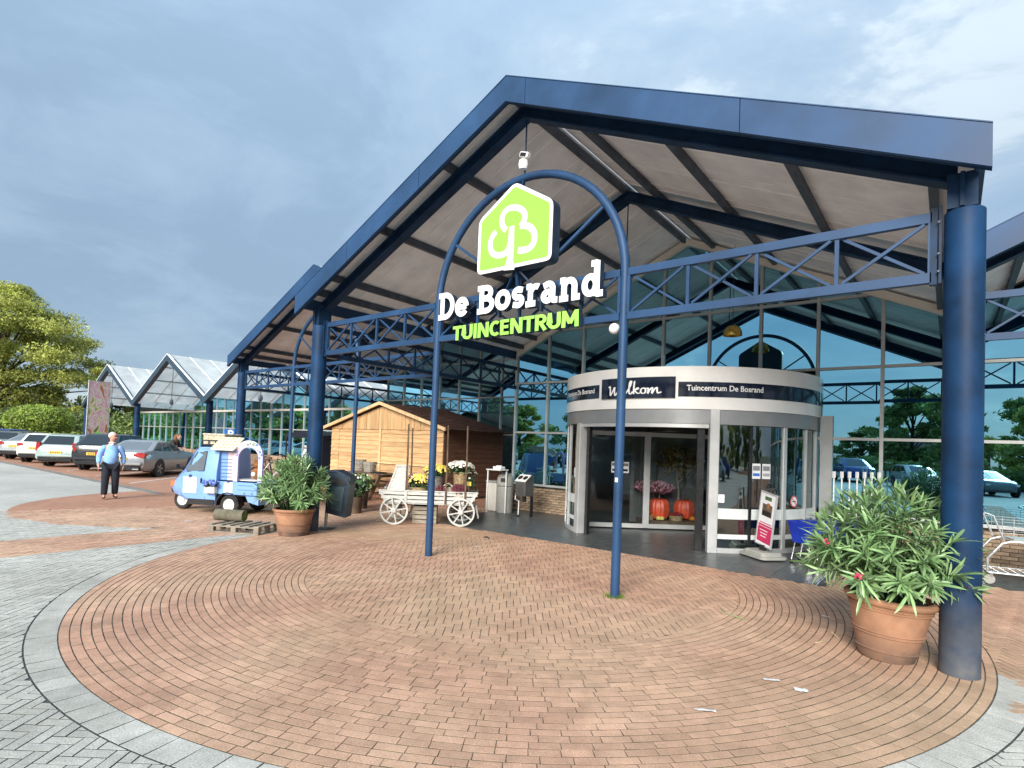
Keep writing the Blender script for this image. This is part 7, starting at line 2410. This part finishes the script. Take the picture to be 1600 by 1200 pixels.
J = {'pelvis': (0, 0, .93), 'belly': (.03, 0, 1.07), 'chest': (.0, 0, 1.29), 'neckb': (-.01, 0, 1.44), 'neck': (.0, 0, 1.50), 'jaw': (.02, .01, 1.565), 'head': (.005, .01, 1.64), 'crownp': (0, .01, 1.70),
     'hipL': (0, .095, .86), 'kneeL': (.05, .11, .49), 'ankleL': (-.06, .12, .10), 'toeL': (.10, .155, .04),
     'hipR': (0, -.095, .86), 'kneeR': (.08, -.11, .48), 'ankleR': (.10, -.12, .09), 'toeR': (.27, -.13, .04),
     'shL': (-.01, .185, 1.35), 'elbL': (-.05, .27, 1.11), 'wriL': (.03, .27, .88), 'palmL': (.05, .265, .81),
     'shR': (-.01, -.185, 1.35), 'elbR': (-.04, -.27, 1.11), 'wriR': (.06, -.27, .89), 'palmR': (.09, -.265, .82)}
man, h, jw, f = person('grey-haired man in a light blue jumper walking across the paving', (-11.95, -1.05, 0), R(-14), J, M['sweater'], M['trousers'], 'hair', .94)
def head_details(o, h, yaw, hm, long=False, glasses=True):
    T = Matrix.Translation(h) @ rot_z(yaw)
    def hb2(b, n, m, smooth=True): b2 = b; return b2.build(n, m, o, smooth=smooth, world=False)
    b = MB(); b.T = T
    b.sphere((-.022, 0, .022), .105, 14, 10, (.98, .86, .92)); me_o = hb2(b, 'hair', M[hm])
    b = MB(); b.T = T; b.sphere((.025, 0, -.010), .091, 14, 10, (.92, .80, 1.16)); hb2(b, 'face', M['skin'])
    b = MB(); b.T = T; b.extr([(.095, -.045), (.128, -.040), (.100, .015)], 'y', -.014, .014); hb2(b, 'nose', M['skin'], False)
    b = MB(); b.T = T
    for s in (-1, 1): b.sphere((.0, s * .080, -.01), .024, 8, 6, (.7, .4, 1.3))
    hb2(b, 'ear', M['skin'])
    b = MB(); b.T = T
    for s in (-1, 1): b.sphere((.098, s * .030, .012), .010, 8, 6)
    hb2(b, 'eye', M['black_gloss'])
    b = MB(); b.T = T; b.box((.098, 0, -.065), (.012, .045, .008)); hb2(b, 'mouth', M['heather'], False)
    if glasses:
        b = MB(); b.T = T
        for s in (-1, 1):
            b.tube([(.112, s * .034 + .024 * math.cos(t), .012 + .017 * math.sin(t)) for t in np.linspace(0, 2 * PI, 13)[:-1]], .0035, 5, closed=True)
            b.tube([(.112, s * .058, .014), (.0, s * .083, .014)], .003, 4)
        hb2(b, 'glasses', M['black_gloss'])
    if long:
        b = MB(); b.T = T; b.tube([(-.06, 0, .05), (-.12, .0, -.06), (-.12, 0, -.22), (-.08, 0, -.34)], [.10, .11, .09, .04], 10); hb2(b, 'long_hair', M[hm])
head_details(man, h, R(42), 'hair_grey')
b = MB(); b.T = Matrix.Translation((0.0, 0, 1.475)); b.tube([(.062 * math.cos(t) + .012, .068 * math.sin(t), .012 * math.cos(t) - .012) for t in np.linspace(0, 2 * PI, 17)[:-1]], .016, 6, closed=True); b.sphere((.085, 0, -.045), .03, 6, 5, (.5, 1, 1.2)); b.build('collar', M['shirt'], man, smooth=True, world=False)
Jw = {'pelvis': (-.1, 0, .88), 'belly': (.0, 0, 1.00), 'chest': (.12, 0, 1.16), 'neckb': (.19, 0, 1.27), 'neck': (.22, 0, 1.31), 'jaw': (.27, 0, 1.34), 'head': (.28, 0, 1.40), 'crownp': (.28, 0, 1.45),
     'hipL': (-.1, .09, .82), 'kneeL': (.02, .1, .47), 'ankleL': (-.06, .11, .09), 'toeL': (.08, .12, .04),
     'hipR': (-.1, -.09, .82), 'kneeR': (.0, -.1, .47), 'ankleR': (-.12, -.11, .09), 'toeR': (.03, -.12, .04),
     'shL': (.13, .17, 1.22), 'elbL': (.22, .22, .98), 'wriL': (.40, .16, .92), 'palmL': (.46, .14, .91),
     'shR': (.13, -.17, 1.22), 'elbR': (.22, -.22, .98), 'wriR': (.40, -.16, .92), 'palmR': (.46, -.14, .91)}
wo, h, jw, f = person('person with long brown hair leaning over behind the grey saloon', (-23.55, 4.65, 0), R(40), Jw, M['jacket'], M['trousers'], 'hair', 1.08)
head_details(wo, h, 0, 'hair_brown', True, False)
# ================================================================== SIGNS AND OTHER THINGS FARTHER OFF
M['print'] = None
def flower_print():
    m = bpy.data.materials.new('flower_print'); m.use_nodes = True
    t = m.node_tree; b = t.nodes['Principled BSDF']; b.inputs['Roughness'].default_value = .5
    tc = t.nodes.new('ShaderNodeTexCoord'); mp = t.nodes.new('ShaderNodeMapping'); mp.inputs['Scale'].default_value = (1.2, 1.2, .62)
    no = t.nodes.new('ShaderNodeTexNoise'); no.inputs['Scale'].default_value = 1.3; no.inputs['Detail'].default_value = 4; no.inputs['Distortion'].default_value = 1.6
    rp = t.nodes.new('ShaderNodeValToRGB'); cr_ = rp.color_ramp
    cols_ = [(.34, (.10, .14, .02)), (.40, (.55, .50, .14)), (.46, (.70, .64, .62)), (.52, (.66, .26, .34)), (.57, (.72, .66, .64)), (.64, (.45, .16, .05))]
    cr_.elements[0].position, cr_.elements[0].color = cols_[0][0], (*cols_[0][1], 1)
    cr_.elements[1].position, cr_.elements[1].color = cols_[-1][0], (*cols_[-1][1], 1)
    for p, c in cols_[1:-1]:
        e_ = cr_.elements.new(p); e_.color = (*c, 1)
    L = t.links.new
    L(tc.outputs['Object'], mp.inputs[0]); L(mp.outputs[0], no.inputs['Vector']); L(no.outputs['Fac'], rp.inputs[0]); L(rp.outputs[0], b.inputs['Base Color'])
    return m
M['print'] = flower_print()
bn = thing('banner', 'tall flower banner on two posts before the end greenhouse gable', 'banner', (-37.6, 5.6, 0), R(-72 + 90))
def bb(b, n, m, par=bn): return b.build(n, m, par, world=False)
b = MB(); b.box((0, 0, 2.95), (.03, 1.22, 3.5)); bb(b, 'cloth', M['print'])
b = MB(); b.box((.0, 0, .92), (.03, 1.22, .54)); wb_ = bb(b, 'white_foot', M['poster_white'])
b = MB(); b.sphere((.02, .05, 1.35), .20, 10, 7, (.1, 1, 1.2)); bb(b, 'tree_emblem', M['lime'], wb_)
b = MB(); 
for k in range(5): b.box((.017, -.2 + k * .1, .95), (.004, .05, .09 + .04 * (k % 2)))
bb(b, 'print', M['black'], wb_)
b = MB()
for y in (-.66, .66): b.cyl((0, y, 0), (0, y, 4.75), .035, seg=8)
b.bar((0, -.66, 4.72), (0, .66, 4.72), .04, .04)
bb(b, 'post', M['galv'])
ps = thing('parking_sign', 'blue parking sign with white P behind the three-wheeler', 'sign', (-18.0, 4.68, 0), R(-18))
b = MB(); b.cyl((0, 0, 0), (0, 0, 1.95), .03, seg=8); b.build('post', M['galv'], ps, world=False)
b = MB(); b.bbox((.04, 0, 1.60), (.02, .44, .62), .015); pb2 = b.build('sign_plate', M['p_blue'], ps, world=False)
me = text_mesh('P', .42, .012); me.materials.append(M['white_text']); w_ = max(v.co.x for v in me.vertices)
for v in me.vertices: v.co = Vector((.053, (v.co.x - w_ / 2), 1.58 + v.co.y))
link('lettering', me, pb2)
b = MB(); b.box((.0525, 0, 1.42), (.003, .24, .06)); b.build('pictogram', M['white_text'], pb2, world=False)
st_ = thing('market_gazebo', 'dark fabric sales gazebo in the shade left of the hut', 'gazebo', (-14.4, 6.3, 0))
b = MB()
for x in (-15.4, -13.45):
    for y in (5.6, 7.0): b.cyl((x, y, 0), (x, y, 1.70), .03, seg=8)
b.build('leg', M['black'], st_)
b = MB(); b.extr([(-15.45, 1.68), (-13.4, 1.68), (-13.4, 1.80), (-14.4, 1.95), (-15.45, 1.80)], 'y', 5.55, 7.05); b.build('roof_cloth', M['navy_cloth'], st_)
b = MB(); b.box((-14.4, 7.0, .85), (2.0, .02, 1.7)); b.box((-13.43, 6.3, .85), (.02, 1.4, 1.7)); b.build('side_cloth', M['navy_cloth'], st_)
cb = thing('white_sack', 'white sack standing in the dark gazebo', 'sack', (-14.6, 6.0, 0))
b = MB(); b.lathe([(0, 0), (.2, .02), (.22, .6), (.16, 1.1), (.10, 1.3), (.14, 1.4), (0, 1.42)], (-14.6, 6.0, 0), 14); b.build('sack_cloth', M['poster_white'], cb, smooth=True)
b = MB(); b.lathe([(.115, 1.28), (.125, 1.30), (.115, 1.32)], (-14.6, 6.0, 0), 12); b.build('tie', M['brownwood'], cb)

def bicycle(x, y, rz, lab):
    o = thing('bicycle', lab, 'bicycle', (x, y, 0), rz, 'bicycles parked beyond the three-wheeler')
    def bb_(b, n, m, par=o): return b.build(n, M[m], par, smooth=True, world=False)
    for xx in (-.52, .52):
        b = MB(); b.tube([(xx + .33 * math.cos(t), 0, .34 + .33 * math.sin(t)) for t in np.linspace(0, 2 * PI, 25)[:-1]], .018, 6, closed=True); w = bb_(b, 'wheel', 'black')
        s = MB()
        for k in range(10):
            t = 2 * PI * k / 10; s.bar((xx, 0, .34), (xx + .31 * math.cos(t), 0, .34 + .31 * math.sin(t)), .004, .004)
        s.build('spokes', M['galv'], w, world=False)
    b = MB()
    for p in (((-.52, 0, .34), (-.1, 0, .33)), ((-.52, 0, .34), (-.2, 0, .82)), ((-.1, 0, .33), (-.24, 0, .92)), ((-.1, 0, .33), (.38, 0, .84)), ((-.2, 0, .80), (.36, 0, .88)), ((.52, 0, .34), (.34, 0, 1.02))): b.tube(p, .016, 6)
    bb_(b, 'frame', 'navy')
    b = MB(); b.tube([(.20, -.26, 1.04), (.34, -.1, 1.05), (.34, .1, 1.05), (.20, .26, 1.04)], .013, 6); bb_(b, 'handlebar', 'black')
    b = MB(); b.sphere((-.26, 0, .95), .10, 8, 6, (1.3, .7, .4)); bb_(b, 'saddle', 'brownwood')
    return o
bk0 = bicycle(-13.0, 3.9, R(60), 'dark bicycle nearest the thick column, beyond the three-wheeler')
for k, lb_ in ((1, 'dark bicycle in the middle of the parked three'), (2, 'dark bicycle farthest from the column')):
    c = copy_tree(bk0); c.location = (-13.0 - .8 * k, 4.1 + .25 * k, 0); c['label'] = lb_; c.rotation_euler.z = R(60 + 5 * k)

fn = thing('railing', 'grey steel railing in front of the hedge behind the cars', 'railing', (-47, 4, 0))
for k in range(12):
    y = -5 + k * 1.6
    b = MB(); b.box((-47, y, .58), (.06, .06, 1.16)); b.build('post', M['fence'], fn)
for z in (1.12, .75):
    b = MB(); b.box((-47, 3.8, z), (.035, 17.6, .045)); b.build('rail', M['fence'], fn)
for k in range(36):
    y = -5 + k * .488
    b = MB(); b.box((-47, y, .62), (.018, .018, 1.0)); b.build('baluster', M['fence'], fn)

# ================================================================== TREES
def crown_soup(lobes, size, per, flat=.45, seed=0):
    global rng
    rng = np.random.default_rng(seed)
    out = []
    for (c, r) in lobes:
        out.append(leaf_cloud(c, (r, r, r * flat), per, size, shell=.15))
    return cat(out)
def make_tree(label, loc, H, Rr, base, nl, per, size, m, group, seed, flat=.5, name='tree', stem_r=.3):
    rs = random.Random(seed)
    o = thing(name, label, 'tree', loc, rs.uniform(0, 6), group)
    b = MB()
    b.tube([(0, 0, 0), (.1, 0, H * .2), (-.05, .1, H * .45), (0, 0, H * .85)], [stem_r, stem_r * .75, stem_r * .5, stem_r * .12], 9)
    lobes = []
    for k in range(nl):
        z = base + (H - base) * (k + .5) / nl
        t = (z - base) / (H - base)
        env = Rr * (math.sin(PI * min(1, .12 + t * .9)) ** .65)
        a = k * 2.39996 + rs.uniform(-.4, .4)
        rr = env * (rs.uniform(.25, .80) if k % 3 else rs.uniform(.80, 1.0))
        lr = Rr * rs.uniform(.13, .32)
        lobes.append(((rr * math.cos(a), rr * math.sin(a), min(z, H - lr * flat * .6) + rs.uniform(-.05, .05) * H), lr))
        if k % 2 == 0:
            b.tube([(0, 0, z * .62), (rr * .5 * math.cos(a), rr * .5 * math.sin(a), z * .86), (rr * math.cos(a), rr * math.sin(a), z)], [stem_r * .30, stem_r * .18, .02], 5)
    b.build('trunk', M['bark'], o, smooth=True, world=False)
    V, F = crown_soup(lobes, size, per, flat, seed)
    c = soup('crown', m, V, F, o)
    return o
make_tree('large olive green beech tree filling the left edge of the view', (-70, 6.2, 0), 15.4, 9.4, 1.2, 120, 1000, .14, M['leaf_tree'], None, 3, .40, stem_r=.5)
make_tree('olive tree behind and left of the large beech', (-82, -6.0, 0), 13, 8, 1.5, 60, 600, .2, M['leaf_tree'], None, 8, .4, stem_r=.4)
make_tree('darker green tree standing between the beech and the end gable', (-68, 17.5, 0), 7.2, 5.4, .8, 50, 600, .17, M['leaf_green'], None, 12, .5, stem_r=.3)
make_tree('green tree seen under the end greenhouse gable, right of the banner', (-58, 21.5, 0), 8.2, 4.8, .4, 46, 600, .16, M['leaf_green'], None, 21, .5, stem_r=.25)
rs_o = thing('round_shrub', 'clipped lime green dome shrub behind the railing', 'shrub', (-51.5, 5.6, 0))
b = MB(); b.tube([(-51.5, 5.6, 0), (-51.5, 5.6, 1.6)], [.14, .09], 8); b.build('trunk', M['bark'], rs_o)
V, F = cat([leaf_cloud((0, 0, 2.15), (2.25, 2.25, 1.35), 9000, .10, shell=.78)]); tag(soup('crown', M['leaf_lime'], V, F, rs_o), kind='stuff')
def hedge(label, x0, y0, x1, y1, h, w, n, m, size=.16):
    o = thing('hedge', label, 'hedge', ((x0 + x1) / 2, (y0 + y1) / 2, 0))
    P = []
    for i in range(n):
        t = (i + .5) / n
        P.append(leaf_cloud(((x0 - x1) / 2 + (x1 - x0) * t, (y0 - y1) / 2 + (y1 - y0) * t, h * .5), (w, w * 1.1, h * .58), 700, size, shell=.4))
    V, F = cat(P); V[:, 2] = np.maximum(V[:, 2], 0)
    tag(soup('foliage', m, V, F, o), kind='stuff')
    b = MB()
    for i in range(n):
        t = (i + .5) / n
        b.cyl((x0 + (x1 - x0) * t, y0 + (y1 - y0) * t, 0), (x0 + (x1 - x0) * t, y0 + (y1 - y0) * t, h * .7), .04, seg=5)
    b.build('stem', M['bark'], o)
hedge('yellow green hedge behind the railing and the parked cars', -52, -3, -49, 9.6, 1.35, .9, 16, M['leaf_lime'])
hedge('dark green hedge in front of the large beech', -60, -8, -56, 16, 3.4, 1.9, 22, M['leaf_green'], .15)
hedge('green hedge under the end greenhouse gable', -52, 11, -50, 24, 2.0, 1.2, 14, M['leaf_green'], .14)
# the trees across the road: they stand behind the viewer and show in the glass
GT = 'trees across the road, mirrored in the glass front'
LT = 'leafy green tree across the road, seen mirrored in the glass front'
ta = make_tree(LT, (2.0, -48, 0), 8.5, 4.6, .6, 46, 260, .26, M['leaf_green'], GT, 41, .5)
tb_ = make_tree(LT, (-9, -44, 0), 7.0, 4.2, .4, 40, 260, .26, M['leaf_tree'], GT, 42, .5)
tc_ = make_tree(LT, (4.8, -16.5, 0), 5.6, 1.25, .2, 40, 240, .15, M['leaf_green'], GT, 43, .6, stem_r=.12)
k = 0
for x, y, s in ((-17, -46, .9), (-25, -43, 1.0), (-33, -45, .85), (-41, -42, 1.1), (-50, -41, 1.0), (-58, -38, 1.0), (-66, -35, 1.1), (-74, -30, 1.0), (-80, -22, 1.1), (-86, -14, 1.0), (12, -50, 1.1), (20, -47, .9), (28, -46, 1.0), (36, -42, 1.1), (-62, -28, .8), (-70, -20, .9), (-56, -33, .75), (10, -38, .85), (16, -36, .95), (22, -38, .9), (-1.5, -40, .55), (-14, -39, .6), (44, -34, .9), (50, -24, 1.0), (56, -13, 1.0), (58, -2, .9), (47, -17, .7), (40, -27, .6)):
    c = copy_tree((ta, tb_)[k % 2]); c.location = (x, y, 0); c.scale = (s, s, s * (.9 + .2 * ((k * 7) % 5) / 5)); c.rotation_euler.z = k * 1.7; k += 1
hedge('clipped hedge across the road, mirrored in the glass front', -60, -36, 40, -36, 1.5, 1.6, 60, M['leaf_green'], .25)
hs = thing('brick_house', 'brick house with dark tiled roof across the road, mirrored in the glass', 'house', (0.5, -60, 0))
hs.scale = (.8, .8, .62); hs_loc = (3.0, -78, 0)
b = MB(); b.box((0.5, -60, 2.4), (15, 8, 4.8)); wl = b.build('wall', M['house_brick'], hs)
b = MB(); b.extr([(-65, 4.8), (-55, 4.8), (-60, 8.2)], 'x', -7.6, 8.6); rf = b.build('roof', M['roof_tile'], hs)
b = MB(); b.box((4.5, -60, 8.4), (.8, .8, 1.4)); b.build('chimney', M['house_brick'], rf)
for x in (-5, -2, 1.5, 5):
    b = MB(); b.box((x, -55.98, 3.4), (1.3, .06, 1.2)); wf = b.build('window', M['white'], hs)
    b = MB(); b.box((x, -55.94, 3.4), (1.1, .03, 1.0)); b.build('pane', M['car_glass'], wf)

hs.location = hs_loc
